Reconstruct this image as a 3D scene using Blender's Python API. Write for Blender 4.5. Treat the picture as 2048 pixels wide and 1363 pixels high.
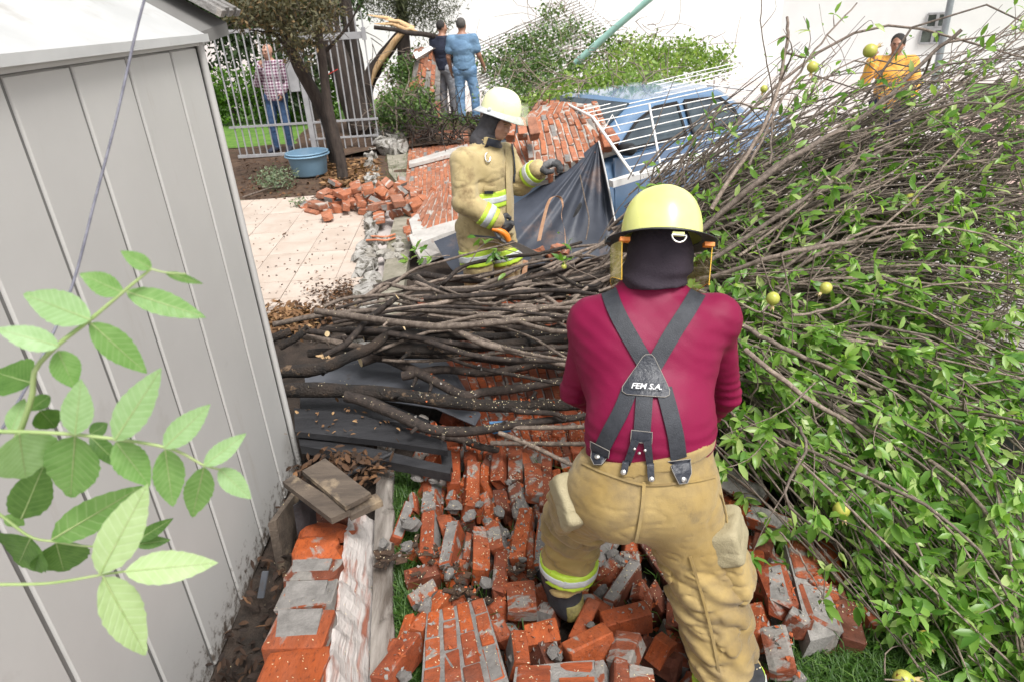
import bpy, math, random
import numpy as np
from mathutils import Vector, Matrix, Euler, Quaternion

for _o in list(bpy.data.objects):
    bpy.data.objects.remove(_o)
rnd = random.Random(11)
nr = np.random.RandomState(5)
sc = bpy.context.scene
COL = sc.collection

# ------------------------------------------------------------------ camera
FPX, PITCH, ROLL, CAMH = 1367.0, math.radians(26.3), math.radians(3.6), 2.3
_f = np.array([0, math.cos(PITCH), -math.sin(PITCH)])
_r0 = np.array([1.0, 0, 0]); _u0 = np.cross(_r0, _f)
_R = math.cos(ROLL) * _r0 - math.sin(ROLL) * _u0
_U = math.sin(ROLL) * _r0 + math.cos(ROLL) * _u0
CAM = np.array([0, 0, CAMH])
cam_d = bpy.data.cameras.new('camera')
cam = bpy.data.objects.new('camera', cam_d); COL.objects.link(cam)
cam_d.sensor_width = 36.0
cam_d.lens = FPX / 2048 * 36
cam_d.clip_start, cam_d.clip_end = 0.05, 500
cam.matrix_world = Matrix(((_R[0], _U[0], -_f[0], 0), (_R[1], _U[1], -_f[1], 0), (_R[2], _U[2], -_f[2], CAMH), (0, 0, 0, 1)))
cam_d.dof.use_dof = True
cam_d.dof.focus_distance = 3.0
cam_d.dof.aperture_fstop = 6.0
sc.camera = cam

# ------------------------------------------------------------------ light: bright overcast noon
SUN_EL, SUN_AZ = math.radians(60), math.radians(145)      # azimuth clockwise from +Y
world = bpy.data.worlds.new('World'); sc.world = world
world.use_nodes = True
wn = world.node_tree.nodes; wl = world.node_tree.links
wn.clear()
sky = wn.new('ShaderNodeTexSky'); sky.sky_type = 'NISHITA'; sky.sun_disc = False
sky.sun_elevation = SUN_EL; sky.sun_rotation = SUN_AZ
sky.dust_density = 4.0; sky.air_density = 1.0
hs = wn.new('ShaderNodeHueSaturation'); hs.inputs['Saturation'].default_value = 0.12   # cloud cover: white, not blue
bg = wn.new('ShaderNodeBackground'); bg.inputs['Strength'].default_value = 0.115
wo = wn.new('ShaderNodeOutputWorld')
wl.new(sky.outputs[0], hs.inputs['Color']); wl.new(hs.outputs[0], bg.inputs['Color']); wl.new(bg.outputs[0], wo.inputs['Surface'])
sun_d = bpy.data.lights.new('sun', 'SUN'); sun_d.energy = 2.3; sun_d.angle = math.radians(24); sun_d.color = (1, .965, .92)
sun = bpy.data.objects.new('sun', sun_d); COL.objects.link(sun)
_sd = Vector((math.sin(SUN_AZ) * math.cos(SUN_EL), math.cos(SUN_AZ) * math.cos(SUN_EL), math.sin(SUN_EL)))
sun.rotation_euler = _sd.to_track_quat('Z', 'Y').to_euler()
sc.view_settings.view_transform = 'Standard'; sc.view_settings.look = 'None'
sc.view_settings.gamma = 1.0; sc.view_settings.use_curve_mapping = False
sc.view_settings.exposure = 0.75
sc.render.engine = 'CYCLES'
sc.cycles.use_denoising = True
sc.cycles.max_bounces = 6; sc.cycles.diffuse_bounces = 2; sc.cycles.transparent_max_bounces = 12
sc.cycles.sample_clamp_indirect = 6

# ------------------------------------------------------------------ where a line of sight meets the place
def ray(px, py):
    return _R * (px - 1024) / FPX + _U * (681.5 - py) / FPX + _f
def G(px, py, z=0.0):                        # ... at height z
    d = ray(px, py); return CAM + d * ((z - CAMH) / d[2])
def Y(px, py, y):                            # ... at distance y
    d = ray(px, py); return CAM + d * (y / d[1])
def X(px, py, x):
    d = ray(px, py); return CAM + d * (x / d[0])

# ------------------------------------------------------------------ objects
def tag(o, label=None, cat=None, group=None, kind=None):
    if label: o['label'] = label
    if cat: o['category'] = cat
    if group: o['group'] = group
    if kind: o['kind'] = kind
    return o
def thing(name, label, cat, loc=(0, 0, 0), group=None):
    o = bpy.data.objects.new(name, None); COL.objects.link(o)
    o.location = Vector(loc); o.empty_display_size = .1
    return tag(o, label, cat, group)
def link_mesh(name, me, parent=None, M=None):
    o = bpy.data.objects.new(name, me); COL.objects.link(o)
    if parent is not None:
        o.parent = parent
        base = _wloc(parent)
    else:
        base = Vector((0, 0, 0))
    if M is not None:
        M = M.copy(); M.translation = M.translation - base
        o.matrix_local = M
    return o
def _wloc(o):
    v = Vector((0, 0, 0))
    while o is not None:
        v = v + o.location; o = o.parent
    return v

class MB:                                    # collects shapes for ONE mesh object, in world metres
    def __init__(s): s.v = []; s.f = []; s.m = []; s.s = []
    def add(s, vs, fs, mi=0, sm=False):
        o = len(s.v); s.v.extend([tuple(map(float, p)) for p in vs])
        for f in fs:
            s.f.append(tuple(i + o for i in f)); s.m.append(mi); s.s.append(sm)
        return s
    def box(s, c, size, rot=None, mi=0, jit=0):
        hx, hy, hz = size[0] / 2, size[1] / 2, size[2] / 2
        vs = [Vector((x, y, z)) for x in (-hx, hx) for y in (-hy, hy) for z in (-hz, hz)]
        if jit: vs = [v + Vector((rnd.uniform(-jit, jit), rnd.uniform(-jit, jit), rnd.uniform(-jit, jit))) for v in vs]
        if rot is not None: vs = [rot @ v for v in vs]
        c = Vector(c)
        return s.add([v + c for v in vs], [(0, 1, 3, 2), (4, 6, 7, 5), (0, 4, 5, 1), (2, 3, 7, 6), (0, 2, 6, 4), (1, 5, 7, 3)], mi)
    def prism(s, quad, down, mi=0):          # a quad and the same quad moved by 'down'
        d = Vector(down); q = [Vector(p) for p in quad]; n = len(q)
        vs = q + [p + d for p in q]
        fs = [tuple(range(n)), tuple(range(2 * n - 1, n - 1, -1))] + [(i, (i + n), (i + 1) % n + n, (i + 1) % n) for i in range(n)]
        return s.add(vs, fs, mi)
    def bar(s, a, b, w, h, mi=0, up=(0, 0, 1)):
        a, b = Vector(a), Vector(b); d = (b - a).normalized(); u = Vector(up)
        r = d.cross(u)
        if r.length < 1e-4: r = d.cross(Vector((1, 0, 0)))
        r.normalize(); u = r.cross(d)
        vs = [p + r * (x * w / 2) + u * (y * h / 2) for p in (a, b) for x, y in ((-1, -1), (1, -1), (1, 1), (-1, 1))]
        return s.add(vs, [(0, 1, 2, 3), (7, 6, 5, 4), (0, 4, 5, 1), (1, 5, 6, 2), (2, 6, 7, 3), (3, 7, 4, 0)], mi)
    def tube(s, pts, rad, n=8, mi=0, cap=True, sm=True, capmi=None, jit=0):
        pts = [Vector(p) for p in pts]
        if not hasattr(rad, '__len__'): rad = [rad] * len(pts)
        if len(rad) != len(pts): rad = np.interp(np.linspace(0, 1, len(pts)), np.linspace(0, 1, len(rad)), rad)
        vs = []; fs = []; pu = None
        for i, p in enumerate(pts):
            d = (pts[min(i + 1, len(pts) - 1)] - pts[max(i - 1, 0)]).normalized()
            if pu is None:
                pu = d.orthogonal().normalized()
            pu = (pu - d * pu.dot(d)).normalized(); w = d.cross(pu)
            for k in range(n):
                a = 2 * math.pi * k / n; r = rad[i] * (1 + (rnd.uniform(-jit, jit) if jit else 0))
                vs.append(p + (pu * math.cos(a) + w * math.sin(a)) * r)
        for i in range(len(pts) - 1):
            for k in range(n):
                fs.append((i * n + k, i * n + (k + 1) % n, (i + 1) * n + (k + 1) % n, (i + 1) * n + k))
        s.add(vs, fs, mi, sm)
        if cap:
            c = mi if capmi is None else capmi
            s.add(vs[:n], [tuple(range(n - 1, -1, -1))], c); s.add(vs[-n:], [tuple(range(n))], c)
        return s
    def lathe(s, prof, M=None, n=20, mi=0, sx=1.0, sy=1.0, close=False):
        vs = []; fs = []
        for r, z in prof:
            for k in range(n):
                a = 2 * math.pi * k / n
                v = Vector((r * math.cos(a) * sx, r * math.sin(a) * sy, z))
                vs.append(M @ v if M is not None else v)
        for i in range(len(prof) - 1):
            for k in range(n):
                fs.append((i * n + k, i * n + (k + 1) % n, (i + 1) * n + (k + 1) % n, (i + 1) * n + k))
        return s.add(vs, fs, mi, True)
    def grid(s, P, mi=0, sm=True, thick=None):  # P[i][j] points
        r, c = len(P), len(P[0])
        vs = [p for row in P for p in row]
        fs = [(i * c + j, i * c + j + 1, (i + 1) * c + j + 1, (i + 1) * c + j) for i in range(r - 1) for j in range(c - 1)]
        s.add(vs, fs, mi, sm)
        if thick is not None:
            t = np.array(thick)
            v2 = [np.array(p) + t for p in vs]
            s.add(v2, [f[::-1] for f in fs], mi, sm)
            rim = [(0, j) for j in range(c)] + [(i, c - 1) for i in range(1, r)] + [(r - 1, j) for j in range(c - 2, -1, -1)] + [(i, 0) for i in range(r - 2, 0, -1)]
            idx = [i * c + j for i, j in rim]; m = len(idx)
            s.add([vs[k] for k in idx] + [v2[k] for k in idx], [(k, k + m, (k + 1) % m + m, (k + 1) % m) for k in range(m)], mi, sm)
        return s
    def mesh(s, name, mats, base=(0, 0, 0)):
        me = bpy.data.meshes.new(name)
        b = np.array(base, float)
        v = (np.array(s.v, float).reshape(-1, 3) - b)
        me.from_pydata(v.tolist(), [], s.f)
        for m in (mats if isinstance(mats, (list, tuple)) else [mats]): me.materials.append(m)
        if s.f:
            me.polygons.foreach_set('material_index', s.m)
            me.polygons.foreach_set('use_smooth', s.s)
        me.update(); return me
    def build(s, name, mats, parent=None, origin=None):
        base = _wloc(parent) if parent is not None else Vector(origin if origin is not None else (0, 0, 0))
        me = s.mesh(name, mats, base)
        o = bpy.data.objects.new(name, me); COL.objects.link(o)
        if parent is not None: o.parent = parent
        else: o.location = base
        return o

def curve_pts(ctrl, n):                      # Catmull-Rom through control points
    c = [np.array(p, float) for p in ctrl]
    c = [2 * c[0] - c[1]] + c + [2 * c[-1] - c[-2]]
    out = []; segs = len(c) - 3
    for k in range(n):
        t = k / (n - 1) * segs; i = min(int(t), segs - 1); t -= i
        p0, p1, p2, p3 = c[i:i + 4]
        out.append(.5 * ((2 * p1) + (-p0 + p2) * t + (2 * p0 - 5 * p1 + 4 * p2 - p3) * t * t + (-p0 + 3 * p1 - 3 * p2 + p3) * t ** 3))
    return out
def frame(xa, za):                           # 3x3 with X along xa and Z near za
    x = Vector(xa).normalized(); z = Vector(za); z = (z - x * z.dot(x)).normalized(); y = z.cross(x)
    return Matrix((x, y, z)).transposed()
def mtx(loc, R3, scale=(1, 1, 1)):
    M = R3.to_4x4() @ Matrix.Diagonal((*scale, 1)); M.translation = Vector(loc); return M

# ------------------------------------------------------------------ materials
def _nodes(name):
    m = bpy.data.materials.new(name); m.use_nodes = True
    nt = m.node_tree; nt.nodes.clear()
    b = nt.nodes.new('ShaderNodeBsdfPrincipled'); o = nt.nodes.new('ShaderNodeOutputMaterial')
    nt.links.new(b.outputs[0], o.inputs[0])
    return m, nt, b
def _noise(nt, coord, scale, detail=4, rough=.6, stretch=None, dist=0):
    n = nt.nodes.new('ShaderNodeTexNoise'); n.inputs['Scale'].default_value = scale
    n.inputs['Detail'].default_value = detail; n.inputs['Roughness'].default_value = rough
    n.inputs['Distortion'].default_value = dist
    if stretch:
        mp = nt.nodes.new('ShaderNodeMapping'); mp.inputs['Scale'].default_value = stretch
        nt.links.new(coord, mp.inputs[0]); coord = mp.outputs[0]
    nt.links.new(coord, n.inputs['Vector']); return n
def _ramp(nt, fac, stops):
    r = nt.nodes.new('ShaderNodeValToRGB'); e = r.color_ramp.elements
    while len(e) < len(stops): e.new(.5)
    for k, (p, c) in enumerate(stops):
        e[k].position = p; e[k].color = (*c, 1) if len(c) == 3 else c
    nt.links.new(fac, r.inputs[0]); return r
def _mix(nt, fac, a, b, mode='MIX'):
    m = nt.nodes.new('ShaderNodeMix'); m.data_type = 'RGBA'; m.blend_type = mode
    for s, v in ((m.inputs[0], fac), (m.inputs[6], a), (m.inputs[7], b)):
        if isinstance(v, (int, float)): s.default_value = v
        elif isinstance(v, tuple): s.default_value = (*v, 1)
        else: nt.links.new(v, s)
    return m.outputs[2]
def _coord(nt, rand=True):
    tc = nt.nodes.new('ShaderNodeTexCoord'); c = tc.outputs['Object']
    if not rand: return c, None
    oi = nt.nodes.new('ShaderNodeObjectInfo')
    mu = nt.nodes.new('ShaderNodeMath'); mu.operation = 'MULTIPLY'; mu.inputs[1].default_value = 37.0
    nt.links.new(oi.outputs['Random'], mu.inputs[0])
    va = nt.nodes.new('ShaderNodeVectorMath'); va.operation = 'ADD'
    nt.links.new(c, va.inputs[0]); nt.links.new(mu.outputs[0], va.inputs[1])
    return va.outputs[0], oi.outputs['Random']
def mat(name, c1, c2=None, scale=6, rough=.7, bump=0, bscale=60, stretch=None, detail=4, lo=.35, hi=.65,
        spots=None, sscale=20, sedge=(.62, .68), spec=.5, metal=0, rand=0, sheen=0, trans=0, dist=0, coat=0):
    """two-tone noise, optional spots of a third colour, bump; rand = value jitter per object"""
    m, nt, b = _nodes(name)
    co, rv = _coord(nt, True)
    c2 = c2 or c1
    n = _noise(nt, co, scale, detail, .6, stretch, dist)
    col = _ramp(nt, n.outputs[0], [(lo, c1), (hi, c2)]).outputs[0]
    if spots:
        s = _noise(nt, co, sscale, 5, .65)
        f = _ramp(nt, s.outputs[0], [(sedge[0], (0, 0, 0)), (sedge[1], (1, 1, 1))]).outputs[0]
        col = _mix(nt, f, col, spots)
    if rand:
        mr = nt.nodes.new('ShaderNodeMapRange'); mr.inputs[3].default_value = 1 - rand; mr.inputs[4].default_value = 1 + rand
        nt.links.new(rv, mr.inputs[0])
        hv = nt.nodes.new('ShaderNodeHueSaturation'); nt.links.new(col, hv.inputs['Color']); nt.links.new(mr.outputs[0], hv.inputs['Value'])
        col = hv.outputs[0]
    nt.links.new(col, b.inputs['Base Color'])
    b.inputs['Roughness'].default_value = rough; b.inputs['Metallic'].default_value = metal
    b.inputs['Specular IOR Level'].default_value = spec
    if sheen: b.inputs['Sheen Weight'].default_value = sheen
    if coat: b.inputs['Coat Weight'].default_value = coat; b.inputs['Coat Roughness'].default_value = .08
    if bump:
        bn = _noise(nt, co, bscale, 5, .65, stretch)
        bp = nt.nodes.new('ShaderNodeBump'); bp.inputs['Strength'].default_value = bump; bp.inputs['Distance'].default_value = .02
        nt.links.new(bn.outputs[0], bp.inputs['Height']); nt.links.new(bp.outputs[0], b.inputs['Normal'])
    return m
def weather(m, col, scale, lo, hi, z0=None, z1=None, stretch=None):
    """dirt or scuffs over a finished material; z0..z1 limits splashes to a height band"""
    nt = m.node_tree; b = [n for n in nt.nodes if n.type == 'BSDF_PRINCIPLED'][0]; tc = nt.nodes.new('ShaderNodeTexCoord'); co = tc.outputs['Object']
    n = _noise(nt, co, scale, 8, .7, stretch); fac = n.outputs[0]
    if z0 is not None:
        se = nt.nodes.new('ShaderNodeSeparateXYZ'); nt.links.new(co, se.inputs[0])
        mr = nt.nodes.new('ShaderNodeMapRange'); mr.inputs[1].default_value = z0; mr.inputs[2].default_value = z1; mr.inputs[3].default_value = .22; mr.inputs[4].default_value = -.3
        nt.links.new(se.outputs['Z'], mr.inputs[0]); ad = nt.nodes.new('ShaderNodeMath'); ad.operation = 'ADD'; nt.links.new(fac, ad.inputs[0]); nt.links.new(mr.outputs[0], ad.inputs[1]); fac = ad.outputs[0]
    f = _ramp(nt, fac, [(lo, (0, 0, 0)), (hi, (1, 1, 1))]).outputs[0]
    src = b.inputs['Base Color'].links[0].from_socket
    nt.links.new(_mix(nt, f, src, col), b.inputs['Base Color']); return m
def leaf_mat(name, c1, c2, c3=None, rough=.45, trans=.35):
    m, nt, b = _nodes(name)
    geo = nt.nodes.new('ShaderNodeNewGeometry')
    tc = nt.nodes.new('ShaderNodeTexCoord')
    oi = nt.nodes.new('ShaderNodeObjectInfo')
    ad = nt.nodes.new('ShaderNodeMath'); ad.operation = 'ADD'
    nt.links.new(geo.outputs['Random Per Island'], ad.inputs[0]); nt.links.new(oi.outputs['Random'], ad.inputs[1])
    fr = nt.nodes.new('ShaderNodeMath'); fr.operation = 'FRACT'; nt.links.new(ad.outputs[0], fr.inputs[0])
    st = [(0, c1), (.75, c2)] + ([(1, c3)] if c3 else [])
    col = _ramp(nt, fr.outputs[0], st).outputs[0]
    nt.links.new(col, b.inputs['Base Color']); b.inputs['Roughness'].default_value = rough
    b.inputs['Specular IOR Level'].default_value = .4
    tr = nt.nodes.new('ShaderNodeBsdfTranslucent')
    tm = _mix(nt, 1.0, col, (1.5, 1.6, .7), 'MULTIPLY'); nt.links.new(tm, tr.inputs[0])
    mx = nt.nodes.new('ShaderNodeMixShader'); mx.inputs[0].default_value = trans
    nt.links.new(b.outputs[0], mx.inputs[1]); nt.links.new(tr.outputs[0], mx.inputs[2])
    out = [n for n in nt.nodes if n.type == 'OUTPUT_MATERIAL'][0]
    nt.links.new(mx.outputs[0], out.inputs[0])
    return m
def brick_mat(name, a, bb, c, mortar, cover=.56):
    m, nt, b = _nodes(name)
    co, rv = _coord(nt, True)
    base = _ramp(nt, rv, [(0, a), (.55, bb), (1, c)]).outputs[0]
    n1 = _noise(nt, co, 14, 5, .65)
    f1 = _ramp(nt, n1.outputs[0], [(.35, (.62, .62, .62)), (.7, (1.15, 1.15, 1.15))]).outputs[0]
    col = _mix(nt, 1.0, base, f1, 'MULTIPLY')
    n6 = _noise(nt, co, 95, 4, .7)
    f6 = _ramp(nt, n6.outputs[0], [(.32, (.45, .42, .42)), (.45, (1, 1, 1)), (.62, (1, 1, 1)), (.75, (1.3, 1.35, 1.4))]).outputs[0]
    col = _mix(nt, 1.0, col, f6, 'MULTIPLY')
    n2 = _noise(nt, co, 9, 6, .62, None, .4)
    f2 = _ramp(nt, n2.outputs[0], [(cover, (0, 0, 0)), (cover + .05, (1, 1, 1))]).outputs[0]
    n4 = _noise(nt, co, 60, 3, .6)
    mc = _ramp(nt, n4.outputs[0], [(.3, tuple(x * .75 for x in mortar)), (.7, tuple(min(1, x * 1.15) for x in mortar))]).outputs[0]
    col = _mix(nt, f2, col, mc)
    nt.links.new(col, b.inputs['Base Color']); b.inputs['Roughness'].default_value = .72
    n5 = _noise(nt, co, 5, 6, .75)
    f5 = _ramp(nt, n5.outputs[0], [(.45, (0, 0, 0)), (.8, (.32, .32, .32))]).outputs[0]
    col = _mix(nt, f5, col, tuple(.5 * x + .5 * y for x, y in zip(mortar, a)))
    nt.links.new(col, b.inputs['Base Color'])
    n3 = _noise(nt, co, 70, 6, .7)
    bp = nt.nodes.new('ShaderNodeBump'); bp.inputs['Strength'].default_value = .55; bp.inputs['Distance'].default_value = .012
    nt.links.new(n3.outputs[0], bp.inputs['Height']); nt.links.new(bp.outputs[0], b.inputs['Normal'])
    return m

M = {}
M['brick'] = brick_mat('brick', (.42, .085, .014), (.29, .056, .013), (.11, .033, .017), (.27, .25, .225), .60)
M['brick_dry_bright'] = brick_mat('brick_dry_bright', (.47, .165, .075), (.42, .14, .065), (.34, .15, .09), (.44, .41, .37), .58)  # dry far bricks; background overexposure is put into the paler colour
M['brick_mort'] = brick_mat('brick_mort', (.34, .072, .016), (.27, .06, .017), (.17, .045, .02), (.24, .225, .205), .49)
M['mortar'] = mat('mortar', (.17, .16, .15), (.27, .255, .24), 18, .9, .6, 90, spots=(.40, .16, .08), sscale=9, sedge=(.66, .72), rand=.15)
M['mortar_pale'] = mat('mortar_pale', (.36, .335, .30), (.52, .49, .45), 18, .9, .6, 90)
M['mortar_dark'] = mat('mortar_dark', (.16, .15, .14), (.30, .28, .26), 10, .9, .6, 80)
M['whitewash'] = mat('whitewash', (.33, .12, .075), (.50, .46, .435), 22, .85, .7, 60, stretch=(1, .07, 1), lo=.34, hi=.50, spots=(.26, .235, .215), sscale=6, sedge=(.56, .7), detail=8)
M['plaster'] = mat('plaster', (.40, .375, .35), (.56, .54, .51), 5, .85, .5, 50, spots=(.30, .17, .12), sscale=5, sedge=(.58, .68))
M['concrete'] = mat('concrete', (.24, .22, .19), (.40, .38, .34), 5, .88, .5, 60, spots=(.13, .12, .09), sscale=7, sedge=(.58, .7))
M['concrete_mossy'] = mat('concrete_mossy', (.20, .185, .14), (.34, .31, .25), 4, .9, .4, 50, spots=(.10, .10, .055), sscale=3, sedge=(.5, .66))
M['tile'] = mat('tile', (.46, .375, .31), (.55, .465, .40), 3, .6, .15, 40, spots=(.28, .2, .16), sscale=14, sedge=(.70, .76), rand=.05)
M['soil'] = mat('soil', (.055, .032, .02), (.11, .065, .04), 8, .95, .8, 50, spots=(.05, .06, .02), sscale=4, sedge=(.6, .7))
M['dark_soil'] = mat('dark_soil', (.022, .016, .012), (.055, .038, .028), 9, .95, .9, 60)
M['pavement'] = mat('pavement', (.42, .38, .36), (.52, .47, .45), 2, .85, .2, 60)
M['lawn'] = mat('lawn', (.07, .16, .02), (.13, .25, .035), 5, .9, .5, 90)
M['bark'] = mat('bark', (.035, .026, .02), (.085, .064, .05), 25, .85, .8, 120, stretch=(1, 1, 1), spots=(.16, .13, .105), sscale=30, sedge=(.6, .7), rand=.35)
M['twig'] = mat('twig', (.12, .09, .07), (.27, .215, .175), 40, .75, .5, 200, spots=(.05, .038, .03), sscale=70, sedge=(.62, .68), rand=.35)
M['twig_shaded'] = mat('twig_shaded', (.075, .058, .047), (.20, .16, .13), 40, .75, .5, 200)  # inner heap twigs: darker copy with the deep shade in its colour
M['twig_dark'] = mat('twig_dark', (.018, .013, .011), (.060, .043, .034), 30, .7, .6, 150, spots=(.15, .115, .09), sscale=26, sedge=(.63, .7), rand=.3)
M['log'] = mat('log', (.010, .008, .007), (.04, .027, .019), 10, .6, 1, 90, spots=(.17, .11, .065), sscale=13, sedge=(.58, .66), rand=.2)
M['cutwood'] = mat('cutwood', (.62, .46, .24), (.72, .58, .36), 12, .8, .3, 60)
M['splinter'] = mat('splinter', (.55, .33, .16), (.70, .50, .28), 20, .8, .6, 80, stretch=(1, 1, .2))
M['tree_bark'] = mat('tree_bark', (.022, .016, .013), (.06, .045, .037), 14, .95, 1, 50, stretch=(1, 1, .25), rand=.2)
M['steel_paint'] = mat('steel_paint', (.28, .28, .29), (.38, .38, .39), 6, .5, .1, 60, spots=(.16, .10, .07), sscale=9, sedge=(.66, .72))
M['white_paint'] = mat('white_paint', (.72, .71, .69), (.80, .79, .77), 6, .5, .1, 60, spots=(.42, .35, .28), sscale=9, sedge=(.7, .76))
M['wall_white'] = mat('wall_white', (.80, .80, .79), (.84, .84, .83), 2, .8, .1, 40)
# ------------------------------------------------------------------ organic shapes: distance fields turned into one continuous skin
_lat = np.random.RandomState(9).rand(32, 32, 32).astype(np.float32)
def vnoise(P, f):
    Q = P * f; I = np.floor(Q).astype(int); t = (Q - I).astype(np.float32); t = t * t * (3 - 2 * t)
    x0, y0, z0 = (I[..., 0] & 31, I[..., 1] & 31, I[..., 2] & 31); x1, y1, z1 = (x0 + 1) & 31, (y0 + 1) & 31, (z0 + 1) & 31
    a = _lat[x0, y0, z0] * (1 - t[..., 0]) + _lat[x1, y0, z0] * t[..., 0]
    b = _lat[x0, y1, z0] * (1 - t[..., 0]) + _lat[x1, y1, z0] * t[..., 0]
    c = _lat[x0, y0, z1] * (1 - t[..., 0]) + _lat[x1, y0, z1] * t[..., 0]
    d = _lat[x0, y1, z1] * (1 - t[..., 0]) + _lat[x1, y1, z1] * t[..., 0]
    return (a * (1 - t[..., 1]) + b * t[..., 1]) * (1 - t[..., 2]) + (c * (1 - t[..., 1]) + d * t[..., 1]) * t[..., 2] - .5
A_ = lambda *p: np.array(p, np.float32)
class Cap:                                   # tapered limb, optionally flattened: radii (w,d) measured along side / across
    def __init__(s, a, b, ra, rb, side=None, k=.03, sub=False):
        s.a, s.b = np.array(a, np.float32), np.array(b, np.float32)
        s.ra = ra if hasattr(ra, '__len__') else (ra, ra); s.rb = rb if hasattr(rb, '__len__') else (rb, rb)
        s.side = None if side is None else np.array(side, np.float32); s.k = k; s.sub = sub
    def box(s):
        r = max(*s.ra, *s.rb) + .05 + s.k
        return np.minimum(s.a, s.b) - r, np.maximum(s.a, s.b) + r
    def d(s, P, inf=0):
        ab = s.b - s.a; L2 = max(float(ab @ ab), 1e-8)
        t = np.clip(((P - s.a) @ ab) / L2, 0, 1)
        q = P - s.a - t[..., None] * ab
        w = s.ra[0] + (s.rb[0] - s.ra[0]) * t + inf; dd = s.ra[1] + (s.rb[1] - s.ra[1]) * t + inf
        if s.side is None: return np.sqrt((q * q).sum(-1)) - w
        n = ab / math.sqrt(L2); sd = s.side - n * (s.side @ n); sd = sd / np.linalg.norm(sd); e = np.cross(n, sd)
        u = q @ sd; v = q @ e; l = q @ n
        rr = np.sqrt((u / w) ** 2 + (v / dd) ** 2 + (l / np.minimum(w, dd)) ** 2)
        return (rr - 1) * np.minimum(w, dd) * np.where(rr < 1, 1, 1)
class Ell:
    def __init__(s, c, r, R3=None, k=.02, sub=False):
        s.c = np.array(c, np.float32); s.r = np.array(r, np.float32); s.R = None if R3 is None else np.array(R3, np.float32); s.k = k; s.sub = sub
    def box(s):
        r = float(s.r.max()) + .05 + s.k; return s.c - r, s.c + r
    def d(s, P, inf=0):
        q = P - s.c
        if s.R is not None: q = q @ s.R
        rr = np.sqrt(((q / (s.r + inf)) ** 2).sum(-1)); return (rr - 1) * float(s.r.min() + inf)
class RBox:                                  # rounded box
    def __init__(s, c, h, R3, r=.015, k=.01): s.c = np.array(c, np.float32); s.h = np.array(h, np.float32); s.R = np.array(R3, np.float32); s.r = r; s.k = k; s.sub = False
    def box(s):
        r = float(np.linalg.norm(s.h)) + .04; return s.c - r, s.c + r
    def d(s, P, inf=0):
        q = np.abs((P - s.c) @ s.R) - (s.h + inf - s.r)
        return np.sqrt((np.maximum(q, 0) ** 2).sum(-1)) + np.minimum(q.max(-1), 0) - s.r
def field(prims, P, inf=0, D=None):
    for p in prims:
        d = p.d(P, inf)
        D = d if D is None else comb(D, d, p)
    return D
def comb(D, d, p):
    k = p.k
    if p.sub:
        h = np.clip(.5 - .5 * (D + d) / k, 0, 1); return D * (1 - h) + (-d) * h + k * h * (1 - h)
    h = np.clip(.5 + .5 * (d - D) / k, 0, 1); return d * (1 - h) + D * h - k * h * (1 - h)
def skin(prims, vox, inf=0, cuts=(), disp=None):
    """cuts: (point, normal) keeps the side the normal points away from; disp(P)->metres added to the distance"""
    lo = np.min([p.box()[0] for p in prims if not p.sub], 0); hi = np.max([p.box()[1] for p in prims if not p.sub], 0)
    n = np.ceil((hi - lo) / vox).astype(int) + 1
    ax = [lo[i] + vox * np.arange(n[i], dtype=np.float32) for i in range(3)]
    D = np.full(tuple(n), 1.0, np.float32)
    for p in prims:
        b0, b1 = p.box()
        i0 = np.clip(((b0 - inf - lo) / vox).astype(int), 0, n - 1); i1 = np.clip(np.ceil((b1 + inf - lo) / vox).astype(int) + 1, 1, n)
        if (i1 <= i0).any(): continue
        sl = tuple(slice(i0[i], i1[i]) for i in range(3))
        P = np.stack(np.meshgrid(*[ax[i][sl[i]] for i in range(3)], indexing='ij'), -1)
        D[sl] = comb(D[sl], p.d(P, inf).astype(np.float32), p)
    if disp is not None or cuts:
        near = np.argwhere(np.abs(D) < (.06 if disp is not None else 9))
        if disp is not None:
            P = lo + near * vox
            D[tuple(near.T)] += disp(P.astype(np.float32))
        for pt, nn in cuts:
            g = (ax[0][:, None, None] - pt[0]) * nn[0] + (ax[1][None, :, None] - pt[1]) * nn[1] + (ax[2][None, None, :] - pt[2]) * nn[2]
            D = np.maximum(D, g.astype(np.float32))
    return surface_net(D, lo, vox)
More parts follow.
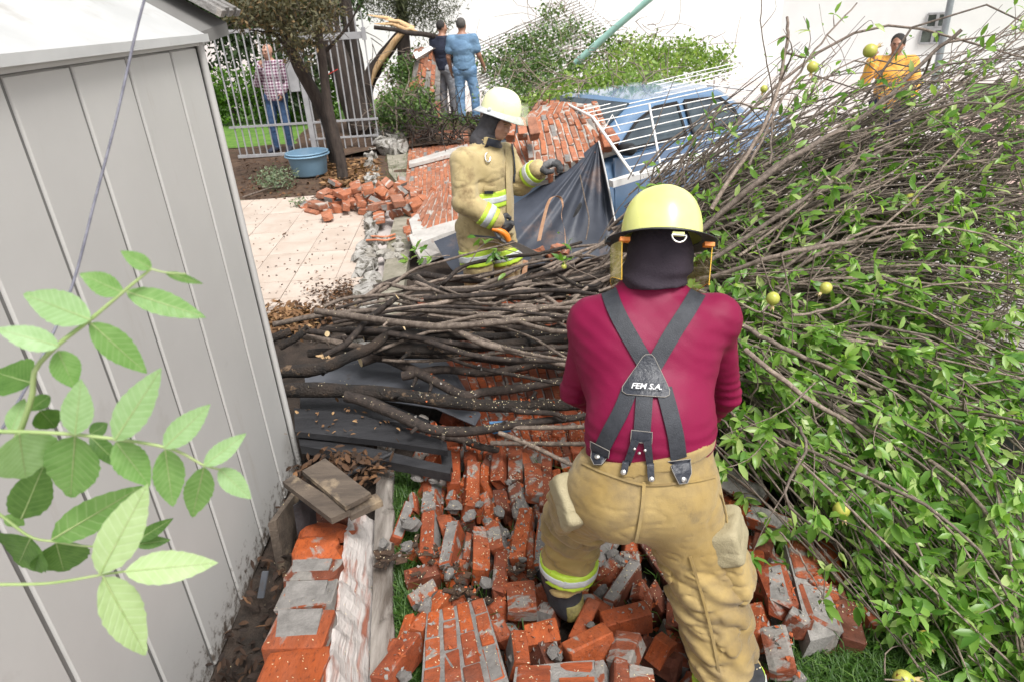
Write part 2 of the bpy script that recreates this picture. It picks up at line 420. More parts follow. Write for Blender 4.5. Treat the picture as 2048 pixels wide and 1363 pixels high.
def surface_net(D, lo, h):
    S = D < 0
    nx, ny, nz = D.shape
    acc = np.zeros((nx - 1, ny - 1, nz - 1, 3), np.float32); cnt = np.zeros((nx - 1, ny - 1, nz - 1), np.float32)
    cor = [(i, j, k) for i in (0, 1) for j in (0, 1) for k in (0, 1)]
    sl = lambda c: tuple(slice(c[a], (D.shape[a] - 1 + c[a])) for a in range(3))
    ssum = sum(S[sl(c)].astype(np.int8) for c in cor)
    act = np.argwhere((ssum > 0) & (ssum < 8))
    if len(act) == 0: return np.zeros((0, 3)), []
    idx = -np.ones((nx - 1, ny - 1, nz - 1), int); idx[tuple(act.T)] = np.arange(len(act))
    pos = np.zeros((len(act), 3), np.float32); c = np.zeros(len(act), np.float32)
    for a in cor:
        for ax in range(3):
            if a[ax] == 1: continue
            b = list(a); b[ax] = 1
            da = D[tuple((act + a).T)]; db = D[tuple((act + b).T)]
            m = (da < 0) != (db < 0)
            t = np.where(m, da / np.where(m, da - db, 1), 0)
            p = np.tile(np.array(a, np.float32), (len(act), 1)); p[:, ax] = t
            pos[m] += p[m]; c[m] += 1
    V = lo + (act + pos / c[:, None]) * h
    F = []
    for ax in range(3):
        u, v = (ax + 1) % 3, (ax + 2) % 3
        a = [slice(0, None)] * 3; b = [slice(0, None)] * 3
        a[ax] = slice(0, -1); b[ax] = slice(1, None)
        E = np.argwhere(S[tuple(a)] != S[tuple(b)])
        ok = (E[:, u] > 0) & (E[:, v] > 0) & (E[:, u] < D.shape[u] - 1) & (E[:, v] < D.shape[v] - 1)
        E = E[ok]; ins = S[tuple(E.T)]
        e = [E.copy() for _ in range(4)]
        e[1][:, u] -= 1; e[2][:, u] -= 1; e[2][:, v] -= 1; e[3][:, v] -= 1
        q = np.stack([idx[tuple(k.T)] for k in e], 1)
        q = np.where(ins[:, None], q, q[:, ::-1])
        F.append(q)
    F = np.concatenate(F); F = F[(F >= 0).all(1)]
    return V, F
def skin_obj(name, VF, m, parent, shade=True):
    V, F = VF
    base = np.array(_wloc(parent)) if parent is not None else np.zeros(3)
    me = bpy.data.meshes.new(name)
    me.from_pydata((V - base).tolist(), [], F.tolist())
    mats = m if isinstance(m, (list, tuple)) else [m]
    for k in mats: me.materials.append(k)
    me.polygons.foreach_set('use_smooth', [True] * len(me.polygons)); me.update()
    o = bpy.data.objects.new(name, me); COL.objects.link(o)
    if parent is not None: o.parent = parent
    return o
def trace(F_, px, py, tmax=30, t0=.3):       # where a line of sight meets a distance field
    d = ray(px, py); d = d / np.linalg.norm(d); t = t0
    for _ in range(160):
        v = float(F_((CAM + d * t).astype(np.float32)[None])[0])
        if v < 5e-4: break
        t += max(v * .6, 4e-4)
        if t > tmax: return None, None
    p = (CAM + d * t).astype(np.float32); e = 4e-3
    g = np.array([float(F_((p + np.eye(3, dtype=np.float32)[i] * e)[None])[0] - F_((p - np.eye(3, dtype=np.float32)[i] * e)[None])[0]) for i in range(3)])
    return p, g / (np.linalg.norm(g) + 1e-9)
def ribbon(F_, path, width, off=.004, thick=.004, n=24, taper=None):
    """a strap lying on a field along pixel path; returns MB grid with thickness"""
    P = curve_pts([(x, y, 0) for x, y in path], n); rows = []
    C = []
    for q in P:
        p, g = trace(F_, q[0], q[1]); C.append((p, g))
    C = [c for c in C if c[0] is not None]
    for i, (p, g) in enumerate(C):
        t = C[min(i + 1, len(C) - 1)][0] - C[max(i - 1, 0)][0]; s = np.cross(t, g); s = s / np.linalg.norm(s)
        w = width if taper is None else width * taper(i / (len(C) - 1))
        row = []
        for k in np.linspace(-.5, .5, 5):
            q = p + s * w * k
            dv = float(F_(q.astype(np.float32)[None])[0])
            row.append(q + g * (off - dv))
        rows.append(row)
    g0 = np.mean([c[1] for c in C], 0)
    return MB().grid(rows, thick=g0 * thick)
def hand_prims(wrist, d, n, thumb, s=1.0, curl=.5, grip=0):
    """palm + four unequal bent fingers + thumb leaving the side. d: wrist->knuckles, n: back of hand, thumb: side of the thumb"""
    w = np.array(wrist, float); d = np.array(d, float); d /= np.linalg.norm(d)
    n = np.array(n, float); n -= d * (n @ d); n /= np.linalg.norm(n)
    t = np.cross(d, n); t *= np.sign(t @ np.array(thumb, float)) or 1
    pr = [Cap(w, w + d * .085 * s, (.030 * s, .017 * s), (.042 * s, .016 * s), side=t, k=.012)]
    for i, (L, off) in enumerate(((.072, .030), (.082, .010), (.076, -.010), (.060, -.029))):
        a = w + d * .088 * s + t * off * s
        ang = 0; p = a; dirv = d
        for j, fr in enumerate((.45, .32, .23)):
            ang += curl * (.9 + .25 * j)
            dirv = d * math.cos(ang) - n * math.sin(ang)
            q = p + dirv * L * fr * s
            pr.append(Cap(p, q, .0098 * s - .001 * s * j, .0092 * s - .001 * s * j, k=.004)); p = q
    a = w + d * .025 * s + t * .028 * s; b = a + (d * .55 + t * .7 - n * .35 * (1 + curl)) * .042 * s; c = b + (d * .85 + t * (.25 - .5 * curl) - n * .5 * curl) * .034 * s
    pr += [Cap(a, b, .014 * s, .011 * s, k=.008), Cap(b, c, .0105 * s, .0085 * s, k=.004)]
    return pr
def head_prims(c, f, up, s=1.0, jaw=1.0):
    """c: centre of the skull, f: face direction"""
    c = np.array(c, float); f = np.array(f, float); f /= np.linalg.norm(f)
    up = np.array(up, float); up = up - f * (up @ f); up /= np.linalg.norm(up); r = np.cross(f, up)
    R3 = np.stack([r, f, up], 1)
    at = lambda x, y, z: c + (r * x + f * y + up * z) * s
    e = lambda p, q, k=.01, sub=False: Ell(at(*p), np.array(q) * s, R3, k, sub)
    return [e((0, -.012, .022), (.076, .094, .09)), e((0, .02, -.03), (.066, .076, .07), .02), e((0, .045, -.075), (.046 * jaw, .045, .038), .03),
            e((-.034, .078, .006), (.018, .014, .012), .012, True), e((.034, .078, .006), (.018, .014, .012), .012, True),
            e((0, .086, .026), (.05, .012, .010), .02), e((-.033, .074, .005), (.013, .011, .010), .004), e((.033, .074, .005), (.013, .011, .010), .004),
            Cap(at(0, .088, .012), at(0, .108, -.022), .008 * s, .013 * s, k=.012), e((-.014, .094, -.026), (.009, .010, .008), .008), e((.014, .094, -.026), (.009, .010, .008), .008),
            e((0, .088, -.052), (.024, .012, .006), .006), e((0, .086, -.064), (.021, .012, .007), .006), e((0, .098, -.058), (.026, .008, .0022), .003, True),
            e((-.04, .06, -.02), (.022, .022, .02), .03), e((.04, .06, -.02), (.022, .022, .02), .03),
            e((-.078, -.008, -.008), (.010, .020, .032), .006), e((.078, -.008, -.008), (.010, .020, .032), .006)], at
# ================================================================== ground
def flat(name, pts, z, m, kind='structure', thick=None):
    b = MB()
    if thick: b.prism([(x, y, z) for x, y in pts], (0, 0, -thick))
    else: b.add([(x, y, z) for x, y in pts], [tuple(range(len(pts)))])
    return tag(b.build(name, m), kind=kind)
def bumpy(name, x0, x1, y0, y1, nx, ny, z, amp, f, m):
    gx = np.linspace(x0, x1, nx); gy = np.linspace(y0, y1, ny); P = []
    for y in gy:
        Q = np.stack([gx, np.full(nx, y), np.zeros(nx)], -1).astype(np.float32) + 40
        h = vnoise(Q, f) * amp + vnoise(Q, f * 2.7) * amp * .4
        P.append([(gx[i], y, z + h[i]) for i in range(nx)])
    return tag(MB().grid(P[::1]).build(name, m), kind='structure')
flat('ground', [(-150, -20), (150, -20), (150, 300), (-150, 300)], -.09, M['pavement'])
bumpy('soil_bed', -9, -1.0, 9.55, 14.2, 60, 40, -.005, .05, 1.3, M['soil'])
bumpy('verge_soil', -1.2, 3.2, .3, 8.2, 60, 90, -.01, .06, 2.5, M['dark_soil'])
bumpy('side_soil', -4.4, -.9, 3.2, 5.44, 40, 30, -.005, .03, 3, M['dark_soil'])
bumpy('shed_side_soil', -1.3, -.55, .6, 4.6, 20, 60, -.0, .07, 3, M['dark_soil'])
bumpy('rear_soil', -4.2, 4.5, 12.4, 17, 50, 30, .04, .18, .9, M['soil'])
flat('rear_lawn', [(-14, 14.2), (-3, 14.2), (-3, 21), (-14, 21)], -.01, M['lawn'])
flat('side_lawn', [(9.0, 13.3), (19, 9), (24, 12), (11.2, 17.1)], -.06, M['lawn'])
M['path'] = mat('path', (.40, .27, .24), (.5, .37, .33), 4, .85, .3, 60)
flat('brick_path', [(5.2, 6.4), (9.5, 3.0), (16, 8.2), (8.6, 13.0)], -.075, M['path'])

# patio of square tiles, each one a part
patio = tag(MB().prism([(-4.4, 5.42, -.012), (-1.27, 5.42, -.012), (-1.70, 9.5, -.012), (-4.4, 9.85, -.012)], (0, 0, -.07)).build('patio', M['concrete_mossy']), kind='structure')
def clip_poly(poly, a, b, c):                # keep a x + b y <= c
    out = []
    for i in range(len(poly)):
        p, q = poly[i], poly[(i + 1) % len(poly)]; dp = a * p[0] + b * p[1] - c; dq = a * q[0] + b * q[1] - c
        if dp <= 0: out.append(p)
        if dp * dq < 0: t = dp / (dp - dq); out.append((p[0] + (q[0] - p[0]) * t, p[1] + (q[1] - p[1]) * t))
    return out
for i in range(8):
    for j in range(13):
        x0 = -4.36 + i * .43; y0 = 4.15 + j * .43
        sk = lambda x, y: (x + .10 * (9 - y) * .4, y + .02 * x)
        q = [sk(x0 + .003, y0 + .003), sk(x0 + .427, y0 + .003), sk(x0 + .427, y0 + .427), sk(x0 + .003, y0 + .427)]
        q = clip_poly(q, 4.6, .5, -3.25 + .02); q = clip_poly(q, 0, -1, -5.45); q = clip_poly(q, 0, 1, 9.72); q = clip_poly(q, -1, 0, 4.3)
        if len(q) < 3: continue
        cx = sum(p[0] for p in q) / len(q)
        if cx + .2 < -1.25 - (sum(p[1] for p in q) / len(q) - 3.2) * .39 - .1: continue
        z = rnd.uniform(-.001, .003)
        MB().prism([(a, b, z) for a, b in q], (0, 0, -.02)).build('tile', M['tile'], patio)
# broken concrete strip between the patio and the fallen wall
foot = tag(MB().prism([G(775, 480, .03), G(822, 480, .03), G(806, 580, .03), G(762, 580, .03)], (0, 0, -.12)).build('footing', M['concrete_mossy']), kind='structure')
def strip(pxs, z, w, m, name, n=1, drop=.12, rough=.02):
    for k in range(len(pxs) - 1):
        (xa, ya, xb, yb), (xc, yc, xd, yd) = pxs[k], pxs[k + 1]
        zz = z + rnd.uniform(-rough, rough)
        MB().prism([G(xa, ya, zz), G(xc, yc, zz), G(xd, yd, zz), G(xb, yb, zz)], (rnd.uniform(-.01, .01), 0, -drop)).build(name, m, foot)
strip([(770, 262, 806, 262), (772, 300, 822, 300), (778, 345, 836, 345), (800, 372, 850, 372)], .02, 0, M['concrete_mossy'], 'slab')
strip([(792, 425, 830, 425), (778, 478, 824, 478), (764, 580, 806, 580), (745, 640, 800, 640)], .06, 0, M['concrete_mossy'], 'slab')
M['broken_white'] = mat('broken_white', (.27, .255, .23), (.47, .45, .42), 14, .9, 1, 40, spots=(.10, .09, .07), sscale=10, sedge=(.52, .6))
def rock(c, s, m, name, parent, seed=0, flatz=1):
    b = MB(); n = 9; r = random.Random(seed); vs = []
    for iz, (zz, rr) in enumerate(((-.5, .8), (.0, 1), (.42, .82))):
        for k in range(n):
            a = 2 * math.pi * k / n; f = rr * r.uniform(.6, 1.3)
            vs.append((c[0] + s[0] * f * math.cos(a) / 2, c[1] + s[1] * f * math.sin(a) / 2, c[2] + s[2] * (zz + r.uniform(-.22, .22)) * flatz))
    fs = [(i * n + k, i * n + (k + 1) % n, (i + 1) * n + (k + 1) % n, (i + 1) * n + k) for i in range(2) for k in range(n)]
    fs += [tuple(range(2 * n, 3 * n)), tuple(range(n - 1, -1, -1))]
    b.add(vs, fs); return b.build(name, m, parent)
kk = 0
for i in range(34):                          # crumbled blocks in the trench
    t = i / 33
    yy = 12.6 - 8.0 * t ** .8; xx = -1.20 - (yy - 5.1) * .148 + rnd.uniform(-.05, .05)
    p = (xx, yy, .0 + rnd.uniform(-.03, .03)); w = rnd.uniform(.12, .26)
    rock(p, (w, rnd.uniform(.2, .42), .16), M['broken_white'], 'broken_block', foot, seed=i)
for i in range(16):
    p = G(rnd.uniform(758, 806), rnd.uniform(262, 300), .12)
    rock(p, (rnd.uniform(.15, .35),) * 2 + (.22,), M['broken_white'], 'broken_block', foot, seed=100 + i)
for i in range(22):
    p = G(rnd.uniform(735, 815), rnd.uniform(478, 520), .05)
    rock(p, (rnd.uniform(.05, .16), rnd.uniform(.05, .16), .07), M['concrete'], 'broken_block', foot, seed=200 + i)
M['hose'] = mat('hose', (.50, .17, .08), (.6, .25, .14), 10, .5)
h = MB()
for dy in (0, 7):
    h.tube(curve_pts([G(733, 474 + dy, .06), G(750, 473 + dy, .08), G(772, 474 + dy, .09), G(790, 469 + dy, .07)], 12), .012, 8)
tag(h.build('hose', M['hose'], origin=G(760, 478, .05)), 'short double run of orange hose crossing the cracked concrete gap', 'hose')

# ================================================================== grey metal shed
M['shed'] = mat('shed', (.455, .447, .432), (.495, .487, .470), 1.5, .42, .03, 30, spots=(.40, .388, .365), sscale=4, sedge=(.62, .8), detail=6)
weather(M['shed'], (.10, .08, .065), 22, .60, .74, .0, .55); weather(M['shed'], (.74, .74, .73), 38, .765, .78); weather(M['shed'], (.40, .375, .34), 6, .60, .80, None, None, (1, 1, .18))
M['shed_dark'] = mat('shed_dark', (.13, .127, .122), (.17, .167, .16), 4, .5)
M['shed_white'] = mat('shed_white', (.43, .435, .43), (.52, .525, .52), 2.5, .45, .05, 30, spots=(.33, .31, .28), sscale=4, sedge=(.58, .78))
M['roof_metal'] = mat('roof_metal', (.17, .16, .15), (.27, .26, .25), 12, .6, .5, 40, spots=(.32, .29, .26), sscale=9)
SX, SY, SZ = -1.25, 3.2, 2.25
shed = thing('metal_shed', 'grey ribbed metal garden shed with white roof edge beside the broken wall', 'shed', (SX, SY, 0))
MB().box((SX - .538, SY / 2 - .35, SZ / 2), (1.06, SY + .7 - .02, SZ - .01)).build('wall_core', M['shed_dark'], shed)  # dark colour between the panels paints in the shade of the grooves
ys = [3.165, 2.905, 2.545, 2.205, 1.885, 1.60, 1.30, 1.0, .70, .4, .1, -.2, -.6]
gr = .0085
for a, b in zip(ys[:-1], ys[1:]):
    y0, y1 = b + gr, a - gr
    m = MB(); x = SX
    # a pan with rolled edges
    prof = [(y0 - .001, -.012), (y0 + .001, -.004), (y0 + .006, 0), (y1 - .006, 0), (y1 - .001, -.004), (y1 + .001, -.012)]
    zs = [0.02, SZ - .05]
    vs = [(x + dx, y, z) for z in zs for y, dx in prof]; n = len(prof)
    m.add(vs, [(k, k + 1, n + k + 1, n + k) for k in range(n - 1)], 0, False)
    m.add([(x + dx, y, SZ - .05) for y, dx in prof] + [(x - .018, y0 - .004, SZ - .035), (x - .018, y1 + .004, SZ - .035)], [(0, 1, 2, 3, 4, 5, 7, 6)])
    m.build('wall_panel', M['shed'], shed)
MB().box((SX - .003, (SY - .55) / 2, SZ - .019), (.036, SY + .6, .042)).build('top_rail', M['shed'], shed)
ct = MB()
for x, y, r in ((SX + .008, 3.185, .016), (SX - .012, 3.215, .018), (SX - .045, 3.225, .016)):
    ct.tube([(x, y, .01), (x, y, SZ - .01)], r, 10)
ct.build('corner_trim', M['shed'], shed)
# roof edge: sloping white skirt, dark sheet and ribbed rim behind
e0, e1 = Vector((SX + .03, -1.0, SZ + .012)), Vector((SX + .03, SY + .02, SZ + .0))
up0, up1 = Vector((SX - .75, -1.0, SZ + .52)), Vector((SX - .62, SY + .0, SZ + .42))
sk = MB(); sk.prism([e0, e1, up1, up0], (0, 0, -.012)); sk.bar(e0 + Vector((0, 0, -.012)), e1 + Vector((0, 0, -.012)), .022, .03, 0)
for k in range(7):
    y = -.7 + k * .6
    a = Vector((SX + .02, y, SZ + .018)); b = Vector((SX - .6, y - .1, SZ + .43))
sk.build('roof_skirt', M['shed_white'], shed)
rf = MB()
r0, r1, r2, r3 = X(300, -10, -1.35), X(425, 50, -1.30), X(437, 40, -1.32), X(330, -30, -1.45)
rf.prism([(SX - .04, SY + .03, SZ + .0), (SX + .05, SY + .25, SZ + .04), (SX - .65, SY + .25, SZ + .47), (SX - .62, SY + .03, SZ + .41)], (0, 0, -.05))
rf.build('roof_end', M['shed_dark'], shed)
rr = MB()
for k in range(5):
    o = Vector((0, .05 * k, .012 * (k % 2)))
    rr.bar(Vector((SX + .075, SY + .16, SZ + .075)) + o, Vector((SX - .66, SY + .16, SZ + .53)) + o, .052, .03)
rr.build('roof_rim', M['roof_metal'], shed)
M['cable'] = mat('cable', (.10, .10, .13), (.18, .18, .22), 60, .5)
cb = MB().tube(curve_pts([Y(300, -40, 1.25), Y(273, 60, 1.22), Y(232, 240, 1.15), Y(190, 400, 1.08), Y(140, 585, 1.0), Y(60, 760, .9), Y(-40, 930, .82)], 30), .0022, 8)
tag(cb.build('cable', M['cable'], origin=Y(273, 60, 1.22)), 'thin grey steel cable hanging in front of the ribbed shed wall', 'cable')

# ================================================================== gate fence of grey bars
FY = 12.95
fl = lambda px, py: Vector(Y(px, py, FY))
fence = thing('bar_fence', 'grey painted steel bar fence with hinge post beyond the blue tub', 'fence', fl(470, 316))
zt, zb, zm = 2.13, .02, .55
MB().box((fl(428, 150).x - .22, FY + .02, 1.08), (.09, .09, 2.2)).build('post', M['steel_paint'], fence)
xl = fl(438, 200).x - .02; xr = fl(610, 200).x
for x0, x1, zt_, nm in ((-4.82, -3.45, 2.12, 'rail'), (-3.40, -2.22, 1.94, 'rail')):
    MB().box(((x0 + x1) / 2, FY, zt_), (x1 - x0, .05, .055 if zt_ > 2 else .11)).build(nm, M['steel_paint'], fence)
MB().box((-3.52, FY - .004, zm), (2.70, .045, .035)).build('rail', M['steel_paint'], fence)
MB().box((-4.0, FY - .004, .03), (1.65, .05, .05)).build('rail', M['steel_paint'], fence)
MB().box((-2.85, FY - .004, .26), (1.25, .04, .03)).build('rail', M['steel_paint'], fence)
for k in range(11):
    x = -4.78 + k * .125
    MB().bar((x, FY, .03), (x, FY, 2.12), .020, .020, 0, (0, 1, 0)).build('bar', M['steel_paint'], fence)
for k in range(10):
    x = -3.33 + k * .124
    z1 = 2.32 if k > 1 else 2.12
    MB().bar((x, FY, .03 + .03 * (k % 3)), (x, FY, z1), .021, .021, 0, (0, 1, 0)).build('bar', M['steel_paint'], fence)
MB().box((-3.40, FY + .01, 1.0), (.09, .09, 2.0)).build('post', M['steel_paint'], fence)
MB().box((-3.54, FY - .05, 1.38), (.16, .05, .56)).build('lock_box', M['steel_paint'], fence)
MB().box((-2.21, FY - .02, 1.96), (.07, .06, .2)).build('end_plate', M['steel_paint'], fence)
M['red'] = mat('red', (.5, .03, .03), (.55, .05, .04))
MB().bar((-3.08, FY - .03, 1.28), (-2.75, FY - .03, 1.42), .03, .012).build('ribbon', M['red'], fence)

# ================================================================== foliage tools
def leaf_fan(b, p, d, n, L, W, mi=0, fold=.25, curl=.2):
    d = d / (np.linalg.norm(d) + 1e-9); s = np.cross(d, n); s /= (np.linalg.norm(s) + 1e-9); n = np.cross(s, d)
    P = [p, p + d * L * .28 + s * W * .42 + n * fold * W * .5, p + d * L * .65 + s * W * .45 + n * (fold * W * .5 - curl * L * .3),
         p + d * L - n * curl * L, p + d * L * .65 - s * W * .45 + n * (fold * W * .5 - curl * L * .3), p + d * L * .28 - s * W * .42 + n * fold * W * .5,
         p + d * L * .32, p + d * L * .66 - n * curl * L * .35]
    b.add(P, [(0, 6, 1), (0, 5, 6), (6, 7, 2, 1), (6, 5, 4, 7), (7, 3, 2), (7, 4, 3)], mi, True)
def leaf_quad(b, p, d, s, L, W, mi=0):
    b.add([p - s * W * .1, p + d * L * .5 - s * W * .5, p + d * L, p + d * L * .5 + s * W * .5], [(0, 1, 2, 3)], mi)
def rdir(): 
    v = nr.randn(3); return v / np.linalg.norm(v)
def leaf_cloud(name, blobs, count, L, W, m, parent=None, kind='stuff', down=.2, clump=10, cr=.16):
    """leaf-sized faces in clumps through the volume of several ellipsoids (c, r)"""
    b = MB(); vol = np.array([r[0] * r[1] * r[2] for c, r in blobs]); vol = vol / vol.sum()
    left = count
    while left > 0:
        k = nr.choice(len(blobs), p=vol); c, r = np.array(blobs[k][0]), np.array(blobs[k][1])
        q = rdir() * nr.rand() ** .45; cc = c + q * r
        for _ in range(min(clump, left)):
            p = cc + rdir() * cr * nr.rand() ** .5; d = rdir(); d[2] -= down; d /= np.linalg.norm(d)
            s = np.cross(d, rdir()); s /= np.linalg.norm(s) + 1e-9
            f = nr.uniform(.6, 1.25); leaf_quad(b, p, d, s, L * f, W * f)
        left -= clump
    o = b.build(name, m, parent)
    return tag(o, kind=kind) if kind else o
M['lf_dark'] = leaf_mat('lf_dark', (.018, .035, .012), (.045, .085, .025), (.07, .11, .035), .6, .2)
M['lf_hedge'] = leaf_mat('lf_hedge', (.04, .09, .012), (.09, .20, .02), (.16, .30, .04), .5, .35)
M['lf_olive'] = leaf_mat('lf_olive', (.055, .055, .03), (.13, .12, .065), (.24, .15, .07), .7, .2)
M['lf_conifer'] = leaf_mat('lf_conifer', (.035, .045, .022), (.075, .09, .04), (.12, .12, .06), .7, .15)
M['lf_ivy'] = leaf_mat('lf_ivy', (.05, .10, .03), (.14, .23, .07), (.28, .38, .15), .5, .35)
M['lf_bright'] = leaf_mat('lf_bright', (.12, .20, .04), (.24, .36, .08), (.42, .50, .18), .5, .4)
M['dry'] = leaf_mat('dry', (.10, .05, .022), (.24, .13, .06), (.40, .25, .12), .8, .1)
M['dry_dark'] = leaf_mat('dry_dark', (.03, .017, .010), (.09, .045, .022), (.20, .10, .045), .8, .1)

# hedge and evergreen behind the gate
hd = thing('hedge', 'bright green clipped hedge on the lawn behind the bar fence', 'hedge', (-6.6, 17.5, 0))
leaf_cloud('foliage', [((-8.2 + k * .8, 17.5 + .1 * (k % 2), .62), (.62, .5, .72)) for k in range(6)], 9000, .11, .07, M['lf_hedge'], hd)
for k in range(5): MB().tube([(-8 + k * .8, 17.5, -.02), (-8 + k * .8, 17.5, .7)], .03, 6).build('stem', M['bark'], hd)
ev = thing('evergreen_tree', 'dark evergreen tree rising behind the hedge and fence', 'tree', (-7.6, 19.2, 0))
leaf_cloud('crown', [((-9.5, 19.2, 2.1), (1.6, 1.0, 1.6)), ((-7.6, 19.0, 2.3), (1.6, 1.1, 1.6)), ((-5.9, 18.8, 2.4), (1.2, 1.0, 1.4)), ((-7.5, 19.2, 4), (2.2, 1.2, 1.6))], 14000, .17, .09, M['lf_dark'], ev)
MB().tube([(-7.6, 19.2, -.05), (-7.7, 19.2, 3)], [.2, .1], 10).build('trunk', M['tree_bark'], ev)
e2 = thing('evergreen_tree', 'dark evergreen tree behind the gate post', 'tree', (-4.3, 16.8, 0))
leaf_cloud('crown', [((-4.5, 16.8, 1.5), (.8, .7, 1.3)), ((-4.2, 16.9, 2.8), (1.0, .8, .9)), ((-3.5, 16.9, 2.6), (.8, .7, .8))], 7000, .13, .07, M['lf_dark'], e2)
MB().tube([(-4.3, 16.8, -.05), (-4.35, 16.8, 2)], [.14, .08], 9).build('trunk', M['tree_bark'], e2)

# two-stemmed tree by the tub
def limb(name, pix, y0, y1, r0, r1, m, parent, n=14, jit=.06, nn=11):
    P = []
    for k, (x, yy) in enumerate(pix):
        t = k / (len(pix) - 1); P.append(Y(x, yy, y0 + (y1 - y0) * t))
    c = curve_pts(P, n)
    return MB().tube(c, [r0 + (r1 - r0) * i / (n - 1) for i in range(n)], nn, jit=jit).build(name, m, parent)
tr = thing('leaning_tree', 'dark twin stemmed tree leaning left beside the blue plastic tub', 'tree', G(686, 358))
limb('trunk', [(687, 366), (681, 320), (668, 265), (655, 205), (643, 110), (620, -20)], 10.5, 10.8, .085, .06, M['tree_bark'], tr)
limb('trunk', [(672, 322), (660, 255), (632, 195), (606, 150), (585, 105), (570, 60), (545, -10)], 11.4, 10.9, .115, .07, M['tree_bark'], tr)
for pix in (((585, 110), (540, 60), (480, 20)), ((575, 80), (600, 30), (640, -10)), ((560, 50), (520, 20), (470, -20)), ((645, 110), (690, 60), (720, 10)), ((640, 90), (560, 70), (500, 60))):
    limb('limb', pix, 10.9, 10.8 + rnd.uniform(-.4, .4), .03, .01, M['tree_bark'], tr, 8, .05, 6)
cl = []
for px, py, r in ((500, 10, .42), (560, 10, .45), (620, 0, .45), (545, 55, .34), (600, 70, .32), (585, 100, .22), (660, 20, .32), (470, -10, .35), (640, 60, .25), (480, 40, .22), (610, 118, .14)):
    cl.append((Y(px, py, 10.7 + rnd.uniform(-.4, .3)), (r, r * .9, r * .72)))
leaf_cloud('crown', cl, 5200, .075, .030, M['lf_olive'], tr, clump=9, cr=.12)
dt = MB()
for k in range(150):
    c, r = cl[rnd.randrange(len(cl))]; p = c + rdir() * np.array(r) * .9; q = p + rdir() * .3
    dt.tube([p, (p + q) / 2 + rdir() * .03, q], [.006, .005, .003], 4, cap=False)
tag(dt.build('twigs', M['bark'], tr), kind='stuff')

# dark trunks beyond the fence, one of them split open
def trunk_thing(label, base_px, pix, y, r0, r1, m=None, group=None):
    t = thing('bare_tree', label, 'tree', Y(*base_px, y), group)
    limb('trunk', pix, y, y, r0, r1, m or M['tree_bark'], t)
    return t
trunk_thing('thick dark tree trunk leaning right behind the fence bars', (690, 255), [(722, 258), (700, 190), (672, 110), (655, 50), (640, -20)], 14.4, .26, .2)
trunk_thing('straight dark tree trunk nearest the fence end plate', (720, 255), [(735, 256), (722, 200), (712, 120), (700, 60), (684, -30)], 14.9, .17, .11)
trunk_thing('slim dark tree trunk between the thick and straight trunks', (700, 255), [(712, 250), (690, 150), (688, 90), (655, 30), (660, -30)], 15.2, .12, .08)
sp = trunk_thing('dark trunk snapped open with a pale splintered break', (735, 240), [(735, 250), (728, 200), (735, 165), (758, 128), (783, 92), (806, 62)], 14.6, .2, .09)
b = MB()
b.tube(curve_pts([Y(742, 172, 14.45), Y(752, 138, 14.42), Y(772, 108, 14.4), Y(800, 70, 14.4), Y(822, 60, 14.4)], 10), [.02, .06, .07, .06, .02], 6)
for tip, st in (((735, 30), (815, 58)), ((748, 48), (822, 62)), ((770, 40), (826, 60)), ((842, 66), (800, 64))):
    a, c = Y(*st, 14.4), Y(*tip, 14.3); b.tube([a, (a + c) / 2 + np.array([0, 0, .06]), c], [.07, .04, .006], 5)
b.build('splintered_wood', M['splinter'], sp)
trunk_thing('broken dark bough lying level across the splintered trunk', (752, 57), [(748, 55), (790, 60), (820, 67), (850, 69), (905, 82)], 14.2, .035, .05)
vt = MB()
for k in range(26):
    px, py = rnd.uniform(640, 745), rnd.uniform(10, 150); a = Y(px, py, 14.0 + rnd.random()); q = a + rdir() * .5
    vt.tube([a, (a + q) / 2 + rdir() * .06, q], [.01, .008, .003], 4, cap=False)
tag(vt.build('hanging_twigs', M['bark']), kind='stuff')

# conifer top right of the trunks
cf = thing('conifer', 'grey green conifer with drooping sprays above the two standing men', 'tree', (-1.9, 17.6, 0))
leaf_cloud('crown', [(Y(800, 5, 17.5), (.8, .5, .7)), (Y(850, 12, 17.5), (.8, .5, .6)), (Y(770, -20, 17.5), (.9, .5, .6)), (Y(862, 45, 17.4), (.45, .4, .35)), (Y(830, -40, 17.5), (1.5, .6, .8))], 11000, .13, .018, M['lf_conifer'], cf, down=.5, clump=14, cr=.2)
MB().tube([Y(815, 205, 17.6), Y(805, 60, 17.6), Y(800, -40, 17.6)], [.2, .15, .1], 9).build('trunk', M['tree_bark'], cf)

# blue tub, shrub, litter
M['tub'] = mat('tub', (.21, .36, .50), (.24, .40, .54), 4, .45, 0, 30, spots=(.12, .25, .32), sscale=10, sedge=(.64, .72))
tc = G(622, 352, 0); tc[2] = .02
tub = thing('plastic_tub', 'round pale blue plastic tub standing on the bare soil', 'tub', tc)
Mt = Matrix.Translation(Vector(tc))
MB().lathe([(.01, .01), (.25, .01), (.265, .03), (.305, .33), (.315, .345), (.335, .345), (.338, .36), (.318, .366), (.30, .35), (.26, .05), (.01, .04)], Mt, 40).build('body', M['tub'], tub)
MB().lathe([(.318, .30), (.345, .305), (.348, .325), (.322, .33)], Mt, 40).build('rim', M['tub'], tub)
M['lf_grey'] = leaf_mat('lf_grey', (.10, .14, .09), (.20, .26, .16), (.32, .36, .24), .6, .25)
M['dry_foot'] = leaf_mat('dry_foot', (.012, .007, .005), (.035, .018, .010), (.09, .045, .022), .8, .05)
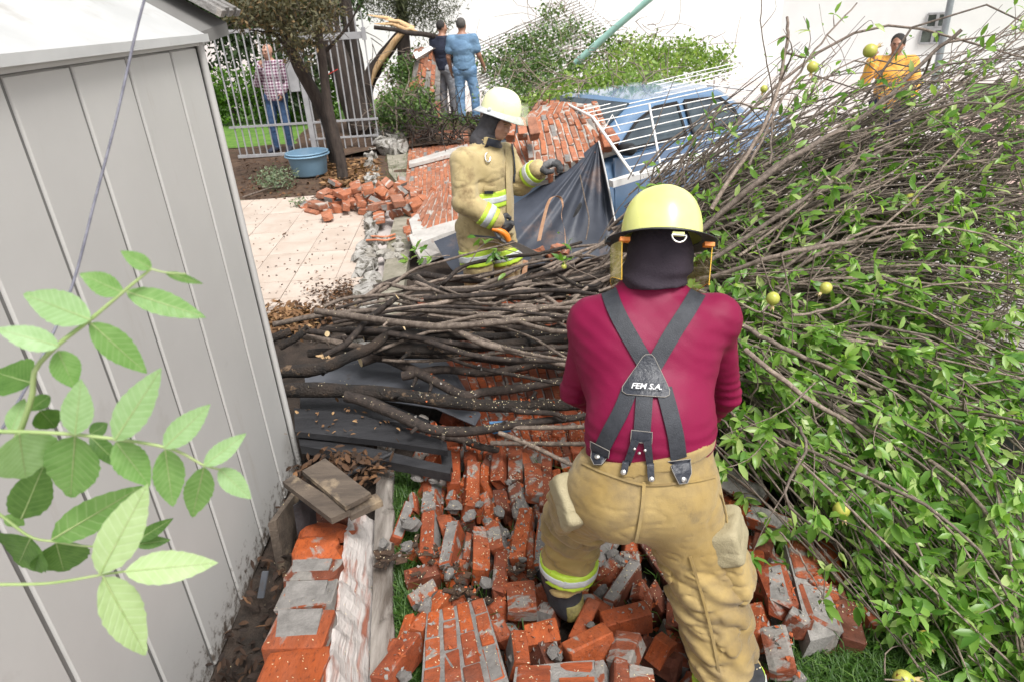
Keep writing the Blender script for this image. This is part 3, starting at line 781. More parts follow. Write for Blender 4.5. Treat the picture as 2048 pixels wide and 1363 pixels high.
def little_shrub(label, px, py, r, n, name='small_shrub'):
    c = G(px, py, .0); c[2] = .01
    t = thing(name, label, 'shrub', c)
    leaf_cloud('foliage', [(c + np.array([0, 0, r * .55]), (r * 1.2, r, r * .6))], n, .05, .022, M['lf_grey'], t, clump=6, cr=.08)
    s = MB()
    for k in range(12):
        q = c + np.array([nr.uniform(-1, 1) * r, nr.uniform(-1, 1) * r * .7, r * nr.uniform(.5, 1)]); s.tube([c, (c + q) / 2 + rdir() * .02, q], [.006, .005, .002], 5, cap=False)
    s.build('stems', M['twig'], t)
little_shrub('small grey leaved shrub on the soil left of the blue tub', 558, 378, .27, 700)
little_shrub('tiny weed tuft at the corner of the loose brick pile', 598, 414, .07, 60, 'weed')
def litter(name, region, n, L, m, z=.0, zfun=None):
    b = MB()
    for _ in range(n):
        p = np.array(region()); d = rdir(); d[2] *= .35; d /= np.linalg.norm(d); nn = rdir() * .6 + np.array([0, 0, 1])
        leaf_fan(b, p, d, nn, L * nr.uniform(.6, 1.3), L * .45 * nr.uniform(.7, 1.2), curl=nr.uniform(-.1, .5))
    return tag(b.build(name, m), kind='stuff')
def pix_region(x0, x1, y0, y1, z0, z1):
    return lambda: G(rnd.uniform(x0, x1), rnd.uniform(y0, y1), rnd.uniform(z0, z1))
def gauss_region(cx, cy, sx, sy, z0, z1):
    return lambda: G(rnd.gauss(cx, sx), rnd.gauss(cy, sy), rnd.uniform(z0, z1))
litter('dry_leaves', pix_region(645, 758, 318, 372, .0, .06), 900, .11, M['dry'])
litter('dry_leaves', pix_region(480, 760, 318, 398, .0, .03), 500, .08, M['dry_dark'])
litter('dry_leaves', gauss_region(575, 636, 26, 13, .03, .10), 600, .075, M['dry'])
litter('dry_leaves', gauss_region(690, 585, 34, 12, .02, .05), 500, .045, M['dry_dark'])
litter('dry_leaves', gauss_region(650, 625, 60, 14, .02, .07), 350, .06, M['dry_dark'])
litter('dry_leaves', pix_region(500, 735, 405, 590, .006, .012), 170, .035, M['dry_dark'])
def shed_foot():
    y = rnd.uniform(1.0, 3.4); return (rnd.uniform(-1.22, -.85 + .1 * (y - 2)), y, rnd.uniform(.01, .12))
litter('dry_leaves', shed_foot, 900, .045, M['dry_foot'])
litter('dry_leaves', shed_foot, 50, .05, M['dry_dark'])
rt = MB().tube(curve_pts([G(485, 395, .03), G(505, 388, .05), G(535, 378, .06), G(560, 372, .05)], 10), .012, 6)
tag(rt.build('bare_stick', M['twig'], origin=G(505, 388)), 'pale bare stick lying on the soil beside the small shrub', 'stick')

# ================================================================== white building, lamp post, leaning green pole
bd = thing('white_building', 'long white rendered building closing the far side of the street', 'building', (7, 21.6, 0))
def wall_run(a, b, h, t=.3):
    a, b = Vector((*a, 0)), Vector((*b, 0)); n = Vector((0, 0, 1)).cross(b - a).normalized()
    return MB().prism([a + Vector((0, 0, -.1)), b + Vector((0, 0, -.1)), b + Vector((0, 0, h)), a + Vector((0, 0, h))], n * t).build('wall', M['wall_white'], bd)
wall_run((-7, 23.4), (8.2, 21.2), 6.5); wall_run((8.2, 21.2), (34, 6.5), 6.5)
MB().prism([(-7, 23.7, 6.5), (8.3, 21.5, 6.5), (34.2, 6.8, 6.5), (36, 20, 6.5), (-6, 34, 6.5)], (0, 0, .2)).build('roof', M['wall_white'], bd)
M['glass_dark'] = mat('glass_dark', (.05, .06, .06), (.12, .14, .12), 5, .15)
wd = Vector((25.8, -14.7, 0)).normalized(); wn_ = Vector((-wd.y, wd.x, 0)) * -1
def win(px0, py0, px1, py1):
    # on the facade line (8.2,21.2)->(34,6.5)
    def hit(px, py):
        d = ray(px, py); nx, ny = 14.7, 25.8; t = (nx * 8.2 + ny * 21.2) / (nx * d[0] + ny * d[1]); return Vector(CAM + d * t)
    a, b = hit(px0, py0), hit(px1, py1)
    z0, z1 = b.z, a.z; p0, p1 = Vector((a.x, a.y, 0)), Vector((b.x, b.y, 0)); off = wn_ * .02
    q = [p0 + off + Vector((0, 0, z0)), p1 + off + Vector((0, 0, z0)), p1 + off + Vector((0, 0, z1)), p0 + off + Vector((0, 0, z1))]
    w = MB().prism(q, -wn_ * .015).build('window', M['glass_dark'], bd)
    fr = MB()
    for i in range(4): fr.bar(q[i] + wn_ * .02, q[(i + 1) % 4] + wn_ * .02, .05, .04, 0, wn_)
    fr.bar((q[0] + q[1]) / 2 + wn_ * .02, (q[2] + q[3]) / 2 + wn_ * .02, .07, .05, 0, wn_)
    f = fr.build('frame', M['steel_paint'], bd)
    f.parent = w; f.location = Vector((0, 0, 0))
    return w
win(1856, 28, 1893, 54); win(1843, 60, 1888, 86)
M['pole_grey'] = mat('pole_grey', (.20, .22, .24), (.26, .28, .30), 8, .5)
lp = thing('lamp_post', 'slim dark grey lamp post standing by the right hand lawn', 'lamp post', G(1866, 176, -.06))
p0 = Vector(G(1866, 176, -.06))
MB().tube([p0, p0 + Vector((0, 0, 1.0)), p0 + Vector((0, 0, 5.5))], [.085, .075, .06], 12).build('pole', M['pole_grey'], lp)
MB().lathe([(.01, 0), (.17, 0), (.17, .03), (.09, .06), (.085, .2)], Matrix.Translation(p0), 14).build('base', M['pole_grey'], lp)
MB().bar(p0 + Vector((0, 0, 5.4)), p0 + Vector((-.9, -.2, 5.6)), .06, .06).build('arm', M['pole_grey'], lp)
MB().box(p0 + Vector((-1.1, -.24, 5.6)), (.5, .2, .1)).build('lamp_head', M['pole_grey'], lp)
M['pole_green'] = mat('pole_green', (.30, .52, .46), (.36, .58, .52), 6, .5, spots=(.6, .62, .6), sscale=3, sedge=(.62, .66))
gp = thing('green_pole', 'pale green metal pole knocked over and leaning to the right', 'pole', Y(1175, 105, 13.2))
MB().tube([Y(1150, 128, 13.3), Y(1228, 58, 13.0), Y(1345, -40, 12.6)], [.062, .058, .05], 14).build('shaft', M['pole_green'], gp)
MB().tube([Y(1262, 28, 12.89), Y(1284, 9, 12.83)], [.064, .064], 14).build('white_band', M['white_paint'], gp)
# ================================================================== bricks (X length .24, Y course height .06, Z depth .12)
def brick_mesh(seed, L=.24, W=.06, T=.115, ch=.005, broken=False, mortar_faces=(), mats=None, jag=.03):
    r = random.Random(seed); b = MB()
    hx, hy, hz = L / 2, W / 2, T / 2
    vs = {}; V = []; F = []; MI = []
    cor = [(sx, sy, sz) for sx in (-1, 1) for sy in (-1, 1) for sz in (-1, 1)]
    J = {c: (r.uniform(-.004, .004), r.uniform(-.003, .003), r.uniform(-.004, .004)) for c in cor}
    if broken:
        for c in cor:
            if c[0] > 0: J[c] = (r.uniform(-jag * 1.6, jag), J[c][1] + r.uniform(-.004, .004), J[c][2])
    for c in cor:
        p = [c[0] * hx + J[c][0], c[1] * hy + J[c][1], c[2] * hz + J[c][2]]
        cc = ch * r.uniform(.4, 1.7) * (3.2 if r.random() < (.45 if broken else .14) else 1)
        for a in range(3):                   # vertex lying ON face a
            q = list(p)
            for o in range(3):
                if o != a: q[o] -= c[o] * cc
            vs[(c, a)] = len(V); V.append(tuple(q))
    def quad(a, s):
        o = [k for k in range(3) if k != a]
        loop = []
        for u, v in ((-1, -1), (1, -1), (1, 1), (-1, 1)):
            c = [0, 0, 0]; c[a] = s; c[o[0]] = u; c[o[1]] = v; loop.append(vs[(tuple(c), a)])
        return loop if (s > 0) == (a != 1) else loop[::-1]
    for a in range(3):
        for s in (-1, 1):
            lp = quad(a, s)
            if broken and a == 0 and s == 1:     # rough broken face: a fan to a displaced middle
                m = len(V); ctr = np.mean([V[i] for i in lp], 0) + np.array([r.uniform(-.025, .018), r.uniform(-.01, .01), r.uniform(-.02, .02)])
                V.append(tuple(ctr))
                for i in range(4): F.append((lp[i], lp[(i + 1) % 4], m)); MI.append(0)
            else:
                F.append(tuple(lp)); MI.append(1 if (a, s) in mortar_faces else 0)
    for a in range(3):                        # edges
        o = [k for k in range(3) if k != a]
        for u in (-1, 1):
            for v in (-1, 1):
                c0 = [0, 0, 0]; c0[o[0]] = u; c0[o[1]] = v; c1 = list(c0); c0[a] = -1; c1[a] = 1; c0, c1 = tuple(c0), tuple(c1)
                F.append((vs[(c0, o[0])], vs[(c1, o[0])], vs[(c1, o[1])], vs[(c0, o[1])])); MI.append(0)
    for c in cor:
        F.append((vs[(c, 0)], vs[(c, 1)], vs[(c, 2)])); MI.append(0)
    me = bpy.data.meshes.new('brick'); me.from_pydata(V, [], F)
    for k in mats: me.materials.append(k)
    me.polygons.foreach_set('material_index', MI)
    me.update()
    import bmesh
    bm = bmesh.new(); bm.from_mesh(me); bmesh.ops.recalc_face_normals(bm, faces=bm.faces)
    bm.to_mesh(me); bm.free()
    return me
def brick_set(body, mort, seed):
    mm = [M[body], M[mort]]
    return dict(whole=[brick_mesh(seed + i, mats=mm) for i in range(6)],
                mort=[brick_mesh(seed + 20 + i, mats=mm, mortar_faces=f) for i, f in enumerate([((1, 1),), ((1, -1),), ((2, 1),), ((1, 1), (1, -1)), ((0, -1), (1, 1)), ((0, 1), (2, 1))])],
                broken=[brick_mesh(seed + 40 + i, mats=mm, broken=True, L=.2) for i in range(5)] + [brick_mesh(seed + 50 + i, mats=mm, broken=True, L=.16, mortar_faces=f) for i, f in enumerate([((1, 1),), ((1, -1), (0, -1)), ((2, 1),)])])
WET = brick_set('brick', 'mortar', 1000)
DRY = brick_set('brick_dry_bright', 'mortar', 2000)
MOR = brick_set('brick_mort', 'mortar', 3000)
def lump_mesh(seed, m):
    r = random.Random(seed); n = 7; V = []
    for zz, rr in ((-.5, .7), (-.1, 1), (.35, .9), (.5, .5)):
        for k in range(n):
            a = 2 * math.pi * k / n; f = rr * r.uniform(.6, 1.25)
            V.append((.5 * f * math.cos(a), .5 * f * math.sin(a), zz + r.uniform(-.1, .1)))
    F = [(i * n + k, i * n + (k + 1) % n, (i + 1) * n + (k + 1) % n, (i + 1) * n + k) for i in range(3) for k in range(n)] + [tuple(range(3 * n, 4 * n)), tuple(range(n - 1, -1, -1))]
    me = bpy.data.meshes.new('mortar_lump'); me.from_pydata(V, [], F); me.materials.append(m); me.update(); return me
LUMP = [lump_mesh(i, M['mortar']) for i in range(6)]

def put_brick(me, c, along, normal, size, parent=None, name='brick', base=(.24, .06, .115)):
    R3 = frame(along, normal)
    o = link_mesh(name, me, parent, mtx(c, R3, tuple(s / b for s, b in zip(size, base))))
    return o
def wall_patch(name, label, cat, TL, TR, BR, BL, ncol, nrow, bset, depth=.10, jit=.02, drop=.0, jz=.006, joint=.84, mort='mortar', bed=True, group=None, sag=0, skip=None, bedoff=.014, thing_obj=None, lift=0):
    TL, TR, BR, BL = [np.array(p, float) for p in (TL, TR, BR, BL)]
    t = thing_obj or thing(name, label, cat, (TL + TR + BR + BL) / 4 - np.array([0, 0, .08]), group)
    def S(u, v):
        p = (TL * (1 - u) + TR * u) * (1 - v) + (BL * (1 - u) + BR * u) * v
        p = p.copy(); p[2] -= sag * math.sin(math.pi * u) * math.sin(math.pi * v); return p
    def fr(u, v):
        e = .01; dv = (S(u, v + e) - S(u, v - e)) / (2 * e); du = (S(u + e, v) - S(u - e, v)) / (2 * e)
        n = np.cross(du, -dv); n /= np.linalg.norm(n)
        if n[2] < 0: n = -n
        return du, dv, n
    if bed:
        nu, nv = max(4, ncol), max(4, nrow * 2); P = []
        for j in range(nv + 1):
            row = []
            for i in range(nu + 1):
                u, v = i / nu, j / nv; n = fr(min(max(u, .02), .98), min(max(v, .02), .98))[2]
                row.append(S(u * .985 + .0075, v * .985 + .0075) - n * (bedoff + rnd.uniform(-.003, .003)))
            P.append(row)
        MB().grid(P, sm=False, thick=-fr(.5, .5)[2] * depth * .8).build('mortar_bed', M[mort], t)
    for i in range(ncol):
        off = .5 if i % 2 else 0
        for j in range(-1 if off else 0, nrow):
            u = (i + .5) / ncol; v0 = (j + off) / nrow; v1 = (j + 1 + off) / nrow
            v0c, v1c = max(v0, 0), min(v1, 1)
            if v1c - v0c < .3 / nrow: continue
            if rnd.random() < drop: continue
            v = (v0c + v1c) / 2
            if skip and skip(u, v): continue
            du, dv, n = fr(min(max(u, .02), .98), min(max(v, .02), .98))
            L = np.linalg.norm(dv) * (v1c - v0c) - .010; W = np.linalg.norm(du) / ncol * joint
            al = dv / np.linalg.norm(dv) + rdir() * jit; nn = n + rdir() * jit
            kind = 'whole' if rnd.random() < .8 else ('mort' if rnd.random() < .6 else 'broken')
            me = rnd.choice(bset[kind])
            bl = {'whole': .24, 'mort': .24, 'broken': .2}[kind]
            c = S(u, v) - n * (depth / 2 - lift) + n * rnd.uniform(-jz, jz)
            put_brick(me, c, al, nn, (L, W, depth), t, base=(bl, .06, .115))
    return t

# ------------------------------------------------------------------ low stub of wall that still stands
stub = thing('wall_stub', 'low standing stub of brick wall with whitewashed side and mortar smeared broken top', 'brick wall', G(640, 1250, 0))
T6 = [((700, 1036), (722, 1050), .22, 0), ((668, 1062), (712, 1075), .27, 0), ((640, 1110), (700, 1120), .30, 0), ((628, 1172), (690, 1172), .33, 1), ((590, 1236), (668, 1226), .36, 1), ((556, 1290), (652, 1284), .39, 1), ((520, 1352), (640, 1350), .43, 0), ((480, 1425), (622, 1425), .47, 1), ((440, 1500), (600, 1500), .5, 0)]
wd_ = np.array([-.148, .989, 0])
def stub_at(y, t, z): return np.array([-.60 - (y - 1.8) * .13 - t, y, z])
yy = 2.60; zs = [.18, .22, .25, .27, .30, .33, .36, .39, .42]
ylen = [.10, .14, .17, .15, .17, .2, .22, .24, .24]
for k, (dz, L) in enumerate(zip(zs, ylen)):
    c = stub_at(yy - L / 2, .230, dz - .03)
    me = (MOR if k in (3, 4, 5, 7, 8) else WET)['mort' if k in (3, 4, 5, 7, 8) else 'broken'][(k * 2) % 6]
    o = put_brick(me, c, (.99, .06 * (-1) ** k, .02), (0.05 * (k % 3 - 1), rnd.uniform(.05, .3), 1), (.215, L - .008, .062), stub, base=(.24 if k in (3, 4, 5, 7, 8) else .2, .06, .115))
    if k in (3, 4, 5, 7, 8): MB().prism([stub_at(yy - .012, .32, dz + .004), stub_at(yy - .02, .155, dz + .006), stub_at(yy - L + .03, .17, dz + .004), stub_at(yy - L + .012, .31, dz + .003)], (0, 0, -.012)).build('mortar_cap', M['mortar'], stub)
    # courses below
    for q in range(int((dz - .06) / .07) + 1):
        z2 = dz - .075 - q * .07
        if z2 < .02: break
        put_brick(WET['whole'][(k + q) % 6], stub_at(yy - L / 2, .21, z2 - .03), (.99, 0, 0), (0, .02, 1), (.20, L - .008, .06), stub)
    yy -= L
# whitewashed render flaking off the side
P = []
for k in range(48):
    y = 2.63 - k * .042; z1 = np.interp(y, [.6, 2.60], [.46, .17]) + rnd.uniform(-.022, .012); row = []
    for q in range(7):
        t = q / 6; row.append(stub_at(y, .112 * t + rnd.uniform(-.005, .005), .05 + (z1 - .05) * t))
    P.append(row)
MB().grid(P, sm=False, thick=(-.014, 0, 0)).build('render_coat', M['whitewash'], stub)
M['kerb_wood'] = mat('kerb', (.10, .08, .065), (.32, .29, .26), 7, .85, .6, 60, stretch=(2.5, .35, 1), spots=(.05, .04, .03), sscale=5, sedge=(.6, .7))
kerb = MB()
P = []
for k in range(30):
    y = 3.35 - k * .1; a = np.array([-.60 - (y - 1.8) * .13, y, .0])
    P.append([a + np.array([-.01, 0, .115 + rnd.uniform(-.006, .006)]), a + np.array([.045 + rnd.uniform(-.006, .006), 0, .12 + rnd.uniform(-.005, .005)]), a + np.array([.075 + rnd.uniform(-.01, .01), 0, .10 + rnd.uniform(-.01, .01)]), a + np.array([.08, 0, -.06])])
kerb.grid(P, sm=False)
MBk = kerb.build('wall_footing', M['kerb_wood']); tag(MBk, kind='structure')

# ------------------------------------------------------------------ foreground: the fallen wall, broken up
D8 = lambda pts, z: [G(*p, zz) for p, zz in zip(pts, z)]
wall_patch('mortared_brick_chunk', 'chunk of four brick courses still bonded by clean grey mortar nearest the wall stub', 'brick chunk',
           *D8([(852, 1222), (968, 1192), (1030, 1400), (838, 1400)], (.20, .24, .30, .24)), 4, 3, WET, jit=.01, jz=.002, joint=.78, depth=.11, bedoff=.004)
wall_patch('mortared_brick_chunk', 'narrow leaning brick strip left of the four course chunk over the grass', 'brick chunk',
           *D8([(880, 1175), (905, 1180), (770, 1365), (735, 1352)], (.16, .17, .22, .2)), 1, 2, WET, jit=.02, joint=.9, bed=False)
wall_patch('mortared_brick_chunk', 'two brick chunk lying crosswise with thick mortar at the bottom of the rubble', 'brick chunk',
           *D8([(1030, 1330), (1190, 1315), (1200, 1385), (1020, 1392)][0:4], (.24, .24, .25, .25)), 2, 1, WET, jit=.02, joint=.8, bedoff=.006)
wall_patch('mortared_brick_chunk', 'long double course slab with mortar edges sliding onto the grass under the pomegranate leaves', 'brick chunk',
           *D8([(1566, 1068), (1620, 1058), (1690, 1262), (1622, 1282)], (.17, .16, .13, .16)), 1, 2, MOR, jit=.02, joint=.74, depth=.12, bedoff=.006)
wall_patch('mortared_brick_chunk', 'single orange brick course beside the grass right of the double slab', 'brick chunk',
           *D8([(1640, 1075), (1668, 1070), (1732, 1275), (1690, 1290)], (.13, .12, .10, .12)), 1, 2, WET, jit=.02, joint=.95, depth=.12, bed=False)

c1 = (700, 850, 2.657); c5 = (1440, 850, 2.656)
LOOSE = [  # crop, end A, end B, width (crop px), z, set, kind, tilt
 (c1, 548, 108, 545, 312, 78, .17, 'WET', 'whole', 0), (c1, 640, 182, 632, 432, 80, .18, 'WET', 'whole', 0), (c1, 640, 108, 640, 172, 78, .18, 'WET', 'broken', 0),
 (c1, 712, 195, 712, 300, 64, .16, 'WET', 'broken', 0), (c1, 798, 118, 792, 278, 78, .2, 'WET', 'broken', .15), (c1, 875, 120, 880, 282, 86, .2, 'MOR', 'mort', .1),
 (c1, 968, 190, 976, 366, 100, .22, 'MOR', 'mort', .1), (c1, 1046, 170, 1034, 420, 60, .2, 'WET', 'whole', .1),
 (c1, 440, 335, 428, 440, 84, .17, 'MOR', 'mort', 0), (c1, 426, 445, 415, 690, 84, .17, 'WET', 'mort', 0), (c1, 700, 335, 738, 455, 66, .19, 'WET', 'broken', .2),
 (c1, 798, 300, 835, 455, 72, .2, 'WET', 'broken', .2), (c1, 888, 292, 915, 470, 84, .2, 'MOR', 'mort', .15), (c1, 540, 330, 535, 402, 62, .16, 'WET', 'broken', 0),
 (c1, 330, 330, 352, 452, 52, .13, 'WET', 'broken', .1), (c1, 300, 400, 222, 592, 64, .12, 'WET', 'mort', -.2), (c1, 372, 290, 420, 340, 60, .13, 'WET', 'broken', .2),
 (c1, 556, 500, 508, 735, 84, .18, 'WET', 'mort', 0), (c1, 692, 528, 688, 765, 98, .19, 'WET', 'whole', .05), (c1, 800, 650, 788, 875, 78, .17, 'WET', 'broken', -.1),
 (c1, 942, 430, 890, 702, 84, .2, 'WET', 'whole', .1), (c1, 1046, 455, 1010, 745, 88, .18, 'WET', 'mort', .1), (c1, 620, 560, 600, 700, 40, .15, 'MOR', 'mort', .1),
 (c1, 770, 490, 795, 640, 84, .21, 'MOR', 'mort', .15), (c1, 855, 560, 850, 740, 44, .17, 'MOR', 'mort', .3), (c1, 966, 560, 960, 740, 40, .16, 'MOR', 'mort', -.2),
 (c1, 480, 750, 290, 800, 110, .13, 'WET', 'whole', .1), (c1, 470, 830, 320, 920, 90, .15, 'MOR', 'mort', .25), (c1, 470, 920, 270, 1180, 84, .13, 'WET', 'whole', .25),
 (c1, 340, 985, 240, 1290, 70, .12, 'WET', 'mort', .3), (c1, 250, 1110, 90, 1330, 95, .12, 'WET', 'broken', .1), (c1, 200, 1280, 130, 1363, 80, .1, 'WET', 'broken', .2), (c1, 450, 1250, 440, 1400, 110, .22, 'MOR', 'mort', -.1),
 (c1, 910, 815, 912, 985, 165, .18, 'MOR', 'mort', .1), (c1, 1110, 1060, 930, 1100, 130, .19, 'WET', 'whole', .1), (c1, 830, 900, 740, 985, 80, .15, 'WET', 'broken', .1), (c1, 880, 1085, 900, 1260, 92, .2, 'WET', 'mort', -.1),
 (c1, 1390, 1080, 1150, 1195, 130, .24, 'WET', 'whole', .1), (c1, 1594, 960, 1340, 1030, 120, .22, 'WET', 'whole', .15), (c1, 1500, 1095, 1430, 1260, 150, .24, 'MOR', 'mort', .05),
 (c1, 1290, 905, 1180, 1130, 84, .18, 'WET', 'whole', .2), (c1, 1520, 710, 1370, 930, 84, .2, 'WET', 'mort', .2), (c1, 1420, 700, 1310, 820, 100, .15, 'MOR', 'broken', .1), (c1, 1555, 815, 1545, 910, 80, .16, 'WET', 'broken', 0),
 (c1, 1430, 1235, 1420, 1390, 90, .25, 'WET', 'whole', -.1), (c1, 1345, 1235, 1350, 1390, 60, .25, 'MOR', 'mort', .1), (c1, 1530, 1265, 1540, 1400, 140, .25, 'MOR', 'mort', .1), (c1, 1440, 690, 1540, 690, 60, .16, 'MOR', 'mort', .1),
 (c1, 1095, 985, 1005, 960, 90, .16, 'MOR', 'mort', .1), (c1, 1610, 1110, 1700, 1180, 110, .2, 'WET', 'whole', .1),
 (c5, 35, 420, 300, 500, 110, .22, 'WET', 'whole', .12), (c5, 150, 440, 360, 520, 120, .25, 'MOR', 'mort', .1), (c5, 20, 250, 240, 380, 130, .2, 'MOR', 'mort', .05), (c5, 250, 545, 230, 660, 90, .18, 'WET', 'broken', .1),
 (c5, 260, 690, 360, 990, 165, .22, 'WET', 'broken', .1), (c5, 215, 940, 210, 1110, 90, .16, 'WET', 'whole', -.1), (c5, 295, 1050, 345, 1300, 150, .2, 'MOR', 'mort', .1), (c5, 340, 960, 490, 1060, 70, .22, 'MOR', 'broken', .2),
 (c5, 400, 520, 480, 700, 60, .14, 'WET', 'whole', 0), (c5, 500, 560, 530, 690, 60, .12, 'WET', 'broken', .1), (c5, 480, 790, 650, 920, 80, .17, 'MOR', 'broken', .2), (c5, 770, 950, 840, 1060, 90, .1, 'WET', 'whole', .1),
 (c5, 870, 760, 960, 860, 100, .1, 'WET', 'whole', .1), (c5, 960, 900, 1000, 1040, 100, .09, 'WET', 'whole', .1), (c5, 690, 700, 790, 760, 90, .11, 'WET', 'whole', .1)]
SETS = dict(WET=WET, DRY=DRY, MOR=MOR)
LB = {'whole': 'whole orange brick', 'broken': 'snapped orange brick', 'mort': 'half mortared orange brick', 'MOR': 'mortar smeared grey brick'}
def zone(px, py):
    if px > 1440: return 'under the pomegranate edge' if px > 1640 else ('right of the cargo pocket, high on the heap' if py < 1080 else 'right of the cargo pocket, low on the heap')
    if px > 1190: return 'between the tan trouser legs' if py < 1300 else 'along the bottom between the legs'
    if px > 1060: return 'touching the rubber boot' if py > 1090 else 'left of the tan hip pocket'
    if py < 975: return 'in the row just below the black boards'
    if py < 1060: return 'in the second row below the black boards, ' + ('near the grass' if px < 880 else 'near the hip')
    if py < 1150: return 'in the third row below the black boards, ' + ('near the grass' if px < 890 else ('at its middle' if px < 1000 else 'near the hip'))
    if px < 850: return 'between the grass and the four course chunk'
    return 'beside the four course chunk'
SPECIAL = {30: 'dark topped orange brick leaning out over the grass beside the wall footing', 33: 'square mortar coated brick with an orange patch left of the rubber boot', 34: 'orange brick jammed right under the toe of the rubber boot',
           37: 'big clean orange brick between the firefighter\'s legs, below the wide one', 38: 'wide dark orange brick lying level between the firefighter\'s legs', 39: 'grey mortar brick with orange smears beside the firefighter\'s right shin',
           50: 'large orange brick beside the yellow trouser pocket flap, under a mortar slab', 51: 'mortar faced brick resting on top of the large orange one near the pocket flap', 54: 'big tilted orange brick face right of the trouser cargo pocket', 56: 'half mortar half orange brick standing at the edge of the lower grass'}
def loose(spec, i):
    (cr, ax, ay, bx, by, w, z, st, kd, tilt) = spec
    S_ = lambda x, y: (cr[0] + x / cr[2], cr[1] + y / cr[2])
    A, B = G(*S_(ax, ay), z), G(*S_(bx, by), z - tilt * .12)
    al = B - A; L = np.linalg.norm(al); c = (A + B) / 2
    dpx = float((c - CAM) @ _f); W = max(w / cr[2] / FPX * dpx, .035) * .93
    side = np.cross(al, (0, 0, 1)); side /= np.linalg.norm(side)
    n = np.array([0, 0, 1.0]) + side * rnd.uniform(-.5, .5) + rdir() * .12
    T = .10 if W < .085 else .065
    me = rnd.choice(SETS[st][kd])
    o = put_brick(me, c - np.array([0, 0, T / 2]), al, n, (max(L * .97, .06), W, T), None, 'loose_brick', ({'broken': .2}.get(kd, .24), .06, .115))
    return o
for i, s in enumerate(LOOSE):
    o = loose(s, i)
    if i in SPECIAL: tag(o, SPECIAL[i], 'brick', 'loose bricks of the near rubble')
    else: tag(o, (LB['MOR'] if s[7] == 'MOR' else LB[s[8]]) + ' ' + zone(s[0][0] + (s[1] + s[3]) / 2 / s[0][2], s[0][1] + (s[2] + s[4]) / 2 / s[0][2]), 'brick', 'loose bricks of the near rubble')
# bricks wedged underneath in the old course order
under = thing('collapsed_wall_section', 'lower layer of collapsed brick courses half buried beneath the near rubble', 'brick rubble', (.4, 2.5, .02))
for i in range(34):
    for j in range(10):
        x = -.48 + i * .073 + rnd.uniform(-.02, .02); y = 1.25 + j * .235 + (i % 2) * .11 + rnd.uniform(-.04, .04)
        x -= (y - 2.4) * .12
        if x < -.60 - (y - 1.8) * .13 + .17 + (.12 if y < 2.25 else 0): continue
        if x > 1.18 - (y < 2.0) * .3 or y > 3.5: continue
        if rnd.random() < .16: continue
        al = np.array([-.14 + rnd.gauss(0, .45), 1, rnd.gauss(0, .2)]); n = np.array([rnd.gauss(0, .4), rnd.gauss(0, .2), 1])
        kd = rnd.choices(['whole', 'mort', 'broken'], [.4, .3, .3])[0]; st = rnd.choice([WET, WET, MOR])
        put_brick(rnd.choice(st[kd]), (x, y, .02 + rnd.uniform(0, .085)), al, n, (.225 if kd != 'broken' else rnd.uniform(.1, .18), .06, .10), under, base=({'broken': .2}.get(kd, .24), .06, .115))
# grey mortar lumps
for k, (x, y, s) in enumerate([(320, 505, 110), (550, 410, 100), (630, 470, 70), (730, 490, 55), (790, 440, 85), (905, 410, 95), (685, 400, 50), (400, 940, 120), (300, 625, 80), (525, 770, 70), (720, 820, 80), (1090, 1190, 120), (285, 1310, 90), (175, 610, 70), (915, 690, 50), (870, 640, 45), (1280, 1040, 50), (350, 250, 90), (450, 270, 70), (1000, 300, 70)]):
    px, py = 700 + x / 2.657, 850 + y / 2.657; c = G(px, py, .2)
    sz = s / 2.657 / FPX * float((c - CAM) @ _f)
    o = link_mesh('mortar_lump', LUMP[k % 6], None, mtx(c - np.array([0, 0, .02]), Euler((rnd.uniform(-.5, .5), rnd.uniform(-.5, .5), rnd.uniform(0, 6))).to_matrix(), (sz, sz * rnd.uniform(.6, .9), sz * .55)))
    tag(o, ('large' if sz > .06 else 'small') + ' mortar lump ' + zone(px, py), 'mortar lump', 'mortar lumps in the near rubble')
for k in range(30):
    c = np.array([rnd.uniform(-.4, 1.1), rnd.uniform(1.4, 3.3), rnd.uniform(.1, .19)]); sz = rnd.uniform(.03, .07)
    o = link_mesh('mortar_lump', LUMP[k % 6], None, mtx(c, Euler((rnd.uniform(-1, 1), rnd.uniform(-1, 1), rnd.uniform(0, 6))).to_matrix(), (sz, sz * .8, sz * .6)))
    tag(o, 'grey lump of broken mortar lying among the near bricks', 'mortar lump', 'mortar lumps in the near rubble')
M['rot'] = mat('rot', (.03, .018, .012), (.13, .075, .045), 12, .9, 1, 60, stretch=(1, 3, 1))
rot = MB()
for (x, y, s) in ((290, 700, 130), (420, 660, 60), (610, 800, 140), (590, 860, 80), (900, 770, 80), (200, 690, 60)):
    c = G(700 + x / 2.657, 850 + y / 2.657, .17)
    for q in range(13):
        p = c + np.array([rnd.gauss(0, s * .0005), rnd.gauss(0, s * .0004), rnd.uniform(-.02, .012)])
        rot.box(p, (rnd.uniform(.015, .06), rnd.uniform(.008, .03), .006), Euler((rnd.uniform(-.3, .3), rnd.uniform(-.3, .3), rnd.uniform(0, 3.1))).to_matrix())
tag(rot.build('rotten_wood_crumbs', M['rot']), kind='stuff')

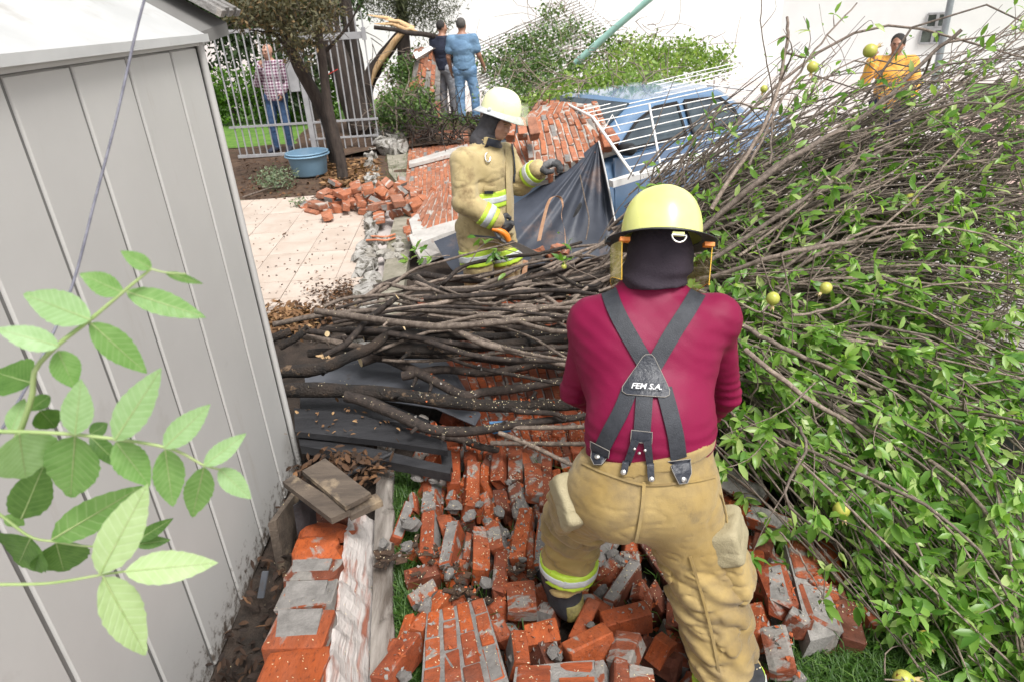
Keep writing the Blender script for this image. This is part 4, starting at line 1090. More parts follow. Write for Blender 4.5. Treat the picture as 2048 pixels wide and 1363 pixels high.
# ------------------------------------------------------------------ the wall lying flat under the branches and beyond
wall_patch('fallen_wall_slab', 'brick wall slab lying flat beneath the cut branches in front of the firefighters', 'fallen wall',
           *D8([(830, 590), (1200, 590), (1290, 910), (930, 905)], (.05, .06, .10, .12)), 20, 11, WET, jit=.02, drop=.03, jz=.006, joint=.84, sag=.02)
wall_patch('fallen_wall_slab', 'orange brick slab with white plaster edge left of the farther firefighter\'s knees', 'fallen wall',
           *D8([(866, 372), (925, 360), (960, 440), (808, 466)], (.30, .34, .34, .26)), 11, 3, DRY, jit=.02, joint=.82, mort='mortar_pale')
pl = MB().grid([[G(818, 470, .27), G(868, 452, .32), G(930, 434, .36)], [G(826, 492, .24), G(880, 470, .29), G(945, 450, .33)], [G(842, 520, .10), G(880, 505, .12), G(930, 490, .15)]], sm=False, thick=(0, .02, -.06))
tag(pl.build('plaster_slab', M['plaster'], origin=G(870, 480, .2)), 'broken white plaster slab below the orange brick slab beside the black tarp', 'plaster slab')
for (a, b, c, d, z, lab) in (((818, 440), (836, 425), (848, 462), (826, 470), .28, 'small white mortar block at the left tip of the orange brick slab'), ((1005, 478), (1030, 480), (1026, 505), (1008, 500), .3, 'white mortar block in front of the tarp beside the hand saw')):
    o = MB().prism([G(*p, z) for p in (a, b, c, d)], (0, 0, -.08)).build('mortar_block', M['plaster'], origin=G(*a, z)); tag(o, lab, 'mortar block')
wall_patch('fallen_wall_slab', 'large brick wall slab lying flat on the ground between the cracked strip and the farther firefighter', 'fallen wall',
           *D8([(820, 258), (935, 262), (960, 420), (806, 420)], (.10, .12, .06, .04)), 16, 18, DRY, jit=.015, jz=.004, joint=.80, mort='mortar_pale')
cp = MB().prism([G(818, 330, .13), G(818, 322, .13), G(935, 288, .16), G(936, 300, .16)], (0, 0, -.05))
tag(cp.build('concrete_lintel', M['plaster'], origin=G(870, 310, .1)), 'long pale concrete strip lying across the flat brick slab', 'concrete strip')
# heaved up over the bonnet of the car
wall_patch('heaved_wall_slab', 'brick wall slab heaved up over the car bonnet with mossy bricks', 'fallen wall',
           Y(1046, 238, 7.1), Y(1198, 214, 7.0), Y(1238, 292, 6.5), Y(1060, 352, 6.2), 13, 4, DRY, jit=.05, drop=.03, jz=.015, joint=.80, mort='mortar_pale', sag=-.03)
wall_patch('heaved_wall_slab', 'strip of bricks along the top of the heap over the car bonnet', 'fallen wall',
           Y(1078, 202, 7.9), Y(1188, 190, 7.8), Y(1202, 214, 7.05), Y(1040, 240, 7.15), 10, 2, DRY, jit=.05, drop=.05, jz=.02, joint=.80, mort='mortar_pale')
wall_patch('heaved_wall_slab', 'lower orange brick slab sloping down behind the black tarp', 'fallen wall',
           Y(1010, 268, 7.0), Y(1062, 258, 7.0), Y(1110, 350, 6.3), Y(1030, 365, 6.3), 5, 3, DRY, jit=.04, drop=.03, jz=.012, joint=.80, mort='mortar_pale')
for (a, b, z, kd, lab) in (((1024, 243), (1020, 278), 1.06, 'whole', 'upright orange brick just right of the farther firefighter\'s face'), ((1042, 240), (1046, 275), 1.06, 'whole', 'upright brick second from the farther firefighter\'s face'), ((1060, 240), (1070, 275), 1.05, 'mort', 'mortar smeared upright brick beside the dark gap in the heap'),
                     ((1206, 262), (1216, 300), 1.08, 'whole', 'orange brick hanging off the slab end above the tarp peak'), ((1212, 255), (1230, 290), 1.14, 'mort', 'grey ended brick on the slab end above the car mirror')):
    p = Y(*a, 6.6); q = Y(*b, 6.45)
    tag(put_brick(rnd.choice(DRY[kd]), (p + q) / 2, q - p, (0, -.4, 1), (np.linalg.norm(q - p), .085, .1), None, 'loose_brick'), lab, 'brick', 'bricks about the heaved slab')

# ------------------------------------------------------------------ loose pile on the patio edge
c4 = (460, 320, 3.408)
PILE = [(585, 225, 700, 180, 60, .17, 'whole'), (490, 275, 520, 300, 60, .08, 'broken'), (525, 260, 660, 300, 70, .16, 'whole'), (495, 310, 640, 345, 60, .07, 'whole'), (650, 315, 665, 400, 75, .12, 'broken'), (700, 275, 745, 330, 60, .10, 'whole'),
        (640, 230, 720, 250, 55, .2, 'broken'), (720, 190, 800, 225, 70, .27, 'whole'), (770, 235, 800, 340, 45, .16, 'mort'), (850, 130, 860, 190, 75, .3, 'whole'), (930, 115, 950, 225, 80, .36, 'whole'), (1010, 145, 1040, 165, 50, .3, 'broken'),
        (1050, 125, 1080, 150, 60, .32, 'mort'), (1000, 175, 1070, 215, 60, .28, 'broken'), (870, 215, 910, 310, 60, .2, 'whole'), (920, 310, 1075, 265, 50, .22, 'whole'), (960, 250, 1000, 270, 45, .25, 'mort'), (1110, 205, 1170, 300, 85, .32, 'whole'),
        (1010, 335, 1015, 395, 75, .12, 'whole'), (1045, 300, 1110, 290, 60, .2, 'mort'), (1090, 350, 1170, 345, 70, .12, 'whole'), (1190, 300, 1240, 330, 60, .18, 'mort'), (1240, 240, 1290, 310, 85, .26, 'whole'), (1120, 160, 1190, 130, 50, .3, 'mort'),
        (1150, 180, 1180, 205, 50, .3, 'mort'), (1190, 160, 1240, 195, 55, .3, 'broken'), (1240, 190, 1250, 240, 45, .28, 'mort'), (1290, 225, 1330, 260, 60, .28, 'broken'), (800, 270, 850, 285, 55, .15, 'broken'), (880, 320, 940, 330, 45, .1, 'mort'), (690, 330, 660, 360, 50, .05, 'broken'), (1340, 260, 1370, 280, 50, .28, 'broken'),
        (1390, 190, 1450, 190, 80, .33, 'broken'), (1260, 350, 1280, 400, 60, .14, 'whole'), (1200, 440, 1210, 480, 50, .1, 'whole'), (1225, 395, 1260, 420, 55, .12, 'whole')]
PL = {9: 'upright orange brick at the back of the loose pile near the tree foot', 10: 'pale faced brick standing highest in the loose pile', 17: 'large orange brick leaning at the middle of the loose pile', 4: 'broken half brick on the patio tiles in front of the loose pile', 2: 'orange brick stacked on another at the tub side of the pile', 18: 'orange brick lying across the cracked gap below the pile'}
for i, (ax, ay, bx, by, w, z, kd) in enumerate(PILE):
    A, B = G(460 + ax / 3.408, 320 + ay / 3.408, z), G(460 + bx / 3.408, 320 + by / 3.408, z * .85)
    c = (A + B) / 2; dp = float((c - CAM) @ _f); W = w / 3.408 / FPX * dp
    al = B - A; L = np.clip(np.linalg.norm(al), .14, .27); s = np.cross(al, (0, 0, 1)); s /= np.linalg.norm(s) + 1e-9
    n = np.array([0, -.25, 1]) + s * rnd.uniform(-.4, .4)
    o = put_brick(rnd.choice(DRY[kd]), c - np.array([0, 0, .05]), al, n, (L, min(W, .14), .075), None, 'loose_brick', ({'broken': .2}.get(kd, .24), .06, .115))
    tag(o, PL.get(i, {'whole': 'whole orange brick in the loose pile at the patio edge', 'mort': 'mortar smeared brick in the loose pile at the patio edge', 'broken': 'broken brick in the loose pile at the patio edge'}[kd]), 'brick', 'loose brick pile at the patio edge')
for i in range(34):                          # hidden lower layer that carries the pile
    c = G(rnd.uniform(630, 850), rnd.uniform(385, 420), .05) + np.array([0, rnd.uniform(0, .5), rnd.uniform(-.02, .10)])
    o = put_brick(rnd.choice(DRY[rnd.choice(['whole', 'mort', 'broken'])]), c, rdir() * np.array([1, 1, .2]), (rnd.gauss(0, .3), rnd.gauss(0, .3), 1), (.2, .11, .06), None, 'loose_brick', (.24, .06, .115))
    tag(o, 'brick wedged low down inside the loose pile at the patio edge', 'brick', 'loose brick pile at the patio edge')
# small pale pieces in front of the tarp
for i in range(13):
    c = G(rnd.uniform(1050, 1150), rnd.uniform(482, 512), .22 + rnd.uniform(-.04, .04))
    o = put_brick(rnd.choice(DRY[rnd.choice(['mort', 'broken'])]), c, rdir() * np.array([1, 1, .25]), (rnd.gauss(0, .3), rnd.gauss(0, .3), 1), (rnd.uniform(.1, .19), rnd.uniform(.08, .11), .07), None, 'loose_brick', (.24, .06, .115))
    tag(o, 'pale dusty brick piece on the tarp edge behind the branches', 'brick', 'dusty brick pieces on the tarp')
# ================================================================== people
M['skin'] = mat('skin', (.42, .22, .15), (.50, .28, .20), 10, .5, .05, 80)
M['skin_dark'] = mat('skin_dark', (.30, .15, .095), (.38, .20, .13), 10, .5, .05, 80)
M['hair'] = mat('hair', (.012, .010, .009), (.035, .03, .028), 90, .7, .6, 150)
M['hair_grey'] = mat('hair_grey', (.05, .045, .042), (.12, .11, .10), 90, .7, .6, 150)
M['maroon'] = mat('maroon', (.175, .002, .036), (.20, .003, .043), 3, .55, .10, 260, spec=.28, spots=(.15, .002, .030), sscale=2.2, sedge=(.6, .8))
M['webbing'] = mat('webbing', (.020, .023, .030), (.032, .036, .045), 30, .6, .25, 220, spots=(.09, .095, .11), sscale=14, sedge=(.70, .82))
M['leather'] = mat('leather', (.014, .017, .026), (.03, .034, .045), 25, .38, .25, 60)
M['leather_edge'] = mat('leather_edge', (.22, .20, .18), (.30, .28, .25), 20, .7)
M['nickel'] = mat('nickel', (.55, .54, .51), (.68, .67, .64), 40, .28, .05, 60, metal=.9)
M['print'] = mat('print', (.62, .62, .63), (.72, .72, .73), 20, .6)
M['turnout'] = mat('turnout', (.40, .31, .145), (.53, .42, .215), 4.5, .85, .35, 160, spots=(.20, .135, .06), sscale=5, sedge=(.54, .72), sheen=.2)
M['turnout_yel'] = mat('turnout_yel', (.27, .18, .052), (.37, .268, .105), 4, .82, .16, 190, spots=(.15, .11, .06), sscale=4.5, sedge=(.47, .72), sheen=.15)
M['turnout_pale'] = mat('turnout_pale', (.30, .26, .155), (.38, .33, .21), 7, .85, .4, 150, spots=(.28, .22, .12), sscale=7, sedge=(.6, .75))
M['lime'] = mat('lime', (.42, .62, .04), (.52, .72, .08), 12, .5, .1, 80, spots=(.30, .36, .10), sscale=9, sedge=(.66, .76))
M['silver'] = mat('silver', (.42, .44, .45), (.58, .60, .61), 14, .35, .1, 80, spots=(.30, .29, .26), sscale=9, sedge=(.64, .74))
M['helmet'] = mat('helmet', (.80, .82, .22), (.84, .85, .34), 3, .33, .02, 40, spots=(.66, .66, .25), sscale=5, sedge=(.66, .8), coat=.25)
weather(M['helmet'], (.30, .30, .20), 30, .70, .76); weather(M['turnout_yel'], (.10, .08, .05), 9, .60, .82); weather(M['turnout'], (.13, .10, .06), 8, .60, .84)
M['helmet_lit'] = mat('helmet_lit', (.84, .85, .42), (.87, .88, .55), 3, .33, .02, 40, spots=(.7, .7, .35), sscale=5, sedge=(.66, .8), coat=.25)  # farther helmet: whiter copy, strong light put into the yellow
M['rubber'] = mat('rubber', (.022, .024, .028), (.04, .042, .048), 14, .5, .2, 60, spots=(.10, .09, .08), sscale=12, sedge=(.66, .8))
M['boot_yel'] = mat('boot_yel', (.20, .17, .05), (.28, .25, .09), 20, .6, .4, 60, spots=(.12, .10, .05), sscale=14, sedge=(.58, .7))
M['hoodcloth'] = mat('hoodcloth', (.020, .013, .022), (.032, .022, .034), 12, .8, .3, 160)
M['hoodgrey'] = mat('hoodgrey', (.045, .043, .048), (.07, .068, .075), 12, .85, .3, 160)
M['glove'] = mat('glove', (.030, .031, .034), (.075, .076, .08), 22, .75, .5, 90)
M['glove_grey'] = mat('glove_grey', (.13, .13, .135), (.20, .20, .205), 22, .75, .4, 90)
M['orange'] = mat('orange', (.72, .20, .015), (.78, .24, .03), 9, .4)
def glass_tint(name, col, alpha):
    m, nt, b = _nodes(name)
    b.inputs['Base Color'].default_value = (*col, 1); b.inputs['Roughness'].default_value = .12; b.inputs['Alpha'].default_value = alpha
    return m
M['visor'] = glass_tint('visor', (.74, .64, .16), .42)
M['visor_clear'] = glass_tint('visor_clear', (.80, .86, .62), .28)
M['visor_edge'] = mat('visor_edge', (.75, .42, .03), (.8, .5, .06), 5, .3)

nv = lambda v: np.array(v, float) / np.linalg.norm(v)
def torso_prims(J, w=1.0, d=1.0):
    s = nv(J['shR'] - J['shL'])
    return [Cap(J['pelvis'], J['waist'], (.155 * w, .118 * d), (.145 * w, .108 * d), side=s, k=.05), Cap(J['waist'], J['chest'], (.145 * w, .108 * d), (.175 * w, .122 * d), side=s, k=.05),
            Cap(J['chest'], J['nb'] - (J['nb'] - J['chest']) * .12, (.172 * w, .12 * d), (.10 * w, .075 * d), side=s, k=.05), Cap(J['shL'], J['shR'], .062, .062, k=.06),
            Cap(J['chest'] - s * .1 + (J['nb'] - J['chest']) * .25, J['shL'], .085 * d, .066, k=.05), Cap(J['chest'] + s * .1 + (J['nb'] - J['chest']) * .25, J['shR'], .085 * d, .066, k=.05)]
def arm_prims(J, S, r=1.0):
    return [Cap(J['sh' + S], J['el' + S], .058 * r, .044 * r, k=.035), Cap(J['el' + S], J['wr' + S], .043 * r, .030 * r, k=.02)]
def leg_prims(J, S, r=1.0):
    return [Cap(J['hip' + S], J['kn' + S], .092 * r, .060 * r, k=.05), Cap(J['kn' + S], J['an' + S], .058 * r, .038 * r, k=.03)]
def foot_prims(J, S, r=1.0):
    t = J['toe' + S]; a = J['an' + S]; dn = np.array([0, 0, -1.0])
    h = a + dn * .035 - nv((t - a) * [1, 1, 0]) * .03
    return [Cap(a, h, .042 * r, .042 * r, k=.02), Cap(h, t, .042 * r, .036 * r, k=.02), Cap(a, a * .4 + t * .6, .042 * r, .034 * r, k=.03)]
def neck_prim(J): return [Cap(J['nb'], J['head'] - (J['head'] - J['nb']) * .3, .058, .055, k=.03)]
def wrinkle(amp, f=9, st=(1, 1, 1.8)):
    st = np.array(st, np.float32)
    def g(P):
        w = vnoise(P + 11.3, f * .5)[..., None] * .08
        a = vnoise(P * st + w + 31.7, f); b = vnoise(P * st + w + 57.1, f * 1.9); c = vnoise(P * st + 7.7, f * .6)
        return amp * (.8 * np.exp(-(a / .05) ** 2) + .5 * np.exp(-(b / .06) ** 2) - .3 + .4 * c)
    return g
def bands(name, prims, inf, p, n, hw, m, parent, vox=.008, extra=.006):
    p = np.array(p, float); n = nv(n)
    return skin_obj(name, skin(prims, vox, inf + extra, cuts=((p + n * hw, n), (p - n * hw, -n))), m, parent)
def hat(parent, c, up, fwd, m, dome=(.118, .145, .15), brim=(.157, .19), back=.0, lip=None, name='helmet', droop=1.0):
    up = nv(up); fwd = np.array(fwd, float); fwd = nv(fwd - up * (fwd @ up)); r = np.cross(fwd, up)
    Mx = Matrix(((r[0], fwd[0], up[0], c[0]), (r[1], fwd[1], up[1], c[1]), (r[2], fwd[2], up[2], c[2]), (0, 0, 0, 1)))
    b = MB(); n = 48; rows = []
    for k in range(13):                      # dome with a low comb ridge
        a = k / 12 * math.pi / 2; row = []
        for i in range(n):
            th = 2 * math.pi * i / n; x = math.cos(th) * math.cos(a) ** .78 * dome[0]; y = math.sin(th) * math.cos(a) ** .78 * dome[1]; z = math.sin(a) ** .82 * dome[2] + .004
            rid = .002 * math.exp(-(x / .03) ** 2)
            row.append(Mx @ Vector((x, y, z + rid)))
        rows.append(row)
    vs = [p for row in rows for p in row]; fs = [(k * n + i, k * n + (i + 1) % n, (k + 1) * n + (i + 1) % n, (k + 1) * n + i) for k in range(12) for i in range(n)]
    b.add(vs, fs, 0, True)
    h = b.build(name, m, parent)
    b = MB(); vs = []; prof = ((.0, .012), (.35, .004), (.8, -.010), (1.0, -.016), (1.0, -.022), (.75, -.017), (.3, -.006), (-.08, .0))
    for t, z in prof:
        for i in range(n):
            th = 2 * math.pi * i / n; cx, sy = math.cos(th), math.sin(th)
            bx = brim[0]; by = brim[1] * (1.0 if sy > 0 else 1 + back)
            vs.append(Mx @ Vector((cx * (dome[0] + (bx - dome[0]) * t), sy * (dome[1] + (by - dome[1]) * t), z * (.35 + .65 * droop) - .018 * droop * t * sy * sy)))
    fs = [(k * n + i, k * n + (i + 1) % n, (k + 1) * n + (i + 1) % n, (k + 1) * n + i) for k in range(len(prof) - 1) for i in range(n)]
    b.add(vs, fs, 0, True); br = b.build('brim', lip or m, parent)
    return Mx, h, br
def visor(parent, Mx, m, edge, rad=(.15, .18), a0=-15, a1=195, z0=-.005, z1=-.145, tilt=0):
    b = MB(); P = []
    for k in range(7):
        t = k / 6; row = []
        for i in range(33):
            th = math.radians(a0 + (a1 - a0) * i / 32); sh = 1 - .25 * t * abs(math.cos(th)) ** 6
            row.append(Mx @ Vector((rad[0] * math.cos(th) * (1 - .04 * t), rad[1] * math.sin(th) + tilt * t, z0 + (z1 - z0) * t * sh)))
        P.append(row)
    b.grid(P); v = b.build('visor', m, parent)
    e = MB().tube([Vector(p) for p in [r[0] for r in P] + P[-1] + [r[-1] for r in P[::-1]]], .0013, 5)
    e.build('visor_edge', edge, v).location = Vector((0, 0, 0))
    for ch in v.children: ch.data.transform(Matrix.Translation(-v.location))
    return v

# ------------------------------------------------------------------ the nearer firefighter, seen from behind
J = {}
J['pelvis'] = np.array([.385, 1.765, .90]); J['waist'] = np.array([.420, 1.80, 1.03]); J['chest'] = np.array([.435, 1.965, 1.27]); J['nb'] = np.array([.460, 2.045, 1.445])
J['shL'] = np.array([.270, 2.03, 1.345]); J['shR'] = np.array([.660, 1.995, 1.345])
J['elL'] = Y(1150, 780, 2.10); J['elR'] = Y(1452, 790, 2.10)
J['wrL'] = Y(1240, 838, 2.32); J['wrR'] = Y(1400, 850, 2.28)
J['hipL'] = J['pelvis'] + [-.105, .0, -.03]; J['hipR'] = J['pelvis'] + [.105, -.01, -.03]
J['knL'] = G(1152, 1082, .53) + [0, .10, 0]; J['anL'] = G(1130, 1210, .2) + [0.01, .07, 0]
J['knR'] = G(1432, 1215, .52) + [0, .10, 0]; J['anR'] = G(1478, 1430, .16) + [0, .06, 0]
J['toeL'] = J['anL'] + [-.06, .2, -.08]; J['toeR'] = J['anR'] + [.05, .2, -.08]
J['head'] = Y(1318, 505, 2.075)
ff = thing('person', 'firefighter seen from behind in maroon shirt, black suspenders, yellow helmet and tan trousers', 'person', (J['anL'] + J['anR']) / 2 * [1, 1, 0] + [0, 0, .08])
hp, _ = head_prims(J['head'], (-.05, .93, -.36), (.1, .36, .93))
hdL = hand_prims(J['wrL'], (.75, .6, -.2), (-.3, .2, .9), (.3, 1, .2), 1.0, 1.0); hdR = hand_prims(J['wrR'], (-.75, .6, -.2), (.3, .2, .9), (-.3, 1, .2), 1.0, 1.0)
armL, armR = arm_prims(J, 'L', .98), arm_prims(J, 'R', .98)
sv = nv(J['shR'] - J['shL'])
tor = torso_prims(J, 1.10, 1.05)
lat = [Ell(J['chest'] + sv * .10 + [0, .0, -.05], (.108, .115, .19), None, .06), Ell(J['chest'] - sv * .10 + [0, .0, -.05], (.108, .115, .19), None, .06), Ell(J['waist'] + [0, .0, .06], (.183, .128, .15), None, .06)]
legL, legR = leg_prims(J, 'L', 1.0), leg_prims(J, 'R', 1.0)
seat = [Ell(J['pelvis'] + [-.070, -.03, -.03], (.118, .13, .14), None, .05), Ell(J['pelvis'] + [.078, -.04, -.03], (.122, .13, .14), None, .05)]
skin_obj('body', skin(tor + neck_prim(J) + hp + armL + armR + hdL + hdR + legL + legR + foot_prims(J, 'L') + foot_prims(J, 'R'), .010), M['skin_dark'], ff)
shirt = tor + lat + armL + armR + [Cap(J['nb'] - [0, .01, .02], J['nb'] + [0, .01, .045], .07, .062, k=.03)]
def shirt_wr(P):
    a = .0014 * vnoise(P * np.array([1, 1, 2.4], np.float32), 12) + .0012 * vnoise(P * np.array([1, 1, 3], np.float32), 34)
    g = 0
    for S in ('L', 'R'):                     # pulls running from the armpits
        q = P - (J['sh' + S] * .65 + J['chest'] * .35).astype(np.float32); dd = np.sqrt((q * q).sum(-1))
        g = g + .0022 * np.exp(-(dd / .15) ** 2) * np.sin(q[:, 2] * 130 + q[:, 0] * 90 + 5 * vnoise(P, 9))
    lowm = np.clip((1.16 - P[:, 2]) / .12, 0, 1)
    return a + g + .0028 * lowm * np.sin(P[:, 2] * 150 + 7 * vnoise(P, 5) + P[:, 0] * 14)
skin_obj('shirt', skin(shirt, .0085, .008, cuts=((J['nb'] + [0, .012, .05], (0, .3, .95)),), disp=shirt_wr), M['maroon'], ff)
cuffn = nv(J['anL'] - J['knL'])
trou = [Cap(J['pelvis'] + [0, 0, -.02], J['waist'] + [0, .0, .03], (.184, .146), (.187, .138), side=sv, k=.04)] + seat + \
    [Cap(J['hipL'], J['knL'], .122, .094, k=.05), Cap(J['knL'], J['anL'] + cuffn * .02, .098, .076, k=.05), Cap(J['hipR'], J['knR'], .132, .106, k=.05), Cap(J['knR'], J['anR'], .112, .088, k=.05)]
wcut = (J['waist'] + [0, 0, -.005], nv((-.14, .24, .96)))
def tr_wr(P):
    q = (P[:, 2:3] < .72)
    a = wrinkle(.0135, 7, (1.15, 1, 2.4))(P) + .005 * np.sin(P[:, 2] * 75 + P[:, 0] * 48 + 6 * vnoise(P, 6)) * (P[:, 2] < .66); low = np.clip((.86 - P[:, 2]) / .25, .25, 1.2)
    seam = .004 * np.exp(-((P[:, 0] - .345 - .05 * (P[:, 2] - .9)) / .006) ** 2) * (P[:, 2] > .62)
    return a * low + seam
skin_obj('trousers', skin(trou, .007, .012, cuts=(wcut, (J['anL'] - [0, 0, .02], (0, 0, -1)) if False else (np.array([0, 0, .255]), (0, 0, -1))), disp=tr_wr), M['turnout_yel'], ff)
bands('waistband', trou[:3], .012, wcut[0] - wcut[1] * .02, wcut[1], .022, M['turnout_yel'], ff, .008, .002)
for S in ('L', 'R'):
    ax = J['an' + S] - J['kn' + S]; p = J['kn' + S] + ax * (.60 if S == 'L' else .86)
    lp = trou[4:5] if S == 'L' else trou[6:7]
    bands('reflective_band', lp, .014, p, ax, .036, M['lime'], ff, .008, .013); b_ = bands('reflective_stripe', lp, .014, p, ax, .017, M['silver'], ff, .008, .016)
# rubber boots
for S in ('L', 'R'):
    a, t = J['an' + S], J['toe' + S]; fd = nv((t - a) * [1, 1, 0])
    boot = [Cap(a + [-.022 if S == 'L' else .01, -.005, .13], a + [-.012 if S == 'L' else 0, 0, -.02], .078, .062, k=.03), Cap(a + [0, 0, -.05] - fd * .035, t + [0, 0, -.01], .054, .05, k=.03), Cap(a, a * .5 + t * .5, .06, .05, k=.03)]
    zb = min(a[2], t[2]) - .105 + .02
    bt = skin_obj('boot', skin(boot, .008, 0, cuts=((np.array([0, 0, zb]), (0, 0, -1)), (a + [0, 0, .14], (0, 0, 1)))), M['rubber'], ff)
    hb = skin(boot, .007, .004, cuts=((a - fd * .03, fd), (a + [0, 0, -.080], (0, 0, -1)), (a + [0, 0, -.005], (0, 0, 1)), (a + [-.005, 0, 0], (-1, 0, 0))))
    skin_obj('heel_panel', hb, M['boot_yel'], bt)
    so = skin(boot, .008, .008, cuts=((np.array([0, 0, zb - .006]), (0, 0, -1)), (np.array([0, 0, zb + .022]), (0, 0, 1)))); skin_obj('sole', so, M['rubber'], bt)
    for ch in bt.children: ch.location = (0, 0, 0)
# cargo pocket on the right thigh, hip pocket flap on the left
Ft = lambda P: field(trou, P, .012)
def sheet_on(F_, quad, off, nu=8, nv_=8, bulge=.0, thick=.006, seedn=0):
    """cloth panel over a field inside a pixel quad"""
    (ax, ay), (bx, by), (cx, cy), (dx, dy) = quad; P = []; last = None; N = []
    for j in range(nv_ + 1):
        row = []
        for i in range(nu + 1):
            u, v = i / nu, j / nv_
            px = (ax * (1 - u) + bx * u) * (1 - v) + (dx * (1 - u) + cx * u) * v; py = (ay * (1 - u) + by * u) * (1 - v) + (dy * (1 - u) + cy * u) * v
            p, g = trace(F_, px, py, 6)
            if p is None: row.append(None); continue
            N.append(g); o = off + bulge * (math.sin(math.pi * u) * math.sin(math.pi * min(1, v * 1.0))) + .004 * float(vnoise((p[None] * 1.0).astype(np.float32) + seedn, 22)[0])
            row.append(p + g * o)
        P.append(row)
    flatp = [p for r in P for p in r if p is not None]
    for r in P:
        for i in range(len(r)):
            if r[i] is None:
                ok = [(abs(i - k), q) for k, q in enumerate(r) if q is not None]; k = min(ok, key=lambda z: z[0]) if ok else (0, flatp[0])
                r[i] = k[1] + np.array([.010, .03, 0]) * k[0]
    return MB().grid(P, thick=-np.mean(N, 0) * thick)
# pocket: a bellows of cloth standing off the outer right thigh
def box_frame(ax, out):
    z = nv(ax); x = np.array(out, float); x = nv(x - z * (x @ z)); return np.stack([x, np.cross(z, x), z], 1)
ax = J['hipR'] - J['knR']; Rp = box_frame(ax, (.92, -.38, .1)); pc_ = J['knR'] * .80 + J['hipR'] * .20 + Rp[:, 0] * .115
skin_obj('cargo_pocket', skin([RBox(pc_, (.040, .082, .115), Rp, .034)], .008, .0, disp=wrinkle(.010, 11, (1, 1, 1.6))), M['turnout_yel'], ff)
skin_obj('pocket_flap', skin([RBox(pc_ + Rp[:, 2] * .105 + Rp[:, 0] * .006, (.046, .092, .062), Rp, .018)], .008, .0, disp=wrinkle(.006, 9)), M['turnout_pale'], ff)
ax = J['hipL'] - J['knL']; Rp = box_frame(ax, (-.95, -.25, .0)); pc_ = J['hipL'] * .74 + J['knL'] * .26 + Rp[:, 0] * .125
skin_obj('hip_pocket', skin([RBox(pc_, (.028, .075, .085), Rp, .02)], .008, 0, disp=wrinkle(.008, 12)), M['turnout_yel'], ff)
skin_obj('pocket_flap', skin([RBox(pc_ + Rp[:, 2] * .075 + Rp[:, 0] * .008, (.032, .086, .050), Rp, .016)], .008, 0, disp=wrinkle(.006, 10)), M['turnout_pale'], ff)
for pth, wd_s in (([(1288, 962), (1284, 1010), (1276, 1060), (1266, 1100)], .014), ([(1165, 925), (1210, 945), (1290, 968), (1380, 962), (1430, 952)], .010), ([(1440, 985), (1452, 1040), (1448, 1090)], .012), ([(1380, 1110), (1405, 1190), (1425, 1270), (1440, 1350)], .012)):
    try: ribbon(Ft, pth, wd_s * .7, .0035, .003, n=26).build('seam', M['turnout_yel'], ff)
    except Exception: pass
# hood over head and neck
hood = [Ell(J['head'] + [0, -.005, .015], (.088, .108, .115), None, .03), Cap(J['head'] + [0, -.02, -.02], J['nb'] + [0, -.012, .03], .098, .092, k=.05), Cap(J['nb'] + [0, -.01, .035], J['nb'] + [0, -.01, .0], .094, .100, k=.03)]
def hood_wr(P): 
    q = P - J['head'].astype(np.float32)
    return .006 * np.sin(q[:, 2] * 105 + q[:, 0] * 22 + 3.5 * vnoise(P, 8)) * np.clip(-(q[:, 2] - .0) / .06, 0, 1) + .003 * vnoise(P, 20)
skin_obj('hood', skin(hood, .0075, .0, cuts=((J['nb'] + [0, 0, .012], nv((0, -.25, -.97))),), disp=hood_wr), M['hoodcloth'], ff)
hc = Y(1322, 480, 2.07)
Mh, _, _ = hat(ff, hc, (.125, .50, .86), (0, .86, -.50), M['helmet'], dome=(.126, .153, .162), brim=(.172, .198), lip=M['rubber'], droop=.15)
visor(ff, Mh, M['visor'], M['visor_edge'], rad=(.158, .188), a0=-30, a1=210, z0=-.03, z1=-.165)
hk = MB(); Lm = lambda x, y, z: Mh @ Vector((x, y, z))
hk.box(Lm(0.012, -.182, -.022), (.034, .012, .012), Mh.to_3x3()); hk.build('ring_clip', M['helmet'], ff)
ring = [Lm(.012 + .021 * math.cos(a), -.197, -.028 + .021 * math.sin(a) * 1.0) for a in [math.pi + k * math.pi / 14 for k in range(15)]]
MB().tube(ring + [ring[0]], .0028, 7).build('helmet_ring', M['nickel'], ff)
for x in (-.128, .128): MB().box(Lm(x, -.085, -.026), (.03, .03, .012), Mh.to_3x3()).build('orange_clip', M['orange'], ff)
MB().box(Lm(-.166, .02, -.006), (.016, .03, .022), Mh.to_3x3()).build('visor_pivot', M['rubber'], ff)
MB().box(Lm(.166, .02, -.006), (.016, .03, .022), Mh.to_3x3()).build('visor_pivot', M['rubber'], ff)
